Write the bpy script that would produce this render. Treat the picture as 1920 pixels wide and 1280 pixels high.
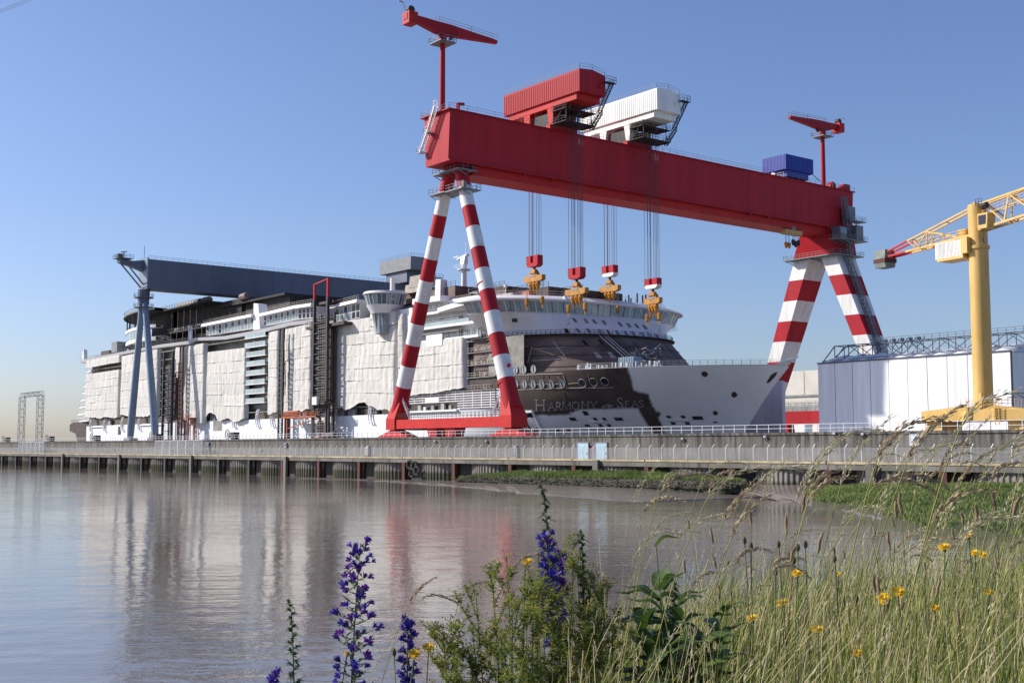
import bpy, bmesh, math, random
from mathutils import Vector, Matrix, noise
random.seed(11)
for o in list(bpy.data.objects): bpy.data.objects.remove(o)
SC = bpy.context.scene
COL = SC.collection
# ---------------------------------------------------------------- camera
# X runs along the quay (downstream is -X), Y away from the river bank, Z up from the river level
FOC, EYE = 2300.0, 6.4
PIT = math.atan(199/FOC); HEAD = math.atan(1800/2300)
FW = Vector((-math.cos(HEAD), math.sin(HEAD), 0)); RT = Vector((FW.y, -FW.x, 0)); ZZ = Vector((0, 0, 1))
FP = FW*math.cos(PIT)+ZZ*math.sin(PIT); UP = ZZ*math.cos(PIT)-FW*math.sin(PIT)
EP = Vector((0, 0, EYE))
cd = bpy.data.cameras.new('camera'); cam = bpy.data.objects.new('camera', cd); COL.objects.link(cam)
cd.sensor_width = 36; cd.lens = 36*FOC/1920; cd.clip_start = 0.05; cd.clip_end = 60000
cam.matrix_world = Matrix(((RT.x, UP.x, -FP.x, 0), (RT.y, UP.y, -FP.y, 0), (RT.z, UP.z, -FP.z, EYE), (0, 0, 0, 1)))
SC.camera = cam
# ---------------------------------------------------------------- sky and sun
SUN_EL, SUN_AZ = math.radians(32), math.radians(51)
TOSUN = Vector((-math.sin(SUN_AZ)*math.cos(SUN_EL), -math.cos(SUN_AZ)*math.cos(SUN_EL), math.sin(SUN_EL)))
W = bpy.data.worlds.new('World'); SC.world = W; W.use_nodes = True
nt = W.node_tree; nt.nodes.clear()
sk = nt.nodes.new('ShaderNodeTexSky'); sk.sky_type = 'NISHITA'; sk.sun_disc = False
sk.sun_elevation = SUN_EL; sk.sun_rotation = math.atan2(TOSUN.x, TOSUN.y)
sk.altitude = 0; sk.air_density = 1.0; sk.dust_density = 1.0; sk.ozone_density = 3.0
bg = nt.nodes.new('ShaderNodeBackground'); bg.inputs[1].default_value = 0.115
tint = nt.nodes.new('ShaderNodeMix'); tint.data_type = 'RGBA'; tint.blend_type = 'MULTIPLY'; tint.inputs[0].default_value = 1; tint.inputs[7].default_value = (0.93, 0.945, 1.14, 1)
wo = nt.nodes.new('ShaderNodeOutputWorld')
nt.links.new(sk.outputs[0], tint.inputs[6]); nt.links.new(tint.outputs[2], bg.inputs[0]); nt.links.new(bg.outputs[0], wo.inputs[0])
sl = bpy.data.lights.new('sun', 'SUN'); sl.energy = 5.0; sl.angle = math.radians(0.5); sl.color = (1.0, 0.94, 0.86)
so = bpy.data.objects.new('sun', sl); COL.objects.link(so); so.rotation_euler = (-TOSUN).to_track_quat('-Z', 'Y').to_euler()
SC.view_settings.view_transform = 'Standard'; SC.view_settings.look = 'None'
SC.view_settings.exposure = 0.17; SC.view_settings.gamma = 1.0; SC.view_settings.use_curve_mapping = False
SC.cycles.max_bounces = 6; SC.cycles.transparent_max_bounces = 12

def at(px, py, X=None, Y=None, Z=None, d=None):
    "point of the place seen at a photo pixel, on the plane X=, Y=, Z= or at depth d"
    r = FP+RT*((px-960)/FOC)+UP*((640-py)/FOC)
    s = X/r.x if X is not None else Y/r.y if Y is not None else (Z-EYE)/r.z if Z is not None else d
    return EP+r*s
def pix(v):
    w = Vector(v)-EP; d = w.dot(FP)
    return 960+FOC*w.dot(RT)/d, 640-FOC*w.dot(UP)/d
R = random.uniform
# ---------------------------------------------------------------- materials
MATS = {}
def mat(name, col, rough=0.6, var=0.18, scale=0.6, stretch=(1, 1, 1), col2=None, bump=0.0, bscale=None, metal=0.0, detail=6, lo=0.35, hi=0.7, trans=0.0, spec=0.5, coord='pos'):
    m = bpy.data.materials.new(name); m.use_nodes = True; t = m.node_tree; n = t.nodes; L = t.links
    b = n['Principled BSDF']; b.inputs['Roughness'].default_value = rough; b.inputs['Metallic'].default_value = metal
    b.inputs['Specular IOR Level'].default_value = spec
    if coord == 'pos':
        g = n.new('ShaderNodeNewGeometry'); src = g.outputs['Position']
    else:
        g = n.new('ShaderNodeTexCoord'); src = g.outputs['Object']
    mp = n.new('ShaderNodeMapping'); mp.inputs['Scale'].default_value = stretch; L.new(src, mp.inputs[0])
    nz = n.new('ShaderNodeTexNoise'); nz.inputs['Scale'].default_value = scale; nz.inputs['Detail'].default_value = detail; nz.inputs['Roughness'].default_value = 0.62
    L.new(mp.outputs[0], nz.inputs['Vector'])
    rp = n.new('ShaderNodeValToRGB'); rp.color_ramp.elements[0].position = lo; rp.color_ramp.elements[1].position = hi
    c1 = tuple(c*(1-var) for c in col); c2 = col2 or tuple(min(1, c*(1+var*0.6)) for c in col)
    rp.color_ramp.elements[0].color = (*c1, 1); rp.color_ramp.elements[1].color = (*c2, 1)
    L.new(nz.outputs[0], rp.inputs[0]); out = rp.outputs[0]
    oi = n.new('ShaderNodeObjectInfo'); hs = n.new('ShaderNodeHueSaturation'); mr = n.new('ShaderNodeMapRange')
    mr.inputs['To Min'].default_value = 0.93; mr.inputs['To Max'].default_value = 1.05
    L.new(oi.outputs['Random'], mr.inputs[0]); L.new(mr.outputs[0], hs.inputs['Value']); L.new(out, hs.inputs['Color'])
    L.new(hs.outputs[0], b.inputs['Base Color'])
    if bump:
        n2 = n.new('ShaderNodeTexNoise'); n2.inputs['Scale'].default_value = bscale or scale*4; n2.inputs['Detail'].default_value = 5
        L.new(mp.outputs[0], n2.inputs['Vector']); bp = n.new('ShaderNodeBump'); bp.inputs['Strength'].default_value = 0.6; bp.inputs['Distance'].default_value = bump
        L.new(n2.outputs[0], bp.inputs['Height']); L.new(bp.outputs[0], b.inputs['Normal'])
    if trans:
        tr = n.new('ShaderNodeBsdfTranslucent'); mx = n.new('ShaderNodeMixShader'); mx.inputs[0].default_value = trans
        L.new(hs.outputs[0], tr.inputs[0]); L.new(b.outputs[0], mx.inputs[1]); L.new(tr.outputs[0], mx.inputs[2]); L.new(mx.outputs[0], n['Material Output'].inputs[0])
    MATS[name] = m
    return m
mat('red', (0.44, 0.017, 0.028), 0.55, 0.2, 0.35, (1, 1, 0.12), spec=0.2, detail=9)
mat('red_bright', (0.54, 0.028, 0.024), 0.55, 0.14, 0.3, spec=0.2)
mat('white_paint', (0.74, 0.73, 0.69), 0.5, 0.2, 0.7, (1, 1, 0.12), lo=0.25, hi=0.55)
mat('ship_white', (0.80, 0.80, 0.81), 0.45, 0.06, 0.2, (1, 1, 0.4))
mat('tarp', (0.66, 0.635, 0.575), 0.8, 0.16, 0.6, (1, 1, 0.25), col2=(0.74, 0.72, 0.67), trans=0.05, detail=9)
mat('shaded_steel', (0.016, 0.016, 0.018), 0.8, 0.5, 0.4, col2=(0.035, 0.03, 0.028))  # dark steel taken near black, the shade of the open aft decks painted in
mat('dark_steel', (0.045, 0.04, 0.042), 0.7, 0.4, 0.5)
mat('brown_steel', (0.055, 0.036, 0.032), 0.7, 0.4, 0.4, col2=(0.09, 0.055, 0.045))
mat('primer', (0.14, 0.088, 0.075), 0.7, 0.4, 0.13, (1, 1, 1.4), col2=(0.24, 0.175, 0.15), detail=8)
mat('primer_grey', (0.20, 0.19, 0.17), 0.7, 0.35, 0.18, col2=(0.34, 0.33, 0.29))
mat('deck_grey', (0.30, 0.30, 0.29), 0.7, 0.3, 0.4)
mat('grey_steel', (0.22, 0.23, 0.24), 0.55, 0.2, 0.5)
mat('blue_steel', (0.125, 0.15, 0.20), 0.55, 0.16, 0.16, (1, 1, 0.2))
mat('blue_leg', (0.20, 0.27, 0.36), 0.5, 0.12, 0.3)
mat('blue_house', (0.02, 0.05, 0.36), 0.5, 0.15, 0.4)
mat('rope', (0.05, 0.05, 0.06), 0.6, 0.2, 1.0)
mat('yellow', (0.66, 0.40, 0.085), 0.55, 0.2, 0.5, (1, 1, 0.3), col2=(0.72, 0.46, 0.14), lo=0.28, hi=0.62)
mat('hook_yellow', (0.52, 0.22, 0.015), 0.55, 0.35, 0.8)
mat('orange', (0.42, 0.09, 0.025), 0.6, 0.3, 0.6)
mat('gate_green', (0.10, 0.15, 0.12), 0.6, 0.2, 0.6)
mat('cover_tan', (0.42, 0.38, 0.32), 0.8, 0.25, 0.7)
mat('galvanised', (0.50, 0.51, 0.52), 0.45, 0.15, 1.0, metal=0.3)
mat('rail_white', (0.72, 0.73, 0.74), 0.5, 0.1, 1.0)
mat('glass', (0.12, 0.17, 0.19), 0.06, 0.25, 0.3, spec=0.9)
mat('glass_pale', (0.32, 0.42, 0.43), 0.12, 0.25, 0.25, spec=0.8)
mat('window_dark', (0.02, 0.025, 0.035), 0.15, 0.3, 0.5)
mat('door_blue', (0.40, 0.57, 0.66), 0.55, 0.12, 0.8)
mat('shed_white', (0.78, 0.78, 0.80), 0.6, 0.14, 0.8, (1, 1, 0.06), lo=0.25, hi=0.6)
mat('shed_frame', (0.055, 0.075, 0.11), 0.55, 0.2, 0.5)
mat('cream', (0.66, 0.63, 0.55), 0.7, 0.12, 0.2)
mat('pink_panel', (0.84, 0.74, 0.76), 0.7, 0.1, 0.15)
mat('porthole_cover', (0.30, 0.35, 0.37), 0.6, 0.25, 0.8)
mat('name_paint', (0.30, 0.29, 0.29), 0.6, 0.25, 0.8)
mat('rust', (0.16, 0.045, 0.03), 0.8, 0.4, 0.8, col2=(0.09, 0.03, 0.022))
mat('counterweight', (0.24, 0.27, 0.24), 0.8, 0.3, 0.8)
mat('kerb', (0.48, 0.40, 0.25), 0.85, 0.35, 0.5, (1, 1, 1))
mat('quay_ground', (0.24, 0.23, 0.21), 0.9, 0.25, 0.3)
mat('terrain', (0.10, 0.11, 0.07), 0.95, 0.3, 0.02)
mat('stone', (0.13, 0.12, 0.095), 0.95, 0.5, 1.2, col2=(0.24, 0.21, 0.13))
mat('marsh_grass', (0.16, 0.23, 0.05), 0.8, 0.35, 0.25, col2=(0.25, 0.31, 0.09), trans=0.25)
mat('marsh_soil', (0.055, 0.06, 0.03), 0.95, 0.4, 0.8)
mat('bank_soil', (0.075, 0.07, 0.04), 0.95, 0.4, 2.0)
mat('sign_grey', (0.42, 0.44, 0.45), 0.6, 0.15, 2.0)
mat('sign_dark', (0.07, 0.08, 0.09), 0.6, 0.15, 2.0)
mat('pink_mark', (0.5, 0.16, 0.22), 0.8, 0.2, 2.0)
# foreground plants (object space so every copy keeps its own grain)
mat('grass_green', (0.17, 0.25, 0.035), 0.55, 0.35, 6, col2=(0.27, 0.33, 0.06), trans=0.3, spec=0.3)
mat('grass_yellow', (0.36, 0.35, 0.09), 0.6, 0.3, 6, col2=(0.48, 0.44, 0.15), trans=0.25, spec=0.3)
mat('grass_dry', (0.56, 0.47, 0.29), 0.7, 0.25, 9, trans=0.25, spec=0.2)
mat('seed_tan', (0.40, 0.29, 0.18), 0.75, 0.3, 20, col2=(0.52, 0.42, 0.28), trans=0.2, spec=0.2)
mat('seed_pale', (0.56, 0.50, 0.33), 0.7, 0.25, 20, trans=0.3, spec=0.2)
mat('seed_brown', (0.27, 0.18, 0.10), 0.8, 0.3, 30, col2=(0.40, 0.29, 0.18), spec=0.2)
mat('stem_green', (0.13, 0.17, 0.065), 0.6, 0.25, 10, spec=0.3)
mat('stem_red', (0.16, 0.085, 0.05), 0.6, 0.25, 10, spec=0.3)
mat('herb_leaf', (0.29, 0.36, 0.07), 0.5, 0.35, 12, col2=(0.40, 0.45, 0.11), trans=0.5, spec=0.35)
mat('bugloss_leaf', (0.10, 0.15, 0.06), 0.65, 0.35, 25, col2=(0.14, 0.18, 0.085), trans=0.15, spec=0.3)
mat('dock_leaf', (0.09, 0.165, 0.035), 0.38, 0.3, 9, col2=(0.13, 0.20, 0.05), trans=0.3, spec=0.45)
mat('petal_blue', (0.095, 0.085, 0.46), 0.5, 0.3, 40, col2=(0.12, 0.075, 0.58), trans=0.25, spec=0.2)
mat('petal_violet', (0.20, 0.055, 0.40), 0.5, 0.3, 40, trans=0.25, spec=0.2)
mat('petal_yellow', (0.88, 0.56, 0.012), 0.55, 0.15, 40, col2=(0.85, 0.56, 0.03), trans=0.2, spec=0.2)
mat('bud_yellow', (0.34, 0.27, 0.03), 0.6, 0.3, 40, trans=0.15, spec=0.2)
mat('bud_brown', (0.10, 0.095, 0.05), 0.7, 0.3, 40, spec=0.2)

def special_materials():
    # stained concrete with rain streaks below the coping and algae near the water
    m = MATS['concrete'] = bpy.data.materials.new('concrete'); m.use_nodes = True; t = m.node_tree; n = t.nodes; L = t.links; b = n['Principled BSDF']; b.inputs['Roughness'].default_value = 0.9
    g = n.new('ShaderNodeNewGeometry')
    def nz(scale, st, det=6):
        mp = n.new('ShaderNodeMapping'); mp.inputs['Scale'].default_value = st; L.new(g.outputs['Position'], mp.inputs[0])
        a = n.new('ShaderNodeTexNoise'); a.inputs['Scale'].default_value = scale; a.inputs['Detail'].default_value = det; a.inputs['Roughness'].default_value = 0.65; L.new(mp.outputs[0], a.inputs['Vector']); return a.outputs[0]
    def ramp(src, p, c):
        r = n.new('ShaderNodeValToRGB'); r.color_ramp.elements[0].position = p[0]; r.color_ramp.elements[1].position = p[1]
        r.color_ramp.elements[0].color = (*c[0], 1); r.color_ramp.elements[1].color = (*c[1], 1); L.new(src, r.inputs[0]); return r.outputs[0]
    def mixc(f, a, c):
        x = n.new('ShaderNodeMix'); x.data_type = 'RGBA'; L.new(f, x.inputs[0]); L.new(a, x.inputs[6]); L.new(c, x.inputs[7]); return x.outputs[2]
    base = ramp(nz(0.22, (1, 1, 0.7)), (0.3, 0.7), ((0.105, 0.098, 0.085), (0.22, 0.206, 0.182)))
    streak = nz(1.5, (1, 1, 0.06), 9)
    sep = n.new('ShaderNodeSeparateXYZ'); L.new(g.outputs['Position'], sep.inputs[0])
    mr = n.new('ShaderNodeMapRange'); mr.inputs['From Min'].default_value = 5.0; mr.inputs['From Max'].default_value = 8.4; mr.inputs['To Min'].default_value = 0.10; mr.inputs['To Max'].default_value = -0.06
    L.new(sep.outputs[2], mr.inputs[0])
    ad = n.new('ShaderNodeMath'); ad.operation = 'ADD'; L.new(streak, ad.inputs[0]); L.new(mr.outputs[0], ad.inputs[1])
    dark = ramp(ad.outputs[0], (0.38, 0.56), ((1, 1, 1), (0, 0, 0)))
    cdk = n.new('ShaderNodeRGB'); cdk.outputs[0].default_value = (0.05, 0.046, 0.042, 1)
    c = mixc(dark, base, cdk.outputs[0])
    pale = ramp(nz(0.5, (1, 1, 0.12), 8), (0.6, 0.72), ((0, 0, 0), (0.55, 0.55, 0.55)))
    cpl = n.new('ShaderNodeRGB'); cpl.outputs[0].default_value = (0.26, 0.245, 0.21, 1)
    c = mixc(pale, c, cpl.outputs[0])
    L.new(c, b.inputs['Base Color'])
    bp = n.new('ShaderNodeBump'); bp.inputs['Distance'].default_value = 0.05; bp.inputs['Strength'].default_value = 0.5; L.new(nz(1.5, (1, 1, 0.3)), bp.inputs['Height']); L.new(bp.outputs[0], b.inputs['Normal'])
    # sheet piles: pale grey steel, tide-green low down
    m = MATS['sheet_pile'] = bpy.data.materials.new('sheet_pile'); m.use_nodes = True; t = m.node_tree; n = t.nodes; L = t.links; b = n['Principled BSDF']; b.inputs['Roughness'].default_value = 0.85
    g = n.new('ShaderNodeNewGeometry'); sep = n.new('ShaderNodeSeparateXYZ'); L.new(g.outputs['Position'], sep.inputs[0])
    a1 = nz(0.5, (1, 1, 0.5)); top = ramp(a1, (0.3, 0.7), ((0.14, 0.12, 0.10), (0.30, 0.27, 0.235)))
    low = ramp(a1, (0.3, 0.7), ((0.035, 0.04, 0.022), (0.11, 0.105, 0.05)))
    mr = n.new('ShaderNodeMapRange'); mr.inputs['From Min'].default_value = 1.55; mr.inputs['From Max'].default_value = 2.05; L.new(sep.outputs[2], mr.inputs[0])
    L.new(mixc(mr.outputs[0], low, top), b.inputs['Base Color'])
    # turbid tidal river: silt-brown body, rippled skin
    m = MATS['water'] = bpy.data.materials.new('water'); m.use_nodes = True; t = m.node_tree; n = t.nodes; L = t.links; b = n['Principled BSDF']
    g = n.new('ShaderNodeNewGeometry')
    L.new(ramp(nz(0.03, (1, 1, 1)), (0.35, 0.65), ((0.155, 0.132, 0.112), (0.20, 0.172, 0.148))), b.inputs['Base Color'])
    b.inputs['IOR'].default_value = 1.33; b.inputs['Roughness'].default_value = 0.045
    amp = ramp(nz(0.035, (1, 1, 1), 4), (0.3, 0.7), ((0.25, 0.25, 0.25), (1, 1, 1)))
    h1 = nz(0.42, (1, 1, 1), 2); h2 = nz(1.7, (1, 1, 1), 3)
    s1 = n.new('ShaderNodeMath'); s1.operation = 'MULTIPLY'; L.new(h2, s1.inputs[0]); s1.inputs[1].default_value = 0.42
    s2 = n.new('ShaderNodeMath'); s2.operation = 'ADD'; L.new(h1, s2.inputs[0]); L.new(s1.outputs[0], s2.inputs[1])
    mp = n.new('ShaderNodeMapping'); mp.vector_type = 'TEXTURE'; mp.inputs['Rotation'].default_value = (0, 0, math.atan2(RT.y, RT.x)+0.06); mp.inputs['Scale'].default_value = (9, 1.5, 1); L.new(g.outputs['Position'], mp.inputs[0])
    wv = n.new('ShaderNodeTexNoise'); wv.inputs['Scale'].default_value = 0.8; wv.inputs['Detail'].default_value = 4; wv.inputs['Roughness'].default_value = 0.6; L.new(mp.outputs[0], wv.inputs['Vector'])
    s4 = n.new('ShaderNodeMath'); s4.operation = 'MULTIPLY_ADD'; L.new(wv.outputs[0], s4.inputs[0]); s4.inputs[1].default_value = 1.1; L.new(s2.outputs[0], s4.inputs[2])
    s3 = n.new('ShaderNodeMath'); s3.operation = 'MULTIPLY'; L.new(s4.outputs[0], s3.inputs[0]); L.new(amp, s3.inputs[1])
    bp = n.new('ShaderNodeBump'); bp.inputs['Distance'].default_value = 0.042; bp.inputs['Strength'].default_value = 1.0; L.new(s3.outputs[0], bp.inputs['Height']); L.new(bp.outputs[0], b.inputs['Normal'])
    # wet silt left by the tide
    m = MATS['mud'] = bpy.data.materials.new('mud'); m.use_nodes = True; t = m.node_tree; n = t.nodes; L = t.links; b = n['Principled BSDF']
    g = n.new('ShaderNodeNewGeometry'); b.inputs['Roughness'].default_value = 0.16; b.inputs['IOR'].default_value = 1.33
    L.new(ramp(nz(0.2, (1, 1, 1)), (0.35, 0.7), ((0.15, 0.125, 0.11), (0.20, 0.17, 0.15))), b.inputs['Base Color'])
    bp = n.new('ShaderNodeBump'); bp.inputs['Distance'].default_value = 0.06; L.new(nz(0.6, (1, 1, 1)), bp.inputs['Height']); L.new(bp.outputs[0], b.inputs['Normal'])
    # ship side paint: the vertex attribute tells sprayed white from bare primer
    m = MATS['hull'] = bpy.data.materials.new('hull'); m.use_nodes = True; t = m.node_tree; n = t.nodes; L = t.links; b = n['Principled BSDF']; b.inputs['Roughness'].default_value = 0.6; b.inputs['Specular IOR Level'].default_value = 0.25
    g = n.new('ShaderNodeNewGeometry'); at_ = n.new('ShaderNodeAttribute'); at_.attribute_name = 'paint'
    wh = ramp(nz(0.15, (1, 1, 0.5)), (0.3, 0.7), ((0.76, 0.77, 0.80), (0.82, 0.83, 0.86)))
    dk = ramp(nz(0.12, (1, 1, 1.5)), (0.3, 0.72), ((0.012, 0.012, 0.014), (0.026, 0.023, 0.024)))
    br = ramp(nz(0.2, (1, 1, 1)), (0.35, 0.7), ((0.055, 0.04, 0.038), (0.10, 0.075, 0.068)))
    sc = n.new('ShaderNodeSeparateColor'); L.new(at_.outputs['Color'], sc.inputs[0])
    L.new(mixc(sc.outputs[0], mixc(sc.outputs[1], wh, dk), br), b.inputs['Base Color'])
special_materials()
M = MATS
# ---------------------------------------------------------------- mesh builder
class MB:
    def __init__(s): s.v = []; s.f = []; s.m = []; s.uv = None
    def quad(s, a, b, c, d, m=0):
        k = len(s.v); s.v += [Vector(a), Vector(b), Vector(c), Vector(d)]; s.f.append((k, k+1, k+2, k+3)); s.m.append(m)
    def tri(s, a, b, c, m=0):
        k = len(s.v); s.v += [Vector(a), Vector(b), Vector(c)]; s.f.append((k, k+1, k+2)); s.m.append(m)
    def hexa(s, p, m=0):
        "8 corners: bottom loop 0-3, top loop 4-7"
        k = len(s.v); s.v += [Vector(q) for q in p]
        for f in ((3, 2, 1, 0), (4, 5, 6, 7), (0, 1, 5, 4), (1, 2, 6, 5), (2, 3, 7, 6), (3, 0, 4, 7)): s.f.append(tuple(k+i for i in f)); s.m.append(m)
        return s
    def box(s, x0, x1, y0, y1, z0, z1, m=0):
        return s.hexa([(x0, y0, z0), (x1, y0, z0), (x1, y1, z0), (x0, y1, z0), (x0, y0, z1), (x1, y0, z1), (x1, y1, z1), (x0, y1, z1)], m)
    def bar(s, p, q, w=0.1, h=None, m=0, w2=None, h2=None):
        p, q = Vector(p), Vector(q); d = q-p
        if d.length < 1e-6: return s
        d.normalize(); h = h or w; w2 = w2 or w; h2 = h2 or h
        a = d.cross(ZZ) if abs(d.z) < 0.98 else d.cross(Vector((0, 1, 0)))
        a.normalize(); b = a.cross(d)
        def ring(c, w, h): return [c-a*w/2-b*h/2, c+a*w/2-b*h/2, c+a*w/2+b*h/2, c-a*w/2+b*h/2]
        return s.hexa(ring(p, w, h)+ring(q, w2, h2), m)
    def tube(s, pts, rad, n=8, m=0, cap=True):
        pts = [Vector(p) for p in pts]; rr = rad if isinstance(rad, (list, tuple)) else [rad]*len(pts); k0 = len(s.v); ref = None
        for i, p in enumerate(pts):
            d = pts[min(i+1, len(pts)-1)]-pts[max(i-1, 0)]; d.normalize()
            a = ref if ref is not None else (d.cross(ZZ) if abs(d.z) < 0.9 else d.cross(Vector((1, 0, 0))))
            a = (a-d*a.dot(d)).normalized(); ref = a; b = d.cross(a)
            for j in range(n):
                t = 2*math.pi*j/n; s.v.append(p+(a*math.cos(t)+b*math.sin(t))*rr[i])
        for i in range(len(pts)-1):
            for j in range(n):
                a_ = k0+i*n+j; b_ = k0+i*n+(j+1) % n; s.f.append((a_, b_, b_+n, a_+n)); s.m.append(m if not isinstance(m, list) else m[i])
        if cap:
            mm = m if not isinstance(m, list) else m[-1]
            s.f.append(tuple(k0+j for j in reversed(range(n)))); s.m.append(mm if not isinstance(m, list) else m[0]); s.f.append(tuple(k0+(len(pts)-1)*n+j for j in range(n))); s.m.append(mm)
        return s
    def prism(s, poly, off, m=0):
        "polygon of 3D points extruded by off"
        k = len(s.v); n = len(poly); off = Vector(off); s.v += [Vector(p) for p in poly]+[Vector(p)+off for p in poly]
        s.f.append(tuple(range(k+n-1, k-1, -1))); s.m.append(m); s.f.append(tuple(range(k+n, k+2*n))); s.m.append(m)
        for i in range(n):
            j = (i+1) % n; s.f.append((k+i, k+j, k+n+j, k+n+i)); s.m.append(m)
        return s
    def grid(s, rows, m=0, close=False):
        k = len(s.v); w = len(rows[0])
        for r in rows: s.v += [Vector(p) for p in r]
        for i in range(len(rows)-1):
            for j in range(w if close else w-1):
                a = k+i*w+j; b = k+i*w+(j+1) % w; s.f.append((a, b, b+w, a+w)); s.m.append(m)
        return s
    def disc(s, c, r, nrm, n=14, m=0, th=0.0):
        c, nrm = Vector(c), Vector(nrm).normalized(); a = nrm.cross(ZZ) if abs(nrm.z) < 0.9 else Vector((1, 0, 0)); a.normalize(); b = nrm.cross(a)
        return s.prism([c+(a*math.cos(2*math.pi*i/n)+b*math.sin(2*math.pi*i/n))*r for i in range(n)], nrm*(th or 0.02), m)
    def rail(s, pts, h=1.1, step=2.0, t=0.06, rails=2, m=0, pt=None):
        pts = [Vector(p) for p in pts]
        for a, b in zip(pts, pts[1:]):
            for r in range(rails): s.bar(a+ZZ*h*(r+1)/rails, b+ZZ*h*(r+1)/rails, t, m=m)
            n = max(1, round((b-a).length/step))
            for i in range(n+1): q = a.lerp(b, i/n); s.bar(q, q+ZZ*h, pt or t, m=m)
        return s
    def build(s, name, mats, parent=None, smooth=False, kind=None, label=None, fix=True):
        me = bpy.data.meshes.new(name); o0 = world(parent) if parent else Vector((0, 0, 0))
        me.from_pydata([tuple(p-o0) for p in s.v], [], s.f)
        if not isinstance(mats, (list, tuple)): mats = [mats]
        for q in mats: me.materials.append(M[q] if isinstance(q, str) else q)
        if len(mats) > 1: me.polygons.foreach_set('material_index', s.m)
        if fix:
            bm = bmesh.new(); bm.from_mesh(me); bmesh.ops.recalc_face_normals(bm, faces=bm.faces); bm.to_mesh(me); bm.free()
        if smooth: me.polygons.foreach_set('use_smooth', [True]*len(me.polygons))
        me.update()
        return link(name, me, parent, kind, label)
def world(o):
    v = Vector((0, 0, 0))
    while o is not None: v = v+o.location; o = o.parent
    return v
def link(name, me, parent=None, kind=None, label=None):
    o = bpy.data.objects.new(name, me); COL.objects.link(o)
    if parent: o.parent = parent
    if kind: o['kind'] = kind
    if label: o['label'] = label
    return o
def tag(o, label, cat, group=None):
    o['label'] = label; o['category'] = cat
    if group: o['group'] = group
    return o
def thing(name, label, cat, loc=(0, 0, 0), group=None):
    o = bpy.data.objects.new(name, None); o.empty_display_size = 0.5; COL.objects.link(o); o.location = loc
    return tag(o, label, cat, group)
def struct(o): o['kind'] = 'structure'; return o
def copy_tree(o, parent=None, label=None, group=None):
    c = o.copy(); COL.objects.link(c)
    if parent: c.parent = parent
    for ch in list(o.children): copy_tree(ch, c)
    if label: c['label'] = label
    if group: c['group'] = group
    return c
def smooth_by_angle(o, ang=35):
    me = o.data; me.polygons.foreach_set('use_smooth', [True]*len(me.polygons))
    bm = bmesh.new(); bm.from_mesh(me); bmesh.ops.remove_doubles(bm, verts=bm.verts, dist=1e-4)
    for e in bm.edges:
        if len(e.link_faces) == 2 and e.calc_face_angle(0) > math.radians(ang): e.smooth = False
    bm.to_mesh(me); bm.free(); return o
# ================================================================ SETTING
g = MB(); g.quad((-15000, -15000, -3), (15000, -15000, -3), (15000, 15000, -3), (-15000, 15000, -3)); struct(g.build('terrain', 'terrain'))
g = MB(); g.quad((-6000, -400, 0), (1500, -400, 0), (1500, 133.9, 0), (-6000, 133.9, 0)); struct(g.build('river', 'water'))
GZ = 7.9
g = MB(); g.box(-1600, 600, 134.7, 168, 6.9, GZ); g.box(-160, 600, 168.02, 700, 6.9, GZ); g.box(-1600, -160.02, 234, 700, 6.9, GZ); g.box(-1600, -545, 168.02, 233.9, 6.9, GZ)
struct(g.build('quay_ground', 'quay_ground'))
g = MB(); g.quad((-545, 168, 1), (-160, 168, 1), (-160, 234, 1), (-545, 234, 1)); struct(g.build('dock_floor', 'dark_steel'))
g = MB(); g.box(-545, -160, 167.6, 167.99, 1, 7.88); g.box(-545, -160, 234.01, 234.4, 1, 7.88); struct(g.build('dock_wall', 'concrete'))

# ---------------------------------------------------------------- quay wall
QX0, QX1, PITCH = -588.0, -50.6, 16.8
NP = int((QX1-QX0)/PITCH)
wall = thing('quay_wall', 'long stained grey concrete quay wall with sheet pile arches rising from the river', 'wall', (QX0, 134, 0))
pm = MB(); pm.box(QX0, QX0+PITCH-0.05, 134, 134.6, 4.3, 8.15); pw = pm.build('wall_panel', 'concrete', wall)
cp = MB(); cp.box(QX0, QX0+PITCH-0.05, 133.85, 134.75, 8.152, 8.5); cw = cp.build('coping', 'concrete', wall)
dk = MB(); dk.box(QX0, QX0+PITCH-0.04, 130.9, 133.99, 3.55, 4.3); dw = dk.build('deck_slab', 'concrete', wall)
kb = MB(); kb.box(QX0, QX0+PITCH-0.25, 130.8, 131.15, 4.304, 4.62); kw = kb.build('kerb', 'kerb', wall)
pl = MB(); pl.box(QX0-0.45, QX0+0.45, 130.95, 131.8, -2, 3.54); plw = pl.build('pile', 'rust', wall)
sp = MB(); rows = [[], []]; nn = 60
for i in range(nn+1):
    u = -1+2*i/nn; bul = 2.5*(1-u*u)**0.75 if abs(u) < 0.999 else 0
    y = 133.9-bul-(0.16 if i % 4 < 2 else 0)
    for r, z in enumerate((-2, 3.54)): rows[r].append((QX0+PITCH/2+u*(PITCH/2-2.3), y, z))
sp.grid(rows); spw = sp.build('sheet_pile_cell', 'sheet_pile', wall)
dark_pile = plw.data.copy(); dark_pile.materials[0] = M['dark_steel']
for i in range(1, NP):
    for o in (pw, cw, dw, kw, plw, spw):
        c = o.copy(); COL.objects.link(c)
        if o is plw and i < 20: c.data = dark_pile
        c.location.x = i*PITCH+(R(-0.04, 0.04) if o is cw else 0); c.location.y = R(-0.012, 0.012) if o is pw else 0
bk = MB(); bk.box(QX0, QX1, 134.02, 134.5, -2, 4.28); bk.build('backing', 'dark_steel', wall)
for px in (117, 223, 358, 535, 1118, 1633):
    p = at(px, 880, Y=130.6); b = MB(); b.box(p.x-0.6, p.x+0.6, 130.3, 130.88, -1.5 if px < 1000 else 0.2, 4.45); b.build('fender_column', 'concrete', wall)
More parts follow.
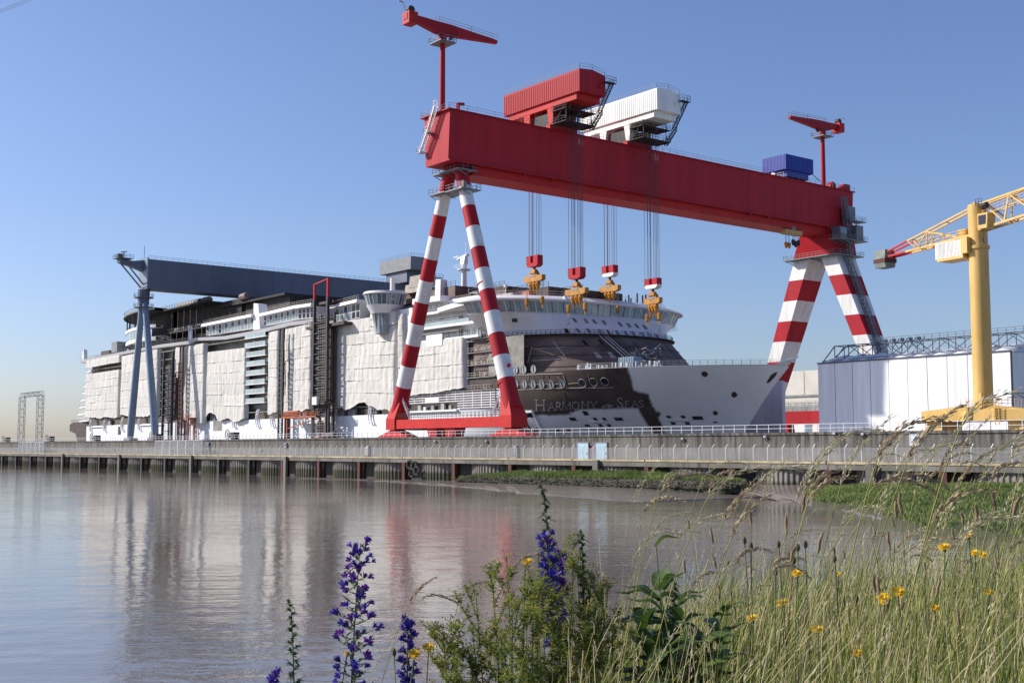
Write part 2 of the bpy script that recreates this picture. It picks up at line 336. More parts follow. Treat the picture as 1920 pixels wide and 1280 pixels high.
# tide ladder and hanging tyres by the gap left of the first grass spit
p = at(772, 868, Y=130.5); b = MB()
for dx, z in ((-1.0, 3.2), (0.6, 3.0), (1.6, 2.0), (-0.1, 1.6)): b.tube([(p.x+dx+0.75*math.cos(t), 130.6+0.1*math.sin(t*3), z+0.75*math.sin(t)) for t in [i*math.pi/6 for i in range(13)]], 0.24, 6)
tag(b.build('tyre_fender', 'dark_steel'), 'cluster of black tyres hung on the quay edge beside the grass spit', 'fender')
# doors, cabinets, lamps, signs on the wall
for nm, px0, px1, lab in (('a', 1083, 1103, 'pale blue steel door in the quay wall, the one nearer the red crane'), ('b', 1117, 1138, 'pale blue steel door in the quay wall, the one beside the bow')):
    a, c = at(px0, 855, Y=133.9), at(px1, 830, Y=133.9)
    t = thing('steel_door', lab, 'door', (a.x, 133.9, 4.3), 'doors in the quay wall')
    b = MB(); b.box(a.x, c.x, 133.86, 133.985, 4.32, c.z); b.build('door_leaf', 'door_blue', t)
    b = MB(); b.box(a.x-0.14, a.x-0.003, 133.8, 133.985, 4.32, c.z+0.14); b.box(c.x+0.003, c.x+0.14, 133.8, 133.985, 4.32, c.z+0.14); b.box(a.x-0.003, c.x+0.003, 133.8, 133.985, c.z+0.003, c.z+0.14); b.build('door_frame', 'grey_steel', t)
    b = MB(); b.bar((c.x-0.25, 133.8, 5.3), (c.x-0.25, 133.8, 5.6), 0.06); b.bar((c.x-0.25, 133.86, 5.45), (c.x-0.25, 133.8, 5.45), 0.05); b.build('handle', 'dark_steel', t)
b = MB(); q = at(1110, 836, Y=133.97)
for k in range(4): b.disc((q.x+R(-.5, .5), 133.955, q.z+R(-.4, .4)), R(.15, .35), (0, 1, 0), 9)
tag(b.build('paint_mark', 'pink_mark'), 'faded pink paint mark on the wall between the two blue doors', 'graffiti')
for px, py, w, h, m_, lab in ((688, 845, 1.3, 1.6, 'galvanised', 'grey electric cabinet on the wall left of the red crane foot'), (965, 848, 1.6, 1.9, 'grey_steel', 'louvred dark cabinet on the wall below the red crane right leg'), (390, 836, 1.2, 1.9, 'blue_leg', 'blue grey cabinet on the wall beside the tall mesh panels'), (535, 834, 1.0, 1.0, 'galvanised', 'small grey box high on the wall below the orange platform')):
    q = at(px, py, Y=133.7); t = thing('cabinet', lab, 'cabinet', (q.x, 133.7, q.z-h/2), 'cabinets on the quay wall')
    b = MB(); b.box(q.x-w/2, q.x+w/2, 133.55, 133.99, q.z-h/2, q.z+h/2); b.build('case', m_, t)
    b = MB()
    for k in range(4): b.box(q.x-w*0.38, q.x+w*0.38, 133.5, 133.548, q.z-h*0.35+k*h*0.2, q.z-h*0.35+k*h*0.2+0.1)
    b.build('louvre', 'dark_steel', t)
lm = None
LAMPS = [(690, 836, 'below the left red foot'), (965, 836, 'above the louvred dark cabinet'), (816, 826, 'between the two red feet'), (912, 826, 'left of the right red foot'), (490, 842, 'below the orange platform'), (333, 838, 'on the tall mesh panels'), (215, 842, 'below the blue crane leg'), (1280, 822, 'below the bow hull'), (1435, 818, 'below the stem of the ship'), (1565, 812, 'below the white shed corner'), (1618, 813, 'below the white shed middle')]
for px, py, where in LAMPS:
    q = at(px, py, Y=133.8)
    if lm is None:
        t = thing('wall_lamp', '', 'lamp', (q.x, 133.8, q.z), 'lamps along the quay wall'); b = MB(); b.box(q.x-.2, q.x+.2, 133.6, 133.84, q.z-.15, q.z+.14); b.build('lamp_housing', 'sign_grey', t)
        b = MB(); b.bar((q.x, 133.9, q.z-.6), (q.x, 133.75, q.z-.2), .1); b.build('bracket', 'dark_steel', t); lm = t
    else: t = copy_tree(lm); t.location = (q.x, 133.8, q.z)
    t['label'] = 'small white box lamp on the quay wall '+where
q = at(1713, 823, Y=133.8); t = thing('warning_sign', 'weathered grey square sign with a crossed out mark on the quay wall', 'sign', (q.x, 133.8, q.z-.7))
b = MB(); b.box(q.x-.72, q.x+.72, 133.9, 133.99, q.z-.85, q.z+.85); b.build('sign_board', 'sign_grey', t)
b = MB(); b.bar((q.x-.45, 133.88, q.z-.35), (q.x+.5, 133.88, q.z+.7), .06, .12); b.disc((q.x-.22, 133.87, q.z+.3), .22, (0, 1, 0)); b.box(q.x-.55, q.x-.1, 133.87, 133.89, q.z-.1, q.z); b.box(q.x-.55, q.x+.55, 133.87, 133.89, q.z-.72, q.z-.52); b.build('mark', 'rail_white', t)
b = MB(); b.box(q.x-.05, q.x+.6, 133.895, 133.899, q.z-.45, q.z+.3); b.build('dark_field', 'sign_dark', t)
# security fence along the quay edge
fence = thing('security_fence', 'long wire mesh fence with slanting post tops on the quay edge', 'fence', (QX0, 131.4, 4.3))
b = MB(); b.bar((QX0, 131.4, 4.3), (QX0, 131.4, 6.35), .07); b.bar((QX0, 131.4, 6.35), (QX0+.05, 131.85, 6.85), .1); pf = b.build('post', 'rail_white', fence)
for i in range(1, int((QX1-QX0)/2.55)):
    c = pf.copy(); COL.objects.link(c); c.location.x = i*2.55
b = MB()
for k in range(13): b.bar((QX0, 131.4, 4.6+k*.145), (QX1, 131.4, 4.6+k*.145), .03)
n = int((QX1-QX0)/.85)
for i in range(n): b.bar((QX0+i*.85, 131.42, 4.45), (QX0+i*.85, 131.42, 6.35), .018)
b.build('wire_mesh', 'galvanised', fence, kind='stuff', fix=False)
for px0, px1, lab in ((291, 380, 'tall pale mesh screen on the quay edge below the blue crane'), (35, 83, 'tall pale mesh screen at the far end of the quay')):
    a, c = at(px0, 850, Y=131.2), at(px1, 850, Y=131.2); t = thing('mesh_screen', lab, 'fence', (a.x, 131.2, 4.3), 'tall mesh screens'); n = 6; w = (c.x-a.x)/n
    for i in range(n):
        b = MB(); x = a.x+i*w
        b.bar((x+.05, 131.1, 4.4), (x+.05, 131.1, 8.3), .12); b.bar((x+w-.1, 131.1, 4.4), (x+w-.1, 131.1, 8.3), .12); b.bar((x, 131.1, 8.3), (x+w-.05, 131.1, 8.3), .1)
        for j in range(1, int(w/.4)): b.bar((x+j*.4, 131.1, 4.4), (x+j*.4, 131.1, 8.3), .04)
        for j in range(8): b.bar((x, 131.12, 4.6+j*.48), (x+w-.05, 131.12, 4.6+j*.48), .04)
        b.build('panel', 'rail_white', t, fix=False)
rl = thing('guard_railing', 'white tubular guard railing along the top of the quay wall', 'railing', (QX0, 134.3, 8.5))
b = MB()
for z in (9.05, 9.6): b.bar((QX0, 134.3, z), (QX1, 134.3, z), .06)
b.build('rail', 'rail_white', rl)
b = MB(); b.bar((QX0, 134.3, 8.5), (QX0, 134.3, 9.6), .07); pf = b.build('post', 'rail_white', rl)
for i in range(1, int((QX1-QX0)/2.1)):
    c = pf.copy(); COL.objects.link(c); c.location.x = i*2.1+R(-.1, .1)
# mooring winches along the top
mw = None
for px, lab in ((13, 'dark mooring winch at the far end of the quay top'), (95, 'dark mooring winch right of the lattice portal'), (180, 'dark mooring winch below the ship stern'), (293, 'dark mooring winch beside the blue crane right foot'), (437, 'dark mooring winch with a spoked wheel below the open balconies')):
    q = at(px, 820, Y=137)
    if mw is None:
        t = thing('mooring_winch', '', 'winch', (q.x, 137, GZ), 'mooring winches on the quay'); x, z = q.x, GZ
        b = MB(); b.box(x-2, x+2, 136, 138, z+.01, z+.5); b.box(x+.4, x+2, 136.2, 137.8, z+.502, z+2.4); b.build('frame', 'dark_steel', t)
        b = MB(); b.tube([(x-1.9, 137, z+1.6), (x+.38, 137, z+1.6)], .7, 12); b.build('drum', 'grey_steel', t)
        b = MB(); b.tube([(x-1+1.25*math.cos(i*math.pi/8), 135.9, z+1.9+1.25*math.sin(i*math.pi/8)) for i in range(17)], .12, 5)
        for i in range(4): b.bar((x-1-1.2*math.cos(i*math.pi/4), 135.9, z+1.9-1.2*math.sin(i*math.pi/4)), (x-1+1.2*math.cos(i*math.pi/4), 135.9, z+1.9+1.2*math.sin(i*math.pi/4)), .08)
        b.build('wheel', 'cover_tan', t); mw = t
    else: t = copy_tree(mw); t.location = (q.x, 137, GZ)
    t['label'] = lab
# ---------------------------------------------------------------- mud and marsh below the wall
def resample(pts, n):
    L = [0]
    for p_, q_ in zip(pts, pts[1:]): L.append(L[-1]+(q_-p_).length)
    out = []
    for i in range(n+1):
        s_ = L[-1]*i/n; k = min(len(pts)-2, max(j for j in range(len(L)) if L[j] <= s_+1e-6)); out.append(pts[k].lerp(pts[k+1], (s_-L[k])/max(1e-6, L[k+1]-L[k])))
    return out
def bank(front, back, name, matn, n, rows_n, hump, rough, drop, seedv, jag=.8):
    "ground between a waterside edge and a back edge, both lists of points of the place"
    f, k_ = resample(front, n), resample(back, n); rows = []
    for i in range(n+1): f[i] = f[i]+Vector((0, jag*(noise.noise(Vector((f[i].x*.21, seedv, 0)))+.6*noise.noise(Vector((f[i].x*.7, seedv, 0)))), 0))
    rows.append([p-Vector((0, .25, drop)) for p in f])
    for j in range(rows_n+1):
        t = j/rows_n; rows.append([(lambda p: Vector((p.x, p.y, p.z+hump*math.sin(math.pi*min(1, t*1.15))**.8*(1 if t < .87 else 1)+rough*(noise.noise(Vector((p.x*.3, p.y*.3, seedv)))+.5*noise.noise(Vector((p.x, p.y, seedv)))))))(p.lerp(q, t)) for p, q in zip(f, k_)])
    b = MB(); b.grid(rows); struct(b.build(name, matn, smooth=True)); return rows
def tufts(name, rows, n, hmin, hmax, matn, lab, t0=0.0):
    b = MB(); R_ = rows[1:]; nr, nc = len(R_)-1, len(R_[0])-1
    for _ in range(n):
        t = t0+(1-t0)*R(0, 1); j = min(nr-1, int(t*nr)); i = random.randrange(nc); a_, c_ = R(0, 1), t*nr-j
        p = R_[j][i].lerp(R_[j][i+1], a_).lerp(R_[j+1][i].lerp(R_[j+1][i+1], a_), c_); h = R(hmin, hmax)*(.6+.8*abs(noise.noise(p*.25))); an = R(0, 6.3); w = R(.05, .11)
        d = Vector((math.cos(an), math.sin(an), 0))*w; l = Vector((R(-.3, .4), R(-.3, .3), 0))*h
        b.tri(p-d-ZZ*.05, p+d-ZZ*.05, p+l+ZZ*h)
    tag(b.build(name, matn, kind='stuff', fix=False), lab, 'grass')
def zp(l, z): return [at(px, py, Z=z) for px, py in l]
mfr = zp([(560, 897), (700, 901), (860, 912), (1000, 926), (1200, 941), (1420, 932), (1550, 948), (1680, 981), (1850, 1012), (2100, 1030)], .015)
mbk = [at(px, 880, Y=130.4) for px in (560, 700, 860, 1000, 1200, 1400, 1560, 1700, 1850, 2100)]; mbk = [Vector((p.x, 130.4, z)) for p, z in zip(mbk, (.0, .15, .45, .75, 1.0, 1.35, 1.6, 1.75, 1.8, 1.8))]
bank(mfr, mbk, 'mud_flat', 'mud', 120, 16, 0, .035, .6, 3, 2.0)
sf = [at(px, py, Y=y) for px, py, y in ((858, 899, 128.2), (900, 902, 127.5), (950, 904, 126.5), (1100, 910, 124), (1200, 912, 123.5), (1300, 913, 123), (1360, 912, 123.5), (1402, 909, 125.5))]
sb = [at(px, py, Y=y) for px, py, y in ((862, 897, 129.6), (930, 889, 129.8), (985, 884, 130), (1050, 884, 130.2), (1200, 885, 130.2), (1300, 890, 130.2), (1360, 897, 130), (1398, 905, 129))]
rows = bank(sf, sb, 'grass_spit', 'marsh_soil', 90, 9, .25, .18, .9, 9, .5)
tufts('spit_grass', rows, 13000, .25, .75, 'marsh_grass', 'bright green grass on the stony spit below the quay', .38)
st = MB()
for _ in range(2200):
    i = random.randrange(len(rows[1])-1); t = abs(random.gauss(0, .2)); j = min(5, int(t*9)); p = rows[1+j][i].lerp(rows[1+j][i+1], R(0, 1))+Vector((0, R(-.9, .2), R(-.25, .15))); s = R(.1, .34)
    vv = [p+Vector(q)*s*R(.7, 1.2) for q in ((1, 0, 0), (-1, 0, 0), (0, 1, 0), (0, -1, 0), (0, 0, .9), (0, 0, -.6))]; k = len(st.v); st.v += vv
    for f in ((0, 2, 4), (2, 1, 4), (1, 3, 4), (3, 0, 4), (2, 0, 5), (1, 2, 5), (3, 1, 5), (0, 3, 5)): st.f.append(tuple(k+q for q in f)); st.m.append(0)
tag(st.build('rubble', 'stone', kind='stuff', fix=False), 'loose grey brown stones along the water edge of the spit', 'rubble')
mf = [at(px, py, Z=.55+.0*px) for px, py in ((1506, 929), (1540, 940), (1600, 948), (1650, 957), (1690, 976), (1760, 990), (1900, 1002), (2100, 1012))]
mb_ = [at(px, py, Y=130.3) for px, py in ((1512, 918), (1540, 913), (1600, 908), (1680, 906), (1780, 906), (1850, 906), (1920, 906), (2100, 906))]
rows = bank(mf, mb_, 'salt_marsh', 'marsh_soil', 90, 22, .35, .16, .9, 21, 1.6)
tufts('marsh_turf', rows, 42000, .16, .42, 'marsh_grass', 'bright green salt marsh grass at the foot of the quay on the right', .0)
for px, y0, lab in ((730, 920, 'thin leaning stake standing in the river before the red crane'), (329, 900, 'thin stake standing in the river before the blue crane')):
    p = at(px, y0, Z=0); b = MB(); b.tube([p-ZZ*.5, p+Vector((.1, 0, 3.0 if px > 500 else 1.5))], [.09, .05], 6); tag(b.build('mooring_stake', 'dark_steel'), lab, 'stake', 'stakes in the river')
# far scaffold portal on the left
a, c = at(42, 745, Y=170), at(76, 745, Y=170); t = thing('lattice_portal', 'grey lattice portal frame standing far off left of the ship', 'portal', (a.x, 170, GZ))
def lattice(b, p, q, w, n, r=.12, side=None):
    "square lattice mast from p to q"
    p, q = Vector(p), Vector(q); d = (q-p).normalized(); a = d.cross(ZZ) if abs(d.z) < .9 else Vector((1, 0, 0)); a.normalize(); e = d.cross(a).normalized()
    cs = [(a*sx+e*sy)*w/2 for sx, sy in ((-1, -1), (1, -1), (1, 1), (-1, 1))]
    for k in cs: b.bar(p+k, q+k, r)
    for i in range(n):
        u, v = p.lerp(q, i/n), p.lerp(q, (i+1)/n)
        for k in range(4):
            x, y = cs[k], cs[(k+1) % 4]; b.bar(u+x, v+y, r*.7) if i % 2 else b.bar(u+y, v+x, r*.7)
            b.bar(v+x, v+y, r*.7)
for x in (a.x, c.x): b = MB(); lattice(b, (x, 170, GZ), (x, 170, a.z), 2.4, 12, .15); b.build('tower', 'grey_steel', t)
b = MB(); lattice(b, (a.x-1.6, 170, a.z+1.0), (c.x+1.6, 170, a.z+1.0), 1.8, 8, .15); b.build('crossbeam', 'grey_steel', t)
# ================================================================ RED GANTRY CRANE
CX, YN, YF = -208.2, 148.0, 272.0
GB, GT, GH = 65.4, 76.0, 4.7
rc = thing('gantry_crane', 'huge red gantry crane with red and white banded legs straddling the ship bow', 'crane', (CX, YN, GZ))
b = MB()
b.hexa([(CX-GH+.6, 143, GB), (CX+GH-.6, 143, GB), (CX+GH-.6, 278, GB), (CX-GH+.6, 278, GB), (CX-GH, 143, GT), (CX+GH, 143, GT), (CX+GH, 278, GT), (CX-GH, 278, GT)])
gd = b.build('girder', 'red', rc)
b = MB(); b.box(CX-3.2, CX+3.2, 150, 269, GB-1.9, GB-.004); b.build('keel_box', 'red_bright', gd)
b = MB(); b.box(CX-GH-.9, CX+GH+.35, 142.4, 278.6, GT+.004, GT+.28); b.build('top_flange', 'red', gd)
b = MB(); b.box(CX+GH-.56, CX+GH-.2, 143, 278, GB-.02, GB+.35); b.build('lower_flange', 'red', gd)
b = MB(); b.rail([(CX+GH+.2, 142.6, GT+.28), (CX+GH+.2, 278.4, GT+.28)], 1.1, 2.4, .05); b.rail([(CX+GH+.2, 142.6, GT+.28), (CX-GH-.7, 142.6, GT+.28), (CX-GH-.7, 278, GT+.28)], 1.1, 2.4, .05); b.build('railing', 'grey_steel', gd, fix=False)
b = MB(); b.tube([(CX+GH-.7, 145.5, GT), (CX+GH-.7, 145.5, GT+1.9)], .42, 8); b.tube([(CX+GH-.7, 145.5, GT+1.7), (CX+GH-.7, 147, GT+1.9)], .35, 8); b.build('vent_pipe', 'red', rc)
b = MB()
for y in (163, 171, 236, 243): b.tube([(CX+GH-.7, y, GB-.3), (CX+GH-.2, y, GB-.3)], .3, 8)
b.build('light_fitting', 'red', rc)
# stair on the sunny end face
b = MB()
def flight(p, q):
    p, q = Vector(p), Vector(q); s = Vector((0, -.45, 0))
    b.bar(p+s, q+s, .1, .3); b.bar(p-s, q-s, .1, .3); n = int((q-p).length/.35)
    for i in range(n): u = p.lerp(q, i/n); b.box(u.x-.14, u.x+.14, u.y-.45, u.y+.45, u.z-.02, u.z+.04)
    for k in (1, -1):
        b.bar(p+s*k+ZZ*1.1, q+s*k+ZZ*1.1, .06)
        for i in range(6): u = p.lerp(q, i/5)+s*k; b.bar(u, u+ZZ*1.1, .06)
ya = 141.9
flight((CX-4.2, ya, 68.6), (CX-1.6, ya, 72.3)); flight((CX-1.6, ya, 72.35), (CX+1.2, ya, 77.2))
for x, z in ((CX-4.6, 68.5), (CX-1.9, 72.25)):
    b.box(x-.7, x+.8, ya-.5, 142.98, z-.1, z); b.rail([(x-.7, 142.9, z), (x-.7, ya-.5, z), (x+.8, ya-.5, z)], 1.1, .8, .06)
b.rail([(CX+.6, ya-.3, GT+.3), (CX+1.8, ya-.3, GT+.3)], 2.1, .8, .06)
b.build('end_stair', 'galvanised', rc, fix=False)
# near A-frame, round banded legs
def banded(p, q, r0, r1, n, name='leg'):
    p, q = Vector(p), Vector(q); pts = [p.lerp(q, min(1, i*.097) if i < n else 1) for i in range(n+1)]; b = MB()
    b.tube(pts, [r0+(r1-r0)*i/n for i in range(n+1)], 28, m=[i % 2 for i in range(n)]); o = b.build(name, ['white_paint', 'red'], rc); return smooth_by_angle(o, 40)
LT, RTP = Vector((CX-4.1, YN, 60.6)), Vector((CX+2.9, YN, 60.6))
LF, RF = Vector((CX-22.0, YN, 12.4)), Vector((CX+19.6, YN, 12.4))
banded(LT, LF+Vector((.2, 0, 1.5)), 1.42, 1.75, 10); o = banded(RTP, RF+Vector((-.2, 0, 1.5)), 1.42, 1.75, 10)
b = MB(); b.tube([RTP.lerp(RF, .435), RTP.lerp(RF, .44)], 1.66, 24); b.tube([RTP.lerp(RF, .86), RTP.lerp(RF, .864)], 1.86, 24); b.tube([RTP.lerp(RF, .8)+Vector((1.2, 0, 0)), RTP.lerp(RF, .8)+Vector((2.4, -.4, .6))], .35, 8); b.build('collar', 'red', o)
b = MB(); b.tube([LT, (CX-1.9, YN, GB-.01)], [1.5, 1.3], 20); b.tube([RTP, (CX+1.4, YN, GB-.01)], [1.5, 1.3], 20); b.box(CX-2.6, CX+2.2, YN-1.2, YN+1.2, 64.0, GB-.006); smooth_by_angle(b.build('leg_head', 'red', rc), 40)
def platform(x0, x1, y0, y1, z, name='platform', th=.25, par=None, m='grey_steel'):
    b = MB(); b.box(x0, x1, y0, y1, z-th, z); b.rail([(x0, y0, z), (x1, y0, z), (x1, y1, z), (x0, y1, z), (x0, y0, z)], 1.15, 1.4, .06)
    for i in range(3): b.bar((x0+.3+(x1-x0-.6)*i/2, y0+.2, z-th), (x0+.3+(x1-x0-.6)*i/2, (y0+y1)/2, z-th-1.0), .14)
    return b.build(name, m, par or rc, fix=False)
platform(CX-5.2, CX+4.2, YN-2.6, YN+2.6, 64.3); platform(CX-6.6, CX-.9, YN-2.5, YN+2.5, 60.2); platform(CX-.6, CX+5.4, YN-2.5, YN+2.5, 60.0)
b = MB(); b.box(CX+3.9, CX+4.8, YN-1.6, YN-.9, 60.1, 61.6); b.build('equipment_box', 'grey_steel', rc)
# ankle boxes, tie beam, bogie beams
for f, s in ((LF, 1), (RF, -1)):
    b = MB(); x = f.x
    b.hexa([(x-1.75, YN-2, 10.3), (x+1.75, YN-2, 10.3), (x+1.75, YN+2, 10.3), (x-1.75, YN+2, 10.3), (x-1.75, YN-2, 12.7), (x+1.75, YN-2, 12.7), (x+1.75, YN+2, 12.7), (x-1.75, YN+2, 12.7)])
    xx = x+s*1.35
    b.hexa([(x-1.75, YN-2, 12.705), (x+1.75, YN-2, 12.705), (x+1.75, YN+2, 12.705), (x-1.75, YN+2, 12.705), (xx-1.3, YN-1.3, 16.2), (xx+1.3, YN-1.3, 16.2), (xx+1.3, YN+1.3, 16.2), (xx-1.3, YN+1.3, 16.2)])
    an = b.build('ankle_box', 'red_bright', rc)
    b = MB(); b.box(x-1.2, x+1.2, YN-1.2, YN+1.2, 9.9, 10.29); b.prism([(x-6.0, YN-1.5, 8.45), (x+6.0, YN-1.5, 8.45), (x+6, YN-1.5, 8.75), (x+1.1, YN-1.5, 10.2), (x-1.1, YN-1.5, 10.2), (x-6, YN-1.5, 8.75)], (0, 3, 0)); b.build('bogie_beam', 'red_bright', rc)
    b = MB()
    for k in range(8): b.tube([(x-4.6+k*1.3, YN-.4, GZ+.42), (x-4.6+k*1.3, YN+.4, GZ+.42)], .42, 10)
    b.build('wheel', 'dark_steel', rc)
b = MB(); b.box(LF.x+1.755, RF.x-1.755, YN-1.7, YN+1.7, 10.5, 12.5); b.build('tie_beam', 'red_bright', rc)
b = MB(); b.rail([(LF.x+2.6, YN-1.6, 12.5), (RF.x-2.6, YN-1.6, 12.5)], 1.25, 1.35, .06, 3); b.rail([(LF.x+2.6, YN+1.6, 12.5), (RF.x-2.6, YN+1.6, 12.5)], 1.25, 1.35, .06); b.build('beam_railing', 'dark_steel', rc, fix=False)
for x, d in ((LF.x+3.2, 1), (RF.x-3.4, -1)):
    b = MB()
    for yy in (YN-.8, YN-.1): b.bar((x+2.6*d, yy, 12.5), (x, yy, 16.4), .1)
    for k in range(9): u = k/8; b.bar((x+2.6*d*(1-u), YN-.8, 12.5+3.9*u), (x+2.6*d*(1-u), YN-.1, 12.5+3.9*u), .08)
    b.rail([(x+2.6*d, YN-.85, 12.5), (x, YN-.85, 16.4)], 1, 1.2, .06); b.build('ladder', 'galvanised', rc, fix=False)

for px0, px1, s in ((829, 845, 1), (861, 874, -1)):
    q = at(px0 if s > 0 else px1, 803, Y=YN+2.4)
    x = at((px0+px1)/2, 803, Y=YN+2.4).x
    b = MB(); b.hexa([(x-1.1-.0*s, YN-1.2, GZ+.01), (x+1.1, YN-1.2, GZ+.01), (x+1.1, YN+1.6, GZ+.01), (x-1.1, YN+1.6, GZ+.01), (x-1.7-.5*s, YN-1.2, 10.49), (x+1.7-.5*s, YN-1.2, 10.49), (x+1.7-.5*s, YN+1.6, 10.49), (x-1.7-.5*s, YN+1.6, 10.49)]); b.build('strut', 'red', rc)
b = MB(); b.box(CX-16, CX-11, YN-1.2, YN+1.2, 10.15, 10.49); b.bar((CX-10, YN, 10.4), (CX-7.6, YN, GZ), .15); b.bar((CX-9, YN, 10.4), (CX-6.6, YN, GZ), .15)
for k in range(6): b.bar((CX-10+.4*k, YN, 10.4-.42*k), (CX-9+.4*k, YN, 10.4-.42*k), .1)
b.build('access_stair', 'dark_steel', rc)
# far portal: box legs
def boxleg(p, q, w0, d0, w1, d1, n):
    p, q = Vector(p), Vector(q); b = MB()
    rings = []
    for i in range(n+1):
        c = p.lerp(q, i/n); w = w0+(w1-w0)*i/n; d = d0+(d1-d0)*i/n
        rings.append([c+Vector((sx*w/2, sy*d/2, 0)) for sx, sy in ((-1, -1), (1, -1), (1, 1), (-1, 1))])
    for i in range(n):
        for j in range(4): b.quad(rings[i][j], rings[i][(j+1) % 4], rings[i+1][(j+1) % 4], rings[i+1][j], i % 2)
    b.quad(*rings[0]); b.quad(*reversed(rings[-1])); return b.build('leg', ['white_paint', 'red'], rc)
boxleg((CX-7.1, YF+2.4, 58.2), (CX-27.3, YF+2.4, 8.3), 5.0, 8.4, 4.0, 5.2, 9)
lg = boxleg((CX+1.9, YF+2.4, 58.2), (CX+22.1, YF+2.4, 8.3), 5.0, 8.4, 4.0, 5.2, 9)
b = MB(); b.hexa([(CX-9.7, YF-2.2, 58.25), (CX+4.8, YF-2.2, 58.25), (CX+4.8, YF+6.8, 58.25), (CX-9.7, YF+6.8, 58.25), (CX-5.0, YF-4.5, GB-.005), (CX+4.2, YF-4.5, GB-.005), (CX+4.2, YF+6.2, GB-.005), (CX-5.0, YF+6.2, GB-.005)]); b.build('portal_head', 'red', rc)
platform(CX-11.5, CX+6.6, YF-4.2, YF+7.6, 58.2); platform(CX+4.3, CX+8.0, YF-4.5, YF+7.5, 62.2); platform(CX+4.8, CX+7.6, YF+.5, YF+7.5, 67.6)
for bx_ in ((CX+4.9, CX+7.6, YF-4, YF-1, 62.25, 65.2), (CX+5.0, CX+7, YF+4, YF+7, 62.25, 66.5), (CX+4.85, CX+6.4, YF+1, YF+4.5, 67.65, 71.5)): MB().box(*bx_).build('control_cabin', 'grey_steel', rc)
b = MB(); b.box(CX+7.62, CX+7.68, YF-3.8, YF-1.2, 63.2, 64.9); b.box(CX+5.2, CX+7.3, YF-4.06, YF-4.01, 63.2, 64.9); b.build('cabin_window', 'glass', rc)
b = MB(); lattice(b, (CX+5.6, YF+1.5, 57.8), (CX+24.4, YF+1.5, 9), 1.3, 44, .16); b.build('ladder_tower', 'grey_steel', lg, fix=False)
b = MB(); lattice(b, (CX+6.2, YF-.2, 74), (CX+5.9, YF+2.6, 58), 1.2, 14, .15); b.build('ladder_tower', 'grey_steel', rc, fix=False)
b = MB(); b.box(CX-25, CX+20, YF+1.2, YF+3.6, 12.9, 16.5); b.hexa([(CX-17, YF+1, 8.4), (CX-14.6, YF+1, 8.4), (CX-14.6, YF+3.8, 8.4), (CX-17, YF+3.8, 8.4), (CX-19, YF+1, 12.89), (CX-15.5, YF+1, 12.89), (CX-15.5, YF+3.8, 12.89), (CX-19, YF+3.8, 12.89)]); b.build('far_tie_beam', 'red', rc)
b = MB(); b.rail([(CX-25, YF+1.3, 16.5), (CX+18, YF+1.3, 16.5)], 1.2, 1.6, .08); b.build('beam_railing', 'grey_steel', rc, fix=False)
b = MB()
for k, (y0, y1) in enumerate(((YF-3.2, YF-.6), (YF+.8, YF+5.6))): b.prism([(CX+GH-.6, y0, GT+.29), (CX+GH-.6, y1, GT+.29), (CX+GH-.6, y1, GT+1.6+k*.6), (CX+GH-.6, (y0+y1)/2, GT+2.2), (CX+GH-.6, y0+.3, GT+1.2-k*.6)], (-1.4, 0, 0))
b.build('end_stop', 'red', rc)
# slewing service cranes bolted to the girder
def jib(y, d, tip, tail):
    b = MB(); b.tube([(CX+.6, y, GT+.28), (CX+.6, y, 91.4)], [.62, .56], 16); ms = smooth_by_angle(b.build('jib_mast', 'red', rc), 40)
    x = CX+.6; z = 91.4
    b = MB(); b.box(x-2.2, x+2.2, y-2.0, y+2.0, z-.35, z-.15); b.rail([(x-2.2, y-2, z-.15), (x+2.2, y-2, z-.15), (x+2.2, y+2, z-.15), (x-2.2, y+2, z-.15), (x-2.2, y-2, z-.15)], 1.2, 1.1, .06); b.bar((x-2, y-1.8, z), (x-2, y-1.8, z+2.4), .08); b.bar((x-2, y+1.8, z), (x-2, y+1.8, z+2.4), .08); b.build('jib_platform', 'grey_steel', ms, fix=False)
    b = MB(); b.tube([(x, y, z), (x, y, z+2.0)], .9, 12); t_ = 1.4
    def sec(yy, z0, z1, w): return [(x-w, yy, z0), (x+w, yy, z0), (x+w, yy, z1), (x-w, yy, z1)]
    prof = [(y+d*tip, z+2.6, z+3.3, .45), (y+d*1.6, z+1.7, z+4.0, .8), (y-d*1.6, z+1.7, z+4.0, .8), (y-d*(tail-2.2), z+3.0, z+4.2, .75), (y-d*tail, z+3.0, z+4.2, .75)]
    for a, c in zip(prof, prof[1:]): s0, s1 = sec(*a), sec(*c); b.hexa([s0[0], s0[1], s1[1], s1[0], s0[3], s0[2], s1[2], s1[3]])
    bm_ = b.build('jib_boom', 'red', ms)
    b = MB(); yy = y-d*(tail-1.2); b.box(x-1.3, x+1.3, yy-1.1, yy+1.1, z+2.1, z+4.6); b.build('jib_counterweight', 'red_bright', ms)
    b = MB(); b.tube([(x-.6, yy, z+5.2), (x+.6, yy, z+5.2)], .8, 12); b.build('winch_drum', 'dark_steel', ms)
    b = MB()
    for s in (-.6, .6): b.rail([(x+s, y-d*1.6, z+4.05), (x+s, y+d*tip*.5, z+3.7), (x+s, y+d*tip, z+3.3)], 1.1, 1.5, .05)
    b.bar((x, y-d*1, z+4), (x, y-d*1, z+6.2), .1); b.bar((x, y-d*tail, z+5), (x, y-d*(tail+.6), z+6.4), .1); b.bar((x, y-d*(tail+.6), z+6.4), (x, y-d*(tail+1.6), z+6.6), .3, .12)
    b.build('jib_railing', 'grey_steel', ms, fix=False)
    b = MB(); b.bar((x, y+d*1.8, z+1.0), (x, y+d*2.6, z+1.6), .5); b.build('floodlight', 'dark_steel', ms)
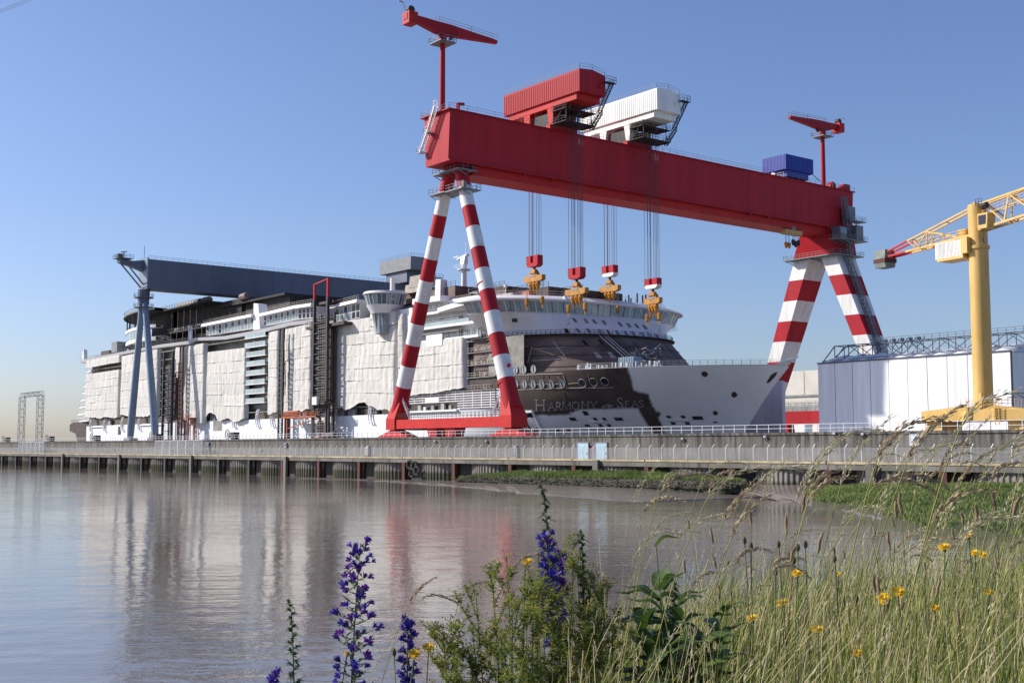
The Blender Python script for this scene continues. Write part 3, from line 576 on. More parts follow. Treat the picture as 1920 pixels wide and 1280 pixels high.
jib(143.9, 1, 14.2, 9.4); jib(270.6, -1, 14, 8.2)
# ---------------------------------------------------------------- trolleys, hoists, hooks
def trolley(y0, m_house, m_frame, name_label, y_r):
    x0, x1 = CX-12.2, CX+14.4; t = thing('hoist_trolley', name_label, 'trolley', (CX, y_r, GT), 'hoist trolleys on the red girder'); y1 = y0+7.6
    b = MB(); b.prism([(x0, y0, 82.6), (x0, y1, 82.6), (x0, y1, 87.2), (x0, (y0+y1)/2, 87.9), (x0, y0, 87.5)], (x1-x0, 0, 0)); h = b.build('winch_house', m_house, t)
    n = 40; st_ = (x1-x0-.3)/n
    b = MB(); b.box(x0+.15, x0+.15+st_*.5, y0-.07, y0-.004, 82.65, 87.1); rib = b.build('cladding_rib', m_house, h)
    for i in range(1, n): c = rib.copy(); COL.objects.link(c); c.location.x = i*st_
    b = MB(); b.box(x1+.004, x1+.4, y1-2.2, y1-1.2, 84.3, 84.9); b.build('hood', m_house, t)
    b = MB(); b.rail([(x0+.2, y0+.1, 87.5), (x1-.1, y0+.1, 87.5), (x1-.1, (y0+y1)/2, 87.9), (x1-.1, y1-.1, 87.2), (x0+.2, y1-.1, 87.2)], 1.15, 1.6, .05); b.build('roof_railing', 'grey_steel', t, fix=False)
    b = MB(); b.box(x0+1.4, x1-1.4, y0+.4, y1-.4, 81.2, 82.59); b.build('frame_beam', m_frame, t)
    for x, s_ in ((CX-4.2, -1), (CX+4.2, 1)):
        for y in (y0+1.1, y1-1.1):
            b = MB(); b.hexa([(x-.55, y-.6, 77.3), (x+.55, y-.6, 77.3), (x+.55, y+.6, 77.3), (x-.55, y+.6, 77.3), (x-1.2, y-.65, 81.19), (x+1.2, y-.65, 81.19), (x+1.2, y+.65, 81.19), (x-1.2, y+.65, 81.19)]); b.build('leg', m_frame, t)
    for x in (CX-4.1, CX+4.1):
        b = MB(); b.box(x-.7, x+.7, y0-.2, y1+.2, 76.3, 77.29); b.build('bogie', 'red' if m_house != 'red' else m_frame, t)
    b = MB(); b.box(CX-3, CX+3, y0+1.2, y1-1.2, 77.6, 80.4); b.build('winch', 'dark_steel', t)
    b = MB(); x = CX+5.4
    for z in (77.2, 80.0): b.box(x, x+4.6, y0-.2, y1+1.2, z-.15, z); b.rail([(x, y0-.2, z), (x+4.6, y0-.2, z), (x+4.6, y1+1.2, z), (x, y1+1.2, z)], 1.1, 1.3, .06)
    for s in (0, 4.4): b.bar((x+s, y0+.2, 77), (x+s, y0+.2, 81.2), .14); b.bar((x+s, y1-.2, 77), (x+s, y1-.2, 81.2), .14); b.bar((x+s, y0+.2, 77), (x+s, y1-.2, 81.2), .1)
    b.bar((x, y0+.2, 77), (x+4.4, y0+.2, 81.2), .1); b.build('access_platform', 'dark_steel', t, fix=False)
    b = MB()
    for p, q in (((CX+8.6, y1+.9, 76.6), (CX+11.2, y1+1.6, 80)), ((CX+11.0, y1+1.2, 80), (CX+14.8, y1+1.5, 85.6))):
        for s in (-.45, .45): b.bar(Vector(p)+Vector((0, s, 0)), Vector(q)+Vector((0, s, 0)), .1, .25); b.rail([Vector(p)+Vector((0, s, 0)), Vector(q)+Vector((0, s, 0))], 1, 1.1, .06)
        n = 12
        for i in range(n+1): u = Vector(p).lerp(Vector(q), i/n); b.bar(u-Vector((0, .45, 0)), u+Vector((0, .45, 0)), .1, .1)
    b.box(CX+14.42, CX+15.7, y1-.8, y1+2, 85.5, 85.65); b.rail([(CX+14.5, y1+2, 85.65), (CX+15.7, y1+2, 85.65), (CX+15.7, y1-.8, 85.65)], 1.3, .8, .06); b.build('stair', 'dark_steel', t, fix=False)
    return t
trolley(170, 'red', 'red_bright', 'red corrugated trolley house with stairs on the red girder top', 174)
trolley(193.3, 'white_paint', 'white_paint', 'white corrugated trolley house with stairs on the red girder top', 197.3)
t = thing('service_trolley', 'blue corrugated trolley house near the far end of the red girder', 'trolley', (CX, 255, GT))
x0, x1, y0, y1 = CX-3.0, CX+4.9, 249.5, 260.8
b = MB(); b.box(x0, x1, y0, y1, 78.6, 82.6); hb = b.build('winch_house', 'blue_house', t)
for i in range(16): b = MB(); u = x0+.1+i*(x1-x0-.2)/16; b.box(u, u+.26, y0-.07, y0-.004, 78.65, 82.5); b.build('cladding_rib', 'blue_house', hb)
for i in range(20): b = MB(); u = y0+.1+i*(y1-y0-.2)/20; b.box(x1+.004, x1+.07, u, u+.3, 78.65, 82.5); b.build('cladding_rib', 'blue_house', hb)
b = MB(); b.box(x0+.6, x1-.5, y0+1, y1-1.5, 76.9, 78.59); b.build('underframe', 'blue_house', t)
b = MB(); b.tube([(x0+4, y0-.6, 77.4), (x0+4, y0+.9, 77.4)], .8, 12); b.box(x0+3.2, x0+6, y0-.9, y0-.2, 76.3, 76.5); b.rail([(x0+2, y0-.9, 76.5), (x1, y0-.9, 76.5)], 1.1, 1, .06); b.bar((x1, y1, 78.4), (x1+.6, y1+2, 77), .2); b.build('winch', 'galvanised', t)
# hook blocks with ropes, and the lifting beams they carry
def hook_set(x, y, zt, zb, red, n, lab, beamlab, zl0, zl1, lower=None, wide=3.3):
    t = thing('hook_block', lab, 'crane hook', (x, y, zb), 'hook blocks on ropes')
    w = 1.25
    for s in (-1, 1):
        b = MB(); b.prism([(x+s*w-.78, y-.8, zt+.0), (x+s*w+.78, y-.8, zt), (x+s*w+.78, y-.8, zb+.9), (x+s*w-.78, y-.8, zb+.9)], (0, 1.6, 0)); b.build('sheave_housing', 'red', t)
    b = MB(); b.prism([(x-w-.78, y-.8, zb+.895), (x+w+.78, y-.8, zb+.895), (x+w+.78, y-.8, zb+.4), (x+w, y-.8, zb), (x-w, y-.8, zb), (x-w-.78, y-.8, zb+.4)], (0, 1.6, 0)); b.build('block_body', 'red' if red else 'white_paint', t)
    b = MB(); x_ = x-w-.83
    for k in range(6): z0 = zb+.5+k*.32; b.hexa([(x_, y-.8, z0), (x_+.045, y-.8, z0), (x_+.045, y+.8, z0+.1), (x_, y+.8, z0+.1), (x_, y-.8, z0+.3), (x_+.045, y-.8, z0+.3), (x_+.045, y+.8, z0+.4), (x_, y+.8, z0+.4)], k % 2); b.box(x_+.05, x_+.3, y-.83, y-.802, z0, z0+.3, k % 2)
    b.build('hazard_panel', ['hook_yellow', 'dark_steel'], t)
    for i in range(n):
        s = -1 if i < n//2 else 1; k = i % (n//2); b = MB(); xx = x+s*(.35+1.75*k/(n//2-1)); yy = y-.5+1.0*((i*7) % 5)/4
        b.bar((xx, yy, zt-.2), (xx, yy, 79.5), .06); b.build('rope', 'rope', t, fix=False)
    b = MB(); b.tube([(x, y, zb), (x, y, zl0-.4)], .3, 8); b.build('shank', 'dark_steel', t)
    t = thing('lifting_beam', beamlab, 'lifting beam', (x, y, zl1), 'yellow lifting beams'); zm = zl0-1.6
    b = MB(); b.prism([(x-.45, y-.5, zl0-.1), (x+.45, y-.5, zl0-.1), (x+1.5, y-.5, zm), (x-1.5, y-.5, zm)], (0, 1, 0)); b.box(x-.9, x+.9, y-.7, y+.7, zl0-1.1, zl0-.7); b.build('yoke', 'hook_yellow', t)
    b = MB(); b.prism([(x-wide, y-.55, zm-.003), (x+wide, y-.55, zm-.003), (x+wide, y-.55, zm-1.1), (x+wide*.75, y-.55, zm-1.35), (x-wide*.75, y-.55, zm-1.35), (x-wide, y-.55, zm-1.1)], (0, 1.1, 0)); b.build('cross_beam', 'hook_yellow', t)
    b = MB(); b.box(x-wide-.06, x-wide-.004, y-.5, y+.5, zm-1.0, zm-.1); b.build('end_plate', 'red' if red else 'rail_white', t)
    b = MB(); b.box(x-.8, x+.8, y-.62, y-.56, zm-.3, zm+.2); b.build('name_plate', 'blue_leg', t)
    for k in (-1, 0, 1):
        xx = x+k*wide*.37; b = MB(); b.tube([(xx, y, zm-1.35), (xx, y, zm-1.9), (xx, y, zm-2.9), (xx, y, zm-3.3)], [.5, .62, .36, .15], 8)
        b.tube([(xx, y, zm-3.2), (xx+.1, y, zm-3.6), (xx+.05, y, zm-4.0), (xx-.2, y, zm-4.05), (xx-.32, y, zm-3.8)], .1, 6); b.build('hook', 'hook_yellow', t)
    for sx in (-1, 1):
        zz = lower if lower else zm-5.2
        for dx in (-.42, 0, .42): b = MB(); b.bar((x+sx*(wide-.55)+dx, y, zm-1.3), (x+sx*(wide-.55)+dx*.6, y, zz), .05); b.build('sling', 'rope', t, fix=False)
        b = MB(); xx = x+sx*(wide-.55); b.tube([(xx, y, zz+.3), (xx, y, zz), (xx, y, zz-1.2), (xx, y, zz-1.6)], [.25, .5, .42, .15], 8); b.tube([(xx+.25*math.cos(a), y, zz-1.95+.35*math.sin(a)) for a in [i*math.pi/5 for i in range(11)]], .07, 5); b.build('lower_hook', 'hook_yellow', t)
        if lower: b = MB(); b.bar((xx, y, zz-2.2), (xx, y, zz-3.9), .06); b.bar((xx-.5, y, zz-4.1), (xx, y, zz-3.7), .12); b.bar((xx+.5, y, zz-4.1), (xx, y, zz-3.7), .12); b.build('sling', 'dark_steel', t)
hook_set(-214.8, 174.6, 49.9, 47.3, True, 10, 'red hook block hanging on ropes behind the girder, upper left of the four', 'orange yellow lifting beam under the leftmost red hook block', 46.9, 42.8)
hook_set(-199.5, 174.0, 45.3, 42.8, True, 12, 'red hook block hanging in front of the girder above the bridge roof', 'orange yellow lifting beam below the second red hook block', 42.3, 38, 37.2)
hook_set(-214.1, 197.2, 49.6, 46.9, False, 10, 'white hook block with red cheeks hanging behind the girder', 'yellow lifting beam with white end under the white block behind the girder', 46.3, 42)
hook_set(-199.4, 197.0, 44.9, 42.5, False, 12, 'white hook block with red cheeks hanging lowest, nearest the bridge wing', 'short yellow lifting beam above the far bridge wing', 42.0, 37.8, 36.6, 2.5)
# small yellow hoist under the girder
q = at(1485, 437, X=CX+2.6); HZ = q.z-61.5; t = thing('underslung_hoist', 'small yellow hoist with hanging hooks under the right end of the red girder', 'hoist', (q.x, q.y, 62)); x, y = CX+2.6, q.y
b = MB(); b.box(x-1.0, x+1.0, y-3.4, y+3.0, 61.0+HZ, 62.1+HZ); b.build('beam', 'yellow', t); b = MB(); b.tube([(x, y-.8, 62.7+HZ), (x, y+.8, 62.7+HZ)], .75, 12); b.bar((x, y-1, 62+HZ), (x, y-.2, GB-.1), .3); b.bar((x, y+1, 62+HZ), (x, y+.2, GB-.1), .3); b.build('carriage', 'grey_steel', t)
for dy, dz in ((-2.7, 58.6), (-1.5, 58.6), (.2, 59.6), (1.2, 59.2), (2.3, 59.6)):
    dz += HZ
    b = MB(); b.bar((x, y+dy, 61+HZ), (x, y+dy, dz), .06); b.bar((x, y+dy+.4, 61+HZ), (x, y+dy+.4, dz), .06); b.build('rope', 'rope', t); b = MB(); b.tube([(x, y+dy+.2, dz+.3), (x, y+dy+.2, dz), (x, y+dy+.2, dz-1), (x, y+dy+.2, dz-1.4)], [.2, .5, .45, .1], 8); b.build('hook', 'hook_yellow' if dy < -1 else 'dark_steel', t)

# ================================================================ BLUE GANTRY CRANE
BX, BN = -379.6, 148.0   # laid out at the near rail, then set back and scaled with it
bc = thing('gantry_crane', 'dark blue gantry crane with slim pale grey legs near the ship stern', 'crane', (BX, BN, GZ))
gd = None
for i in range(6):
    y0, y1 = BN-.5+i*22, BN-.5+(i+1)*22-.06
    b = MB(); b.box(BX-4, BX+3.2, y0, y1, 56.9, 66.3); b.build('girder_section', 'blue_steel', bc)
b = MB(); b.rail([(BX+3.1, BN-.4, 66.3), (BX+3.1, BN+131, 66.3)], 1.1, 2, .07, 2); b.rail([(BX-3.9, BN-.4, 66.3), (BX-3.9, BN+131, 66.3)], 1.1, 2, .07, 2); b.build('railing', 'blue_leg', bc, fix=False)
b = MB(); b.box(BX-4.05, BX+3.25, BN-.9, BN-.504, 56.8, 66.8); b.build('end_plate', 'blue_leg', bc)
b = MB(); b.prism([(BX-2, BN-.91, 66.2), (BX-2, BN-.91, 62.6), (BX-2, BN-4.5, 63.8), (BX-2, BN-8.8, 64.8), (BX-2, BN-8.8, 66.0), (BX-2, BN-4.5, 65.6)], (2.6, 0, 0)); b.build('end_bracket', 'blue_steel', bc)
b = MB(); b.bar((BX-1, BN-8, 64.7), (BX-1, BN-1.2, 57.4), .4); b.bar((BX+.4, BN-5.8, 63.8), (BX+.4, BN-1.0, 58.4), .4); b.build('bracket_stay', 'grey_steel', bc)
b = MB(); b.box(BX-3, BX+2, BN-9.8, BN-5.0, 66.05, 66.2); b.rail([(BX-3, BN-9.8, 66.2), (BX+2, BN-9.8, 66.2), (BX+2, BN-5, 66.2)], 1.1, 1.2, .1); b.bar((BX-.5, BN-7.2, 66.2), (BX-.5, BN-7.2, 68.2), .3); b.bar((BX-.5, BN-8.2, 68.2), (BX-.5, BN-6.2, 68.6), .5, .25); b.box(BX-1, BX+1, BN-9.5, BN-8, 66.2, 67.4); b.bar((BX, BN-.7, 66.8), (BX, BN-.7, 71), .12); b.build('lookout_platform', 'blue_steel', bc)
b = MB(); b.tube([(BX-1.4, BN, 52.0), (BX-1.4, BN, 56.85)], [1.7, 1.9], 16); b.build('leg_head', 'blue_steel', bc)
for xf in (BX-9.4, BX+10.4):
    s = -1 if xf < BX else 1
    b = MB(); b.tube([(BX-1.4+s*1.25, BN, 52.4), (xf, BN, 13), (xf+s*.6, BN, GZ+.6)], [.95, 1.2, 1.0], 20); smooth_by_angle(b.build('leg', 'blue_leg', bc), 40)
    b = MB(); b.box(xf-2.5, xf+2.5, BN-1.4, BN+1.4, GZ+.02, GZ+1.9); b.build('bogie', 'grey_steel', bc)
for z in (51.0, 54.2):
    b = MB(); b.prism([(BX-1.4+3.4*math.cos(i*math.pi/6), BN+3*math.sin(i*math.pi/6), z) for i in range(12)], (0, 0, .25)); b.rail([(BX-1.4+3.4*math.cos(i*math.pi/6), BN+3*math.sin(i*math.pi/6), z+.25) for i in range(13)], 1.1, 2, .07); b.build('ring_platform', 'blue_steel', bc, fix=False)
t = thing('hoist_trolley', 'pale grey trolley house on the blue girder behind the ship', 'trolley', (BX, 247, 66.3), 'hoist trolleys on the blue girder')
ay = at(757, 510, X=BX+9).y
b = MB(); b.box(BX-9, BX+12, ay+1, ay+11, 70.6, 75.3); b.build('winch_house', 'grey_steel', t)
b = MB(); b.box(BX-6, BX+8, ay+2, ay+9, 66.4, 70.55); b.build('frame', 'blue_steel', t)
b = MB(); b.rail([(BX-9, ay+1, 75.3), (BX+12, ay+1, 75.3), (BX+12, ay+11, 75.3)], 1.2, 1.5, .07); b.box(BX+12.1, BX+14, ay+6, ay+14, 68, 68.2); b.rail([(BX+14, ay+6, 68.2), (BX+14, ay+14, 68.2)], 1.2, 1.5, .08); b.build('railing', 'grey_steel', t, fix=False)
b = MB()
for x in (BX-5, BX+5): b.box(x-.8, x+.8, BN+128, BN+132, GZ+.02, 56.85)
b.build('leg', 'blue_leg', bc)

# the blue crane runs on its own rails, further from the river than the red one
KB = 161.5/148.0
for o in [o for o in bpy.data.objects if o.type == 'MESH' and o.parent and (o.parent == bc or o.parent == t) or (o.type == 'MESH' and o.parent and o.parent.parent == bc)]:
    w0 = world(o)
    for v in o.data.vertices:
        g_ = v.co+w0; v.co = Vector((g_.x*KB, g_.y*KB, EYE+(g_.z-EYE)*KB if g_.z > 12 else g_.z))-w0
# ================================================================ YELLOW TOWER CRANE
P = at(1845, 780, Y=168.5); YX, YY = P.x, 168.5
yc = thing('tower_crane', 'yellow tower crane with a thick tubular mast on the right', 'crane', (YX, YY, GZ))
b = MB(); b.tube([(YX, YY, 12.2), (YX, YY, 36.2)], 1.42, 32); smooth_by_angle(b.build('mast', 'yellow', yc), 40)
b = MB(); b.tube([(YX, YY, 36.7), (YX, YY, 43.0)], 1.36, 32); b.tube([(YX, YY, 36.21), (YX, YY, 36.69)], 1.62, 32); b.tube([(YX-.4, YY, 43), (YX-.4, YY, 43.6)], [.6, .05], 5); smooth_by_angle(b.build('slewing_head', 'yellow', yc), 40)
wx, wy = 8.4, 5.2
b = MB(); b.prism([(YX-wx, YY-3.4, 10.3), (YX-3.5, YY-4.2, 10.3), (YX+3.5, YY-4.2, 10.3), (YX+wx, YY-3.4, 10.3), (YX+wx, YY+3.4, 10.3), (YX-wx, YY+3.4, 10.3)], (0, 0, 1.6))
b.hexa([(YX-wx, YY-3.4, 11.905), (YX+wx, YY-3.4, 11.905), (YX+wx, YY+3.4, 11.905), (YX-wx, YY+3.4, 11.905), (YX-3.2, YY-2.4, 12.5), (YX+3.2, YY-2.4, 12.5), (YX+3.2, YY+2.4, 12.5), (YX-3.2, YY+2.4, 12.5)]); b.build('base_frame', 'yellow', yc)
b = MB(); b.tube([(YX-.1, YY-4.0, 10.31), (YX-.1, YY-4.0, 12.3)], .75, 14); b.tube([(YX+4.2, YY-3.8, 10.31), (YX+4.2, YY-3.8, 12.1)], .6, 14); b.build('base_column', 'yellow', yc)
for x in (YX-6.8, YX+6.8): b = MB(); b.box(x-1.4, x+1.4, YY-2.8, YY-1.2, GZ+.02, 10.29); b.box(x-1.4, x+1.4, YY+1.2, YY+2.8, GZ+.02, 10.29); b.build('bogie', 'yellow', yc)
b = MB(); b.rail([(YX-2.2, YY-2.6, 12.5), (YX+5.4, YY-2.6, 12.5), (YX+5.4, YY+2, 12.5)], 1.1, 1, .05, 3); b.rail([(YX-1.6, YY-3.6, 12.1), (YX+5, YY-3.6, 12.1)], 1.1, 1.0, .05); b.box(YX+1.0, YX+1.6, YY-3.2, YY-2.7, 12.2, 14.4); b.build('base_railing', 'yellow', yc, fix=False)
b = MB()
for s in (0, .6): b.bar((YX+4.4+s, YY-4.4, 9.6), (YX+4.4+s, YY-4.4, 12.9), .08)
for k in range(9): b.bar((YX+4.4, YY-4.4, 9.8+k*.33), (YX+5.0, YY-4.4, 9.8+k*.33), .06)
b.build('base_ladder', 'yellow', yc)
JD = Vector((-.982, .188, 0)); JN = Vector((.188, .982, 0)); J0 = Vector((YX, YY, 0))
def jp(s, z, n=0): return J0+JD*s+JN*n+ZZ*z
bt = MB(); rd = MB()
for n in (-.9, .9):
    bt.bar(jp(.8, 38.4, n), jp(14, 37.8, n*.8), .32); rd.bar(jp(14, 37.8, n*.8), jp(19.5, 37.5, n*.7), .3); bt.bar(jp(.8, 42.6, n*.6), jp(13.6, 39.5, n*.8), .26); rd.bar(jp(13.6, 39.5, n*.8), jp(19, 38.2, n*.7), .26)
    bt.bar(jp(3.0, 38.4, n), jp(9.5, 40.4, n*.8), .18); bt.bar(jp(9.5, 40.4, n*.8), jp(11.5, 37.9, n*.8), .16); bt.bar(jp(9.5, 40.4, n*.8), jp(9.5, 38, n*.8), .16); bt.bar(jp(9.5, 38.0, n*.8), jp(6.2, 39.3, n*.8), .14); bt.bar(jp(6.2, 39.3, n*.8), jp(5.6, 38.2, n*.8), .14); bt.bar(jp(11.5, 37.9, n*.8), jp(13.6, 39.5, n*.8), .16)
for s, z in ((4, 38.2), (8, 38.0), (11, 37.9), (13, 39.6), (9.5, 40.4), (6, 41.3)): bt.bar(jp(s, z, -.75), jp(s, z, .75), .15)
bt.build('counter_jib', 'yellow', yc); rd.build('counter_jib_tail', 'red_bright', yc)
b = MB(); b.rail([jp(2, 38.5, -1), jp(12, 38, -1)], 1, 1.3, .05); b.build('jib_walkway', 'yellow', yc, fix=False)
b = MB()
def cw(z0, z1, w0, w1): b.hexa([jp(18.2, z0, -w0), jp(20.6, z0, -w0), jp(20.6, z0, w0), jp(18.2, z0, w0), jp(18.3, z1, -w1), jp(20.5, z1, -w1), jp(20.5, z1, w1), jp(18.3, z1, w1)])
cw(35.9, 36.7, 1.0, 1.25); cw(37.35, 38.8, 1.25, 1.0); b.build('counterweight', 'counterweight', yc)
b = MB(); b.hexa([jp(18.1, 36.705, -1.3), jp(20.7, 36.705, -1.3), jp(20.7, 36.705, 1.3), jp(18.1, 36.705, 1.3), jp(18.1, 37.345, -1.3), jp(20.7, 37.345, -1.3), jp(20.7, 37.345, 1.3), jp(18.1, 37.345, 1.3)]); b.build('counterweight_band', 'rust', yc)
b = MB(); b.hexa([jp(1.5, 35.4, -1.7), jp(6.9, 35.4, -1.7), jp(6.9, 35.4, .9), jp(1.5, 35.4, .9), jp(1.5, 37.9, -1.7), jp(6.9, 37.9, -1.7), jp(6.9, 37.9, .9), jp(1.5, 37.9, .9)]); mh = b.build('machinery_house', 'white_paint', yc)
for i in range(20): b = MB(); s = 1.6+i*.265; b.bar(jp(s, 35.45, -1.73), jp(s, 37.85, -1.73), .1, .06); b.build('cladding_rib', 'white_paint', mh)
b = MB(); b.hexa([jp(1.3, 35.0, -1.9), jp(6.4, 35.0, -1.9), jp(6.4, 35.0, 1.2), jp(1.3, 35.0, 1.2), jp(1.3, 35.39, -1.9), jp(6.4, 35.39, -1.9), jp(6.4, 35.39, 1.2), jp(1.3, 35.39, 1.2)]); b.hexa([jp(.2, 35.6, -2.2), jp(1.45, 35.6, -2.2), jp(1.45, 35.6, -1), jp(.2, 35.6, -1), jp(.2, 38.0, -2.2), jp(1.45, 38.0, -2.2), jp(1.45, 38, -1), jp(.2, 38, -1)]); b.hexa([jp(1.7, 38.5, -.8), jp(3.2, 38.5, -.8), jp(3.2, 38.5, .8), jp(1.7, 38.5, .8), jp(1.7, 39.6, -.8), jp(3.2, 39.6, -.8), jp(3.2, 39.6, .8), jp(1.7, 39.6, .8)]); b.build('winch_deck', 'yellow', yc)
b = MB()
for n in (-.8, .8):
    b.bar(jp(-.8, 39.0, n), jp(-34, 42.2, n), .32); b.bar(jp(-.6, 42.9, n*.6), jp(-20, 45.1, 0), .3); b.bar(jp(-20, 45.1, 0), jp(-36, 43, 0), .3)
    pts = [(-1.6, 42.9, .5), (-5.6, 39.5, 1), (-6.2, 43.5, .4), (-11, 40.0, 1), (-12, 44.1, .3), (-16, 40.5, 1), (-19, 44.9, .1), (-22, 41, 1)]
    for p, q in zip(pts, pts[1:]): b.bar(jp(p[0], p[1], n*p[2]), jp(q[0], q[1], n*q[2]), .2)
for s in (-5.6, -8.4, -11, -16): b.bar(jp(s, 39.1-.1*s, -.8), jp(s, 39.1-.1*s, .8), .16); b.bar(jp(s, 39.1-.1*s, .8), jp(s-2.5, 39.3-.1*s, -.8), .14)
b.build('jib', 'yellow', yc)
b = MB()
for n in (-.4, .4): b.bar(jp(-1.4, 41.2, n), jp(-11, 42.5, n), .14)
b.rail([jp(-1.4, 41.3, -.5), jp(-11, 42.6, -.5)], .9, 1, .05); b.build('walkway', 'yellow', yc, fix=False)
b = MB(); b.hexa([jp(-1.5, 38.9, -1.7), jp(-3.2, 38.9, -1.7), jp(-3.2, 38.9, 0), jp(-1.5, 38.9, 0), jp(-1.5, 41.2, -1.7), jp(-3.4, 41.2, -1.7), jp(-3.4, 41.2, 0), jp(-1.5, 41.2, 0)]); cb = b.build('cab', 'yellow', yc)
b = MB(); b.hexa([jp(-1.7, 39.5, -1.74), jp(-3.0, 39.5, -1.74), jp(-3.0, 39.5, -1.705), jp(-1.7, 39.5, -1.705), jp(-1.7, 40.9, -1.74), jp(-3.1, 40.9, -1.74), jp(-3.1, 40.9, -1.705), jp(-1.7, 40.9, -1.705)]); b.build('cab_window', 'window_dark', cb)
b = MB(); b.rail([jp(0, 42.4, -2)+JD*a for a in (-1.5, -2.6)], 1, .5, .06); b.tube([jp(-1.6, 42.4, -.8), jp(-2.6, 42.5, -.8)], .5, 8); b.rail([jp(-1.6, 36.7, -1), jp(-2.6, 36.7, -1)], 1, .5, .06); b.bar(jp(-1.7, 37, -.8), jp(-1.7, 39, -.8), .1); b.build('rope_sheaves', 'dark_steel', yc)

# ================================================================ WHITE SHED, BACKGROUND
SY = 196.5; sx0, sx1, sn = -153.1, -112.4, 10
sh = thing('paint_shed', 'long white panelled shed with a roof truss behind the yellow crane', 'shed', (sx0, SY, GZ))
w = (sx1-sx0)/sn
b = MB(); b.box(sx0, sx0+w-.13, SY, SY+.4, GZ, 22.8); pn = b.build('panel', 'shed_white', sh)
for i in range(1, sn): c = pn.copy(); COL.objects.link(c); c.location.x = i*w; c.location.y = R(-.02, .02)
b = MB()
for i in range(sn+1): b.box(sx0+i*w-.09, sx0+i*w+.03, SY+.1, SY+.38, GZ, 23.0)
b.build('frame_post', 'shed_frame', sh)
b = MB(); b.box(sx1-.35, sx1-.001, SY+.41, SY+60, GZ, 22.8); b.box(sx0+.02, sx0+.3, SY+.41, SY+60, GZ, 22.8); b.box(sx0+.31, sx1-.36, SY+59.6, SY+59.99, GZ, 22.8); b.build('side_wall', 'shed_white', sh)
for i in range(sn):
    b = MB(); x = sx0+i*w; ry = []
    for y, k in ((SY+.02, 0), (SY+2, .55), (SY+6, 1), (SY+30, 1), (SY+59, .9)): ry.append([(x+.05+(w-.1)*u/8, y, 22.82+.05+1.9*k*math.sin(math.pi*u/8)**.8) for u in range(9)])
    b.grid(ry); b.build('roof_vault', 'shed_white', sh, smooth=True)
b = MB(); b.bar((sx0-.1, SY-.05, 22.95), (sx1, SY-.05, 22.95), .25)
b.build('eaves_beam', 'shed_frame', sh)
tr = MB(); y0 = SY+1.2; z0, z1 = 24.0, 26.2; xs = [sx0+.2+i*(sx1+12-sx0)/16 for i in range(17)]
for yy in (y0, y0+3):
    tr.bar((xs[0], yy, 23.1), (xs[1]-.3, yy, z1), .16); tr.bar((xs[1]-.3, yy, z1), (xs[-1], yy, z1), .18); tr.bar((xs[0], yy, z0-.6), (xs[-1], yy, z0), .16)
    for i in range(1, 16): tr.bar((xs[i]-.3, yy, z1), (xs[i]-.3, yy, z0), .13); tr.bar((xs[i]-.3, yy, z0), (xs[i+1]-.3, yy, z1), .12) if i % 2 else tr.bar((xs[i]-.3, yy, z1), (xs[i+1]-.3, yy, z0), .12)
for x in xs[1:]: tr.bar((x-.3, y0, z1), (x-.3, y0+3, z1), .12)
for i in range(6): tr.bar((sx0+13+i*1.8, y0-.4, 24.9), (sx0+14.2+i*1.8, y0+.2, 26.7), .14); tr.bar((sx0+13+i*1.8, y0-.4, 26.6), (sx0+14.2+i*1.8, y0+.2, 24.6), .14); tr.tube([(sx0+13+i*1.8, y0, 26.5), (sx0+13+i*1.8, y0+.4, 26.5)], .35, 8)
tr.rail([(sx0+12, y0-.2, z1), (sx1+10, y0-.2, z1)], .9, 1.6, .06); tr.build('roof_truss', 'shed_frame', sh, fix=False)
t = thing('hall', 'cream industrial hall seen between the bow and the white shed', 'building', (-222, 340, GZ))
b = MB(); b.box(-300, -196, 342, 380, GZ, 33); b.build('wall', 'cream', t); b = MB(); b.box(-300.2, -195.8, 341.6, 380.2, 24.0, 24.7); b.box(-300, -196, 341.4, 341.98, 17.8, 20.8); b.build('ledge', 'deck_grey', t)
for i in range(12): b = MB(); b.box(-298+i*8.5, -297.9+i*8.5, 341.9, 341.99, 24.8, 32.8); b.build('wall_joint', 'deck_grey', t)
b = MB(); b.rail([(-300, 341.5, 20.8), (-196, 341.5, 20.8)], 1.5, 3, .1); b.build('railing', 'grey_steel', t, fix=False)
t = thing('site_hoarding', 'white and blue printed hoarding under the far red crane beam', 'hoarding', (-225, 290, GZ)); cl = ['ship_white', 'blue_leg', 'pink_panel', 'ship_white']
for i in range(14): b = MB(); b.box(-244+i*2.6, -244+i*2.6+2.55, 290, 290.2, GZ, 13+R(-.3, .3)); b.build('board', cl[i % 4], t)
t = thing('site_tent', 'pale pinkish panelled shed wall standing behind the ship stem', 'shed', (-198, 232.5, GZ))
x0 = at(1370, 800, Y=234.5).x; x1 = at(1468, 800, Y=234.5).x; n = 6
for i in range(n): b = MB(); u = x0+(x1-x0)*i/n; b.box(u, u+(x1-x0)/n-.05, 234.5, 235+R(0, .04), GZ, 22.6); b.build('panel', 'pink_panel', t)
b = MB(); b.box(x0, x1-.06, 235.1, 235.6, GZ, 22.5); b.build('shell', 'pink_panel', t)
for px, lab, m_ in ((1505, 'small white stacked cabin block under the far red beam', 'ship_white'),):
    pass
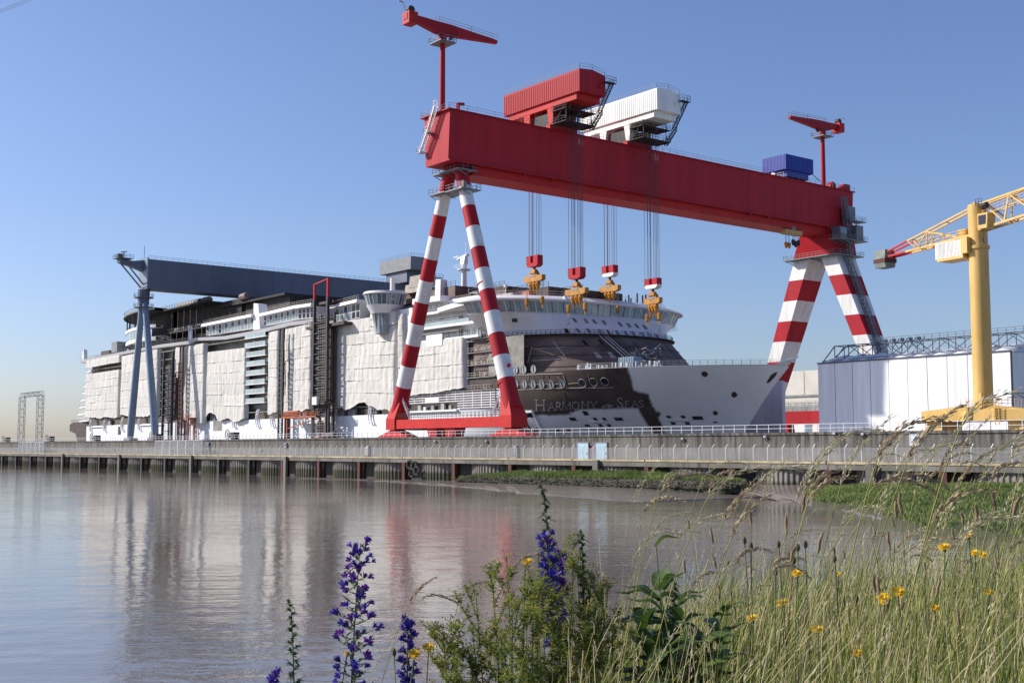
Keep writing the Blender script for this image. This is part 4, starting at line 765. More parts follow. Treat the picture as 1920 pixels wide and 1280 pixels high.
# ================================================================ CRUISE SHIP
YC, HB = 200.0, 25.5; SY0 = YC-HB                      # 174.5 is the near side
XS = -512.0
ship = thing('cruise_ship', 'huge unfinished white cruise ship wrapped in tarpaulins lying in the dry dock', 'ship', (XS, YC, 2))
DECK0, DP = 17.6, 2.95                                 # first balcony deck and deck pitch
def lerp(a, b, t): return a+(b-a)*t
def half(x, z):
    k = min(1.15, max(-.4, (z-9)/14.5)); xt = lerp(-176, -163.8, k); x0 = lerp(-262, -238, k)
    if x <= x0: return HB
    u = min(1, (x-x0)/(xt-x0)); kk = max(0, min(1, k)); return HB*max(0, 1-u**lerp(2.0, 3.7, kk))**lerp(1.0, .88, kk)
def htop(x):
    if x < -213: return 15.2 if x < -247 else lerp(15.2, 32.3, 0)
    return 23.4+.5*max(0, (x+200)/38)
def tipx(z): return lerp(-176, -163.8, min(1.15, max(-.4, (z-9)/14.5)))
def poly_in(p, poly):
    x, y = p; c = False; j = len(poly)-1
    for i in range(len(poly)):
        xi, yi = poly[i]; xj, yj = poly[j]
        if (yi > y) != (yj > y) and x < (xj-xi)*(y-yi)/(yj-yi)+xi: c = not c
        j = i
    return c
DARK = [[(860, 734), (966, 734), (966, 766), (988, 770), (1000, 779), (1060, 778), (1090, 768), (1196, 765), (1202, 778), (1215, 797), (1226, 812), (1248, 812), (1240, 795), (1234, 783), (1238, 772), (1228, 770), (1222, 755), (1214, 737), (1196, 734), (1186, 729), (1187, 715), (1180, 699), (1174, 686), (860, 686)]]
BROWN = [(860, 686), (1060, 686), (1062, 700), (1120, 694), (1140, 706), (1150, 728), (1000, 729), (860, 735)]
def paint(p):
    n = noise.noise(p*.35)*2.2+noise.noise(p*1.2)*1.4; q = pix(p); q = (q[0]+n*1.6, q[1]+n)
    if p.y > YC or q[1] > 816: return 0, 0
    offs = ((0, 0), (1.6, .8), (-1.6, -.8), (.8, -1.4), (-.8, 1.4)); d = sum(poly_in((q[0]+a, q[1]+c), DARK[0]) for a, c in offs)/5
    return d, (sum(poly_in((q[0]+a, q[1]+c), BROWN) for a, c in offs)/5 if d else 0)
def hull_mesh(x_a, x_b, nx, zs, name, side=-1, par=None, attr=True):
    rows = []
    for z in zs:
        row = []
        for i in range(nx+1):
            t = i/nx; xe = min(x_b, tipx(z)); x = lerp(x_a, xe, 1-(1-t)**1.0 if xe == x_b else 1-(1-t)**1.6)
            row.append(Vector((x, YC+side*half(x, z), z)))
        rows.append(row)
    b = MB(); b.grid(rows); o = b.build(name, 'hull', par or ship, smooth=True)
    ca = o.data.color_attributes.new('paint', 'FLOAT_COLOR', 'POINT'); w = world(o)
    for i, v in enumerate(o.data.vertices):
        a, c = paint(v.co+w) if attr and side < 0 else (0, 0); ca.data[i].color = (a, c, 0, 1)
    return o
zs = [2+i*(15.1-2)/12 for i in range(13)]
hull_mesh(XS+4, -247, 60, [2, 9, 12, 15.1], 'hull_side', attr=False)
zs2 = [2, 6, 8]+[8.5+i*.275 for i in range(55)]; zs2[-1] = 23.35
hull_mesh(-247, 0, 290, zs2, 'bow_hull'); hull_mesh(XS+4, 0, 80, [2, 9, 15, 23.4], 'hull_side', 1, attr=False)
b = MB(); rows = [[], []]
for i in range(41):
    x = lerp(-247, -163.85, 1-(1-i/40)**1.6); h = half(x, 23.4); rows[0].append((x, YC-h+.02, 23.3)); rows[1].append((x, YC+h-.02, 23.3))
b.grid(rows); b.build('foredeck', 'deck_grey', ship)
b = MB(); b.hexa([(-507.9, SY0+.02, 2), (-507.6, SY0+.02, 2), (-507.6, YC+HB-.02, 2), (-507.9, YC+HB-.02, 2), (-507.9, SY0+.02, 15.1), (-507.6, SY0+.02, 15.1), (-507.6, YC+HB-.02, 15.1), (-507.9, YC+HB-.02, 15.1)]); b.build('transom', 'ship_white', ship)
# bulwark cap, deck rail and clutter along the bow
b = MB(); pts = []
for i in range(31):
    x = lerp(-202, -164.5, i/30); pts.append(Vector((x, YC-half(x, 23.4)+.25, 23.4)))
b.rail(pts, 1.1, 2.0, .06, 3)
for p_, q_ in zip(pts, pts[1:]): b.bar(p_, q_, .3, .12)
b.rail([Vector((v.x-.3, 2*YC-v.y, v.z)) for v in pts], 1.1, 2.0, .06, 2)
b.build('bow_railing', 'galvanised', ship, fix=False)
b = MB(); b.prism([(-164.5, YC-2, 23.5), (-163, YC-.6, 24.3), (-160.6, YC, 24.7), (-163, YC+.6, 24.3), (-164.5, YC+2, 23.5)], (0, 0, .35)); b.build('stem_cap', 'ship_white', ship)
b = MB()
for _ in range(34):
    x = R(-205, -184); y = YC-half(x, 23.4)+R(.8, 4); s = R(.15, .5); b.box(x, x+s*R(.8, 2), y, y+s, 23.35, 23.4+R(.3, 1.5))
tag(b.build('bow_stores', 'galvanised', kind='stuff'), 'white stores and fittings heaped along the unfinished bow deck edge', 'stores')
q = at(1182, 680, Y=184.5); t = thing('site_container', 'blue site container standing on the bow deck', 'container', (q.x, 184.5, 23.35))
b = MB(); b.box(q.x-2.4, q.x+2.4, 183.2, 185.8, 23.4, 26); b.build('case', 'blue_leg', t)
for i in range(9): b = MB(); b.box(q.x-2.3+i*.54, q.x-2.1+i*.54, 183.12, 183.196, 23.5, 25.9); b.build('side_rib', 'blue_leg', t)
def march(px, py, inside, d0, d1, n=260):
    "first entry of a sight line into a solid, refined by bisection"
    for k in range(n):
        d = d0+(d1-d0)*k/n
        if inside(at(px, py, d=d)):
            a, c = d-(d1-d0)/n, d
            for _ in range(14):
                m = (a+c)/2
                if inside(at(px, py, d=m)): c = m
                else: a = m
            return at(px, py, d=a)
    return at(px, py, d=d1)
def on_hull(px, py): return march(px, py, lambda p: -300 < p.x < tipx(p.z) and p.z < 26 and p.y > YC-half(p.x, p.z), 190, 330)
def hull_frame(p):
    e = .3; px_ = Vector((p.x+e, YC-half(p.x+e, p.z), p.z)); mx_ = Vector((p.x-e, YC-half(p.x-e, p.z), p.z)); pz = Vector((p.x, YC-half(p.x, p.z+e), p.z+e)); mz = Vector((p.x, YC-half(p.x, p.z-e), p.z-e))
    u = (px_-mx_).normalized(); v = (pz-mz); v = (v-u*v.dot(u)).normalized(); n = u.cross(v).normalized()
    if n.y > 0: n = -n
    return u, v, n
def hull_box(px, py, w, h, m_, name, th=.06, slant=0):
    p = on_hull(px, py); u, v, n = hull_frame(p); p = p+n*.03; b = MB(); sl_ = u*slant
    b.prism([p-u*w/2-v*h/2+sl_, p+u*w/2-v*h/2+sl_, p+u*w/2+v*h/2-sl_, p-u*w/2+v*h/2-sl_], n*th); return b.build(name, m_, ship)
for px, py, w, h in ((1116, 785, .8, .8), (1133, 785, .8, .8), (1101, 797, 1.1, .6), (1126, 797, .8, .8), (1142, 797, .8, .8), (1160, 785, 1.9, .9), (1074, 785, 1.6, .9), (1254, 781, .9, .7), (1281, 781, .9, .7), (1262, 793, .9, .7), (1289, 793, .9, .7), (1308, 783, 2.2, .9), (1341, 791, .8, .3), (1046, 806, .9, .6), (1066, 806, .9, .6), (1098, 774, 1.2, 1.1)):
    hull_box(px, py, w, h, 'window_dark', 'hull_opening', slant=.12)
for px, py, w in ((1120, 789.5, 4.2), (1119, 802, 5.2), (1270, 786, 5.0), (1278, 797, 3.6)): hull_box(px, py, w, .14, 'rail_white', 'rubbing_strip', .25)
for px, py, s in ((1321, 701, .95), (1377, 740, .95), (1341, 774, .8), (1448, 706, 1.5)):
    p = on_hull(px, py); u, v, n = hull_frame(p); b = MB(); k = [(math.cos(i*.7), math.sin(i*.7)) for i in range(9)]
    b.prism([p+n*.02+u*a*s*R(.55, .8)*(.55 if s > 1 else 1)+v*c*s*R(.6, .9)*(1.25 if s > 1 else 1)+(u*c*s*.55 if s > 1 else u*0) for a, c in k], n*.03); b.build('bare_patch', 'brown_steel', ship)
for px, py in ((968, 720), (984, 720), (1000, 720), (1016, 720), (1034, 720), (1054, 719), (1001, 692), (983, 693), (967, 694)):
    p = on_hull(px, py); u, v, n = hull_frame(p); p = p+n*.05; b = MB(); b.disc(p, .82, n, 18, th=.1); o = b.build('porthole', 'porthole_cover', ship)
    b = MB(); b.tube([p+n*.1+(u*math.cos(i*math.pi/9)+v*math.sin(i*math.pi/9))*.9 for i in range(19)], .08, 5); b.build('rim', 'deck_grey', o)
    b = MB(); b.bar(p+n*.14-v*.7, p+n*.14+v*.7, .1, .12); b.build('brace', 'brown_steel', o)
for px, py in ((1092, 718), (1113, 716), (1134, 715)):
    p = on_hull(px, py); u, v, n = hull_frame(p); b = MB(); b.tube([p+n*.06+(u*math.cos(i*math.pi/8)+v*math.sin(i*math.pi/8))*.95 for i in range(17)], .09, 5); o = b.build('porthole_rim', 'deck_grey', ship)
    b = MB(); b.disc(p+n*.02, .8, n, 14, th=.03); b.build('opening', 'window_dark', o)
b = MB()
def hline(pts_, w=.12):
    ps = []
    for a, c in zip(pts_, pts_[1:]):
        for i in range(7): p = on_hull(lerp(a[0], c[0], i/6), lerp(a[1], c[1], i/6)); u, v, n = hull_frame(p); ps.append(p+n*.06)
    for a, c in zip(ps, ps[1:]): b.bar(a, c, w)
hline([(960, 731), (1060, 727), (1150, 726)]); hline([(1056, 700), (1064, 728)]); hline([(962, 721), (1050, 719.5)], .1); hline([(1066, 719), (1086, 717.5)], .1); hline([(992, 702), (990, 730)]); hline([(1019, 702), (1019, 709)]); hline([(1029, 702), (1029, 709)]); hline([(1103, 702), (1106, 715)]); hline([(962, 703), (1056, 700)], .16); hline([(1056, 734), (1060, 752)], .08); hline([(1046, 707), (1049, 709)])
b.build('weld_line', 'cover_tan', ship, kind='stuff', fix=False)
# the name on the bow: serif capitals cut as raised strokes
GLY = {'H': ([[(.12, 0), (.12, 1)], [(.68, 0), (.68, 1)], [(.12, .5), (.68, .5)]], .8), 'A': ([[(.02, 0), (.38, 1)], [(.38, 1), (.74, 0)], [(.16, .34), (.6, .34)]], .78), 'R': ([[(.12, 0), (.12, 1)], [(.12, 1), (.45, 1), (.6, .88), (.6, .65), (.45, .52), (.12, .52)], [(.36, .52), (.74, 0)]], .74), 'M': ([[(.1, 0), (.16, 1)], [(.16, 1), (.48, .08)], [(.48, .08), (.82, 1)], [(.82, 1), (.88, 0)]], .98), 'O': ([[(.45+.37*math.cos(i*math.pi/10), .5+.5*math.sin(i*math.pi/10)) for i in range(21)]], .92), 'N': ([[(.12, 0), (.12, 1)], [(.12, 1), (.72, 0)], [(.72, 0), (.72, 1)]], .86), 'Y': ([[(.02, 1), (.36, .48)], [(.72, 1), (.36, .48)], [(.36, .48), (.36, 0)]], .76), 'S': ([[(.52, .84), (.42, .98), (.25, 1), (.1, .9), (.08, .74), (.2, .58), (.4, .46), (.54, .32), (.54, .14), (.42, .02), (.24, -.01), (.1, .08), (.06, .2)]], .64), 'E': ([[(.12, 0), (.12, 1)], [(.12, 1), (.56, 1)], [(.12, .52), (.46, .52)], [(.12, 0), (.58, 0)]], .64), 'o': ([[(.2+.16*math.cos(i*math.pi/6), .25+.2*math.sin(i*math.pi/6)) for i in range(13)]], .42), 'f': ([[(.1, -.2), (.26, .7), (.42, .72)], [(.06, .42), (.36, .42)]], .38), 't': ([[(.2, .75), (.12, .1), (.24, .05)], [(.04, .46), (.34, .46)]], .32), 'h': ([[(.08, 0), (.2, .85)], [(.12, .35), (.28, .46), (.34, .38), (.28, 0)]], .42), 'e': ([[(.08, .26), (.32, .3), (.28, .45), (.14, .44), (.07, .2), (.18, .04), (.32, .1)]], .42)}
SERIF = {'H': [(.12, 0), (.12, 1), (.68, 0), (.68, 1)], 'A': [(.04, 0), (.72, 0)], 'R': [(.12, 0), (.74, 0)], 'M': [(.1, 0), (.88, 0), (.16, 1), (.82, 1)], 'N': [(.12, 0), (.12, 1), (.72, 1)], 'Y': [(.04, 1), (.7, 1), (.36, 0)], 'E': [(.12, 0), (.12, 1)]}
def letter(ch, px0, wpx, py_base, hpx):
    st, adv = GLY[ch]; b = MB()
    def P(u_, v_):
        p = on_hull(px0+wpx*u_/adv, py_base-hpx*v_); return p+hull_frame(p)[2]*.035
    k_ = hpx/19
    def stroke(p, q, w):
        n = hull_frame(p)[2]; d = (q-p).normalized(); s_ = n.cross(d).normalized()*w/2; p, q = p-d*w*.12, q+d*w*.12
        b.prism([p-s_, q-s_, q+s_, p+s_], n*.03)
    for pl_ in st:
        for a, c in zip(pl_, pl_[1:]): stroke(P(*a), P(*c), (.34 if (ch in 'SOR' or abs(a[0]-c[0]) < .3) else .2)*max(.6, k_))
    for u_, v_ in SERIF.get(ch, []): stroke(P(u_-.13, v_), P(u_+.13, v_), .14*max(.6, k_))
    b.build('name_letter', 'name_paint', ship, fix=False)
for ch, x0, w, yb, h in (('H', 1003, 20, 769.5, 20), ('A', 1028, 13, 768.5, 13.5), ('R', 1042, 10.5, 768, 13.5), ('M', 1053, 19, 767.5, 13.5), ('O', 1072, 15.5, 767, 13.5), ('N', 1090, 15.5, 766, 13.5), ('Y', 1107, 13, 765.5, 13), ('o', 1129, 4, 764, 9), ('f', 1133, 4, 764, 9), ('t', 1138, 3.5, 763.5, 9), ('h', 1141, 4, 763.5, 9), ('e', 1145, 4, 763.3, 9), ('S', 1157, 12, 763.8, 18), ('E', 1172, 10, 763.4, 12.5), ('A', 1184, 13, 763, 12.5), ('S', 1198, 9, 762.6, 12.5)):
    letter(ch, x0, w, yb, h)
# ---- mooring recess door at the shoulder by the red foot
p = at(990, 790, Y=SY0+4); b = MB(); b.prism([on_hull(986, 776)+Vector((0, -.1, 0)), on_hull(998, 774)+Vector((0, -.1, 0)), on_hull(1014, 807)+Vector((0, -.1, 0)), on_hull(1000, 811)+Vector((0, -.1, 0)), on_hull(990, 800)+Vector((0, -.1, 0))], (0, .15, 0)); b.build('shell_door_recess', 'window_dark', ship)
b = MB(); b.bar(on_hull(982, 772)+Vector((0, -.3, 0)), on_hull(1000, 771)+Vector((0, -.3, 0)), .5); b.bar(on_hull(1000, 771)+Vector((0, -.3, 0)), on_hull(1018, 808)+Vector((0, -.3, 0)), .5); b.rail([on_hull(1000, 808)+Vector((0, -.5, 0)), on_hull(1012, 807)+Vector((0, -.5, 0))], 1.2, .7, .07, 3); b.build('shell_door_frame', 'rail_white', ship, fix=False)

# ---- front of the superstructure
def arc(phi, z):
    "outline of the fore body at height z, phi -90..90"
    if z <= 32.5: k = (z-23)/9.5; a, bb, x0, yc = lerp(42, 30, k), HB-.1, -238, YC
    elif z <= 37.6: k = (z-32.5)/5.1; kk = k*k; a, bb, x0, yc = lerp(30, 17.5, k), lerp(HB-.1, 31.5, kk), lerp(-238, -233.2, k), YC+k*.6
    else: k = (z-37.6)/2.6; a, bb, x0, yc = lerp(17.5, 18.2, k), lerp(31.5, 33, k), -233.2, YC+.6
    c, s = math.cos(phi), math.sin(phi); return Vector((x0+a*abs(c)**.85, yc+bb*(1 if s > 0 else -1)*abs(s)**.9, z))
PH = [math.radians(-90+180*i/72) for i in range(73)]
def loft(z0, z1, n, name, m_, out=0.0):
    b = MB(); b.grid([[arc(p, lerp(z0, z1, j/n))+Vector((math.cos(p), math.sin(p), 0))*out for p in PH] for j in range(n+1)]); return b.build(name, m_, ship, smooth=True)
front = loft(23.2, 32.3, 10, 'fore_body', 'primer'); loft(32.55, 37.6, 10, 'bridge_front', 'ship_white')
b = MB()
for z, w in ((24.7, .1), (27.4, .14), (29.5, .12), (32.4, .35)):
    ps = [arc(p, z)+Vector((math.cos(p), math.sin(p), 0))*.1 for p in PH]
    for a, c in zip(ps, ps[1:]): b.bar(a, c, w)
b.build('deck_seam', 'brown_steel', ship, fix=False)
b = MB(); ps = [arc(p, 32.3)+Vector((math.cos(p), math.sin(p), 0))*.6 for p in PH]
for a, c in zip(ps, ps[1:]): b.bar(a, c, 1.1, .2)
ps = [q+Vector((0, 0, .1)) for q in ps]; b.rail([q for q in ps], 1.0, 3, .07); b.build('front_walkway', 'dark_steel', ship, fix=False)
def front_par(z):
    q, w = arc(0, z), arc(math.pi/2, z); return w.x, q.x-w.x, q.y, w.y-q.y
def in_front(p):
    if not 23 < p.z < 40.3: return False
    x0, a, yc, bb = front_par(p.z)
    if p.x < x0: return abs(p.y-yc) < bb
    return (max(0, p.x-x0)/a)**(2/.85)+(abs(p.y-yc)/bb)**(2/.9) < 1
def on_front(px, py, out=.05):
    p = march(px, py, in_front, 200, 360); x0, a, yc, bb = front_par(p.z)
    n = Vector((max(.02, p.x-x0)/a**2, (p.y-yc)/bb**2, 0)).normalized(); return p, n
def front_quad(pxs, m_, name, out=.05, th=.05):
    ps = [on_front(*q) for q in pxs]; n = ps[0][1]; b = MB(); b.prism([q[0]+n*out for q in ps], n*th); return b.build(name, m_, ship)
for x, y in ((1072, 596), (1093, 597.5), (1109, 599), (1127, 600.5), (1157, 604), (1173, 605.5), (1188, 607), (1203, 609), (1119, 617), (1135, 618), (1152, 619.5), (1168, 620.5), (1182, 621.5), (1199, 623), (1213, 625), (1227, 627), (1098, 615.5), (1078, 615)):
    front_quad([(x, y), (x+5, y), (x+11, y+8), (x+6, y+8)], 'glass', 'slant_window')
front_quad([(1057, 616), (1064, 616), (1068, 624), (1061, 624)], 'window_dark', 'slant_window'); front_quad([(960, 597), (970, 597), (970, 604), (960, 604)], 'window_dark', 'slant_window')
for x in (1112, 1138, 1180): front_quad([(x, 660), (x+8, 660), (x+18, 671), (x+8, 671)], 'cover_tan', 'slant_frame')
for x, y in ((1090, 638), (1120, 637), (1150, 640), (1185, 641), (1212, 643), (1235, 645)): front_quad([(x, y), (x+6, y), (x+14, y+9), (x+8, y+9)], 'window_dark', 'slant_opening')
b = MB()
for k, (x, y, x2, y2) in enumerate(((1110, 618, 1170, 672), (1117, 617, 1177, 672), (1122, 617, 1183, 671))):
    p, n = on_front(x, y); q, n2 = on_front(x2, y2); b.bar(p+n*.8, q+n2*1.2, .16)
for x, y, x2, y2 in ((998, 650, 990, 680), (1000, 654, 1060, 651), (1038, 640, 1060, 668), (1000, 676, 1050, 673), (1190, 650, 1200, 668), (1240, 648, 1262, 672)):
    p, n = on_front(x, y); q, n2 = on_front(x2, y2); b.bar(p+n*.2, q+n2*.2, .12)
for _ in range(26):
    x, y = R(1180, 1235), R(655, 674); p, n = on_front(x, y); q = p+Vector((R(-2.5, 2.5), R(-1.5, 1.5), R(-1.4, 1.4))); b.bar(p+n*1.2, q+n*1.6, .1)
b.build('front_gangway', 'galvanised', ship, fix=False)
# bridge window band, panes one by one
loft(37.62, 37.75, 1, 'bridge_sill', 'ship_white', .15); loft(40.2, 40.35, 1, 'bridge_head', 'ship_white', .1)
for i in range(56):
    f0, f1 = [math.radians(-82+164*(i+d)/56) for d in (.06, .94)]; b = MB()
    b.quad(arc(f0, 37.8), arc(f1, 37.8), arc(f1, 40.2), arc(f0, 40.2)); b.build('bridge_pane', 'glass_pale', ship)
    if i % 2 == 0: b = MB(); f = math.radians(-82+164*i/56); n = Vector((math.cos(f), math.sin(f), 0))*.08; b.bar(arc(f, 37.75)+n, arc(f, 40.25)+n, .16); b.build('mullion', 'ship_white', ship)
b = MB(); inn = loft(37.7, 40.3, 1, 'bridge_wall', 'porthole_cover', -.35)
b = MB(); top = [arc(p, 40.3)+Vector((math.cos(p), math.sin(p), 0))*1.1+ZZ*.06 for p in PH]; mid = [v+ZZ*.35 for v in top]; up = [(v-Vector((-233, YC, v.z)))*.9+Vector((-233, YC, v.z+1.0)) for v in mid]
b.grid([top, mid, up]); b.grid([up, [Vector((-236, v.y, v.z+.1)) for v in up]]); b.grid([top, [Vector((-236, v.y, v.z)) for v in top]]); b.build('bridge_roof', 'ship_white', ship, smooth=False)
b = MB(); b.rail([(v-Vector((-233, YC, v.z)))*.93+Vector((-233, YC, v.z+.05)) for v in up[::3]], 1.2, 3, .06); b.build('roof_railing', 'rail_white', ship, fix=False)
for px, h in ((1003, 2.2), (1050, 2.6), (1110, 2.4), (1122, 1.6), (1160, 3.2), (1173, 1.8), (1179, 2.9), (1183, 2.0), (1195, 3.2), (1205, 2.6), (1211, 2.8), (1143, 1.8), (1136, 2.2)):
    p = at(px, 575, Y=YC-(1010-px)*.06); z = 41.4; b = MB(); b.tube([(p.x, p.y, z), (p.x, p.y, z+h)], .22, 6); b.build('roof_post', 'dark_steel', ship)
p = at(1262, 600, Y=233.5); b = MB(); b.prism([(p.x-4, 229, 41), (p.x+1, 232.5, 41.2), (p.x+1.4, 234.5, 41.2), (p.x-4, 234, 41)], (0, 0, .5)); b.rail([(p.x-2, 233.5, 37), (p.x+.6, 234, 37)], 1.4, .8, .07, 3); b.build('far_wing_tip', 'ship_white', ship)

# ---- main block behind the wrapping: recessed wall, deck slabs, side ledge
WALL_Y = SY0+2.2
b = MB(); b.box(-505, -240, WALL_Y, YC+HB-2, 15.3, 43.6); b.build('accommodation_block', 'primer_grey', ship)
b = MB(); b.box(XS+5, -247.2, SY0+.06, YC+HB-.06, 14.9, 15.25); b.build('boat_deck', 'ship_white', ship)
for k in range(9):
    z = DECK0+k*DP; b = MB(); b.box(XS+4+k*.55, -240-(0 if k < 6 else 4), SY0-.15, WALL_Y-.004, z-.2, z); o = b.build('balcony_deck', 'deck_grey', ship)
    b = MB(); x0 = -533+k*1.7; b.prism([(x0, SY0+4, z-.3), (XS+6, SY0+.5, z-.3), (XS+6, YC+20, z-.3), (x0, YC+18, z-.3)], (0, 0, .55)); b.rail([(x0+.1, YC+16, z+.25), (x0+.1, SY0+4, z+.25), (XS+4, SY0+1, z+.25)], 1, 2.5, .07); b.build('aft_terrace', 'ship_white', ship, fix=False)
b = MB(); b.box(-512, -503, SY0+3, YC+HB-3, 15.3, 43.5); b.box(-522, -512.01, SY0+6, YC+HB-6, 15.3, 36); b.build('aft_wall', 'brown_steel', ship)
b = MB(); b.prism([(-534, SY0+3, 17.2), (-538, SY0+3, 16.4), (-538, SY0+3, 13.6), (-530, SY0+3, 12.4), (-526, SY0+3, 6), (-507.9, SY0+3, 6), (-507.9, SY0+3, 17.2)], (0, 2*HB-6, 0)); b.build('stern_block', 'brown_steel', ship)
b = MB(); b.rail([(-537, SY0+3.2, 17.2), (-510, SY0+3.2, 17.2)], 1.2, 1.5, .1); b.build('stern_railing', 'grey_steel', ship, fix=False)
# white ledge under the open upper decks: traced as a rising line along the side
LED = [(150, 676), (172, 670), (240, 657), (300, 645.5), (352, 639), (366, 633), (420, 630), (470, 621), (500, 614), (540, 604), (586, 598)]
def led(px): 
    for a, c in zip(LED, LED[1:]):
        if px <= c[0]: return lerp(a[1], c[1], (px-a[0])/(c[0]-a[0]))
    return LED[-1][1]
for nm, y, dz, th, out in (('side_ledge', SY0-1.2, 0, 1.05, 1.2),):
    b = MB()
    for a, c in zip(LED, LED[1:]):
        p, q = at(*a, Y=y), at(*c, Y=y); b.hexa([(p.x, y+.5, p.z-th), (q.x, y+.5, q.z-th), (q.x, y+3.5, q.z-th), (p.x, y+3.5, p.z-th), (p.x, y, p.z), (q.x, y, q.z), (q.x, y+3.5, q.z+.1), (p.x, y+3.5, p.z+.1)])
    b.build(nm, 'ship_white', ship)
b = MB(); b.rail([at(px, led(px), Y=SY0-1.0) for px in (150, 240, 300, 352)], 1.1, 2.5, .06); b.rail([at(px, led(px), Y=SY0-1.0) for px in (366, 420)], 1.1, 2.5, .06); b.build('ledge_railing', 'grey_steel', ship, fix=False)
b = MB(); b.box(XS+6, -300, SY0+1.5, YC+HB-2, 43.7, 43.95); b.build('lido_deck', 'dark_steel', ship)
b = MB(); q = at(205, 655, Y=SY0+6); b.box(XS+10, q.x+8, SY0+3, YC+10, 44, 45.9); b.build('aft_deckhouse', 'brown_steel', ship)
q = at(218, 655, Y=SY0+2); b = MB(); b.box(q.x-2.6, q.x+3.4, SY0+1, SY0+5, 44.2, 48.4); b.build('vent_house', 'grey_steel', ship)
b = MB(); q = at(162, 664, Y=SY0+2); b.prism([(q.x-1, SY0+.5, 43), (q.x+1.5, SY0+.5, 43), (q.x+.8, SY0+.5, 47.5), (q.x, SY0+.5, 47.5)], (0, 1.5, 0)); b.build('corner_post', 'ship_white', ship)
# aft round lounge, still open steel
lc = Vector((-445, YC-.5, 0)); LR = 26.0
def oval(a, r, z): return Vector((lc.x+(r*2.05 if math.cos(a) < 0 else r*.7)*math.cos(a), lc.y+r*math.sin(a), z))
def ring(z0, z1, r, name, m_, a0=90, a1=292, th=.1, n=44):
    b = MB(); A = [math.radians(lerp(a0, a1, i/n)) for i in range(n+1)]
    o0, o1, i1, i0 = [[oval(a, rr, z) for a in A] for rr, z in ((r, z0), (r, z1), (th, z1), (th, z0))]
    b.grid([o0, o1, i1, i0, o0]); return b.build(name, m_, ship)
ring(46.2, 47.5, LR+.3, 'lounge_ledge', 'ship_white', th=LR-3); ring(50.9, 52.0, LR+.4, 'lounge_ledge', 'ship_white', th=LR-3); ring(57.5, 58.3, LR+1.2, 'lounge_roof', 'grey_steel', th=1)
ring(57.2, 57.49, LR+1.0, 'lounge_soffit', 'shaded_steel', th=1); ring(44, 57.2, LR-8, 'lounge_core', 'shaded_steel', th=1)
for i in range(34):
    a0, a1 = [math.radians(100+178*(i+d)/34) for d in (.05, .95)]; b = MB(); b.quad(oval(a0, LR, 47.5), oval(a1, LR, 47.5), oval(a1, LR+.15, 50.9), oval(a0, LR+.15, 50.9)); b.build('lounge_pane', 'glass_pale', ship)
    if i % 2 == 0: b = MB(); b.tube([oval(a0, LR, 52), oval(a0, LR, 57.4)], .2, 6); b.tube([oval(a0, LR-1, 44), oval(a0, LR-1, 46.3)], .3, 6); b.build('lounge_column', 'shaded_steel', ship)
b = MB(); b.rail([oval(math.radians(a), LR+1, 58.3) for a in range(90, 294, 6)], 1.2, 3, .07); b.build('roof_railing', 'grey_steel', ship, fix=False)
b = MB(); b.rail([oval(math.radians(a), LR, 52) for a in range(120, 294, 6)], 1.2, 3, .08); b.build('lounge_railing', 'dark_steel', ship, fix=False)
# open steel block running forward of the lounge, deck shade put into its colour
b = MB(); b.box(-444, -385, YC-16, YC+20, 50.6, 57.4); b.box(-444, -372, YC-15, YC+20, 44, 50.59); b.box(-384.9, -352, YC-15, YC+18, 44, 55.8); b.build('open_steel_block', 'shaded_steel', ship)
b = MB(); b.box(-440, -372, YC-21.5, YC-15.1, 48.3, 48.8); b.box(-440, -400, YC-22.5, YC-16.1, 57.0, 57.45); b.box(-400, -352, YC-17, YC-15.1, 55.2, 55.9); b.build('open_deck', 'shaded_steel', ship)
b = MB()
for i in range(12): x = -438+i*5.5; b.bar((x, YC-21.3, 44), (x, YC-21.3, 48.3), .3); b.bar((x, YC-21, 48.8), (x, YC-21, 57 if x < -400 else 52), .25)
b.rail([(-438, YC-21.3, 48.8), (-374, YC-21.3, 48.8)], 1.2, 2.5, .09); b.rail([(-440, YC-22.3, 57.45), (-400, YC-22.3, 57.45)], 1.2, 2.5, .09); b.build('scaffold_frame', 'brown_steel', ship, fix=False)
b = MB()
for _ in range(40): x = R(-436, -376); s = R(.4, 1.6); b.box(x, x+s, YC-20.5, YC-19, 48.8, 48.8+s)
b.build('deck_stores', 'grey_steel', ship, kind='stuff')
BUN = {342: ('cover_tan', 'tan covered bundle on the dark open steel block'), 352: ('cover_tan', 'second tan covered bundle, right of the first, on the dark steel block'), 372: ('brown_steel', 'dark drum highest on the open steel block'), 388: ('primer', 'reddish roll on the open steel block right of the dark drum'), 362: ('deck_grey', 'grey roll lying low on the dark open steel block'), 458: ('primer', 'reddish roll behind the slanted window block')}
for px, py, w in ((342, 580, 4), (352, 580, 5), (372, 575, 3.5), (388, 578, 4.5), (362, 580, 7), (458, 587, 4)):
    z = 57.9 if px < 420 else 56.3; q = at(px, py, Y=YC-17); b = MB(); b.tube([(q.x-w/2, YC-17, z+1), (q.x+w/2, YC-17, z+1.1)], [1.3, 1.2], 9); tag(b.build('deck_bundle', BUN[px][0]), BUN[px][1], 'bundle', 'bundles on the upper deck')
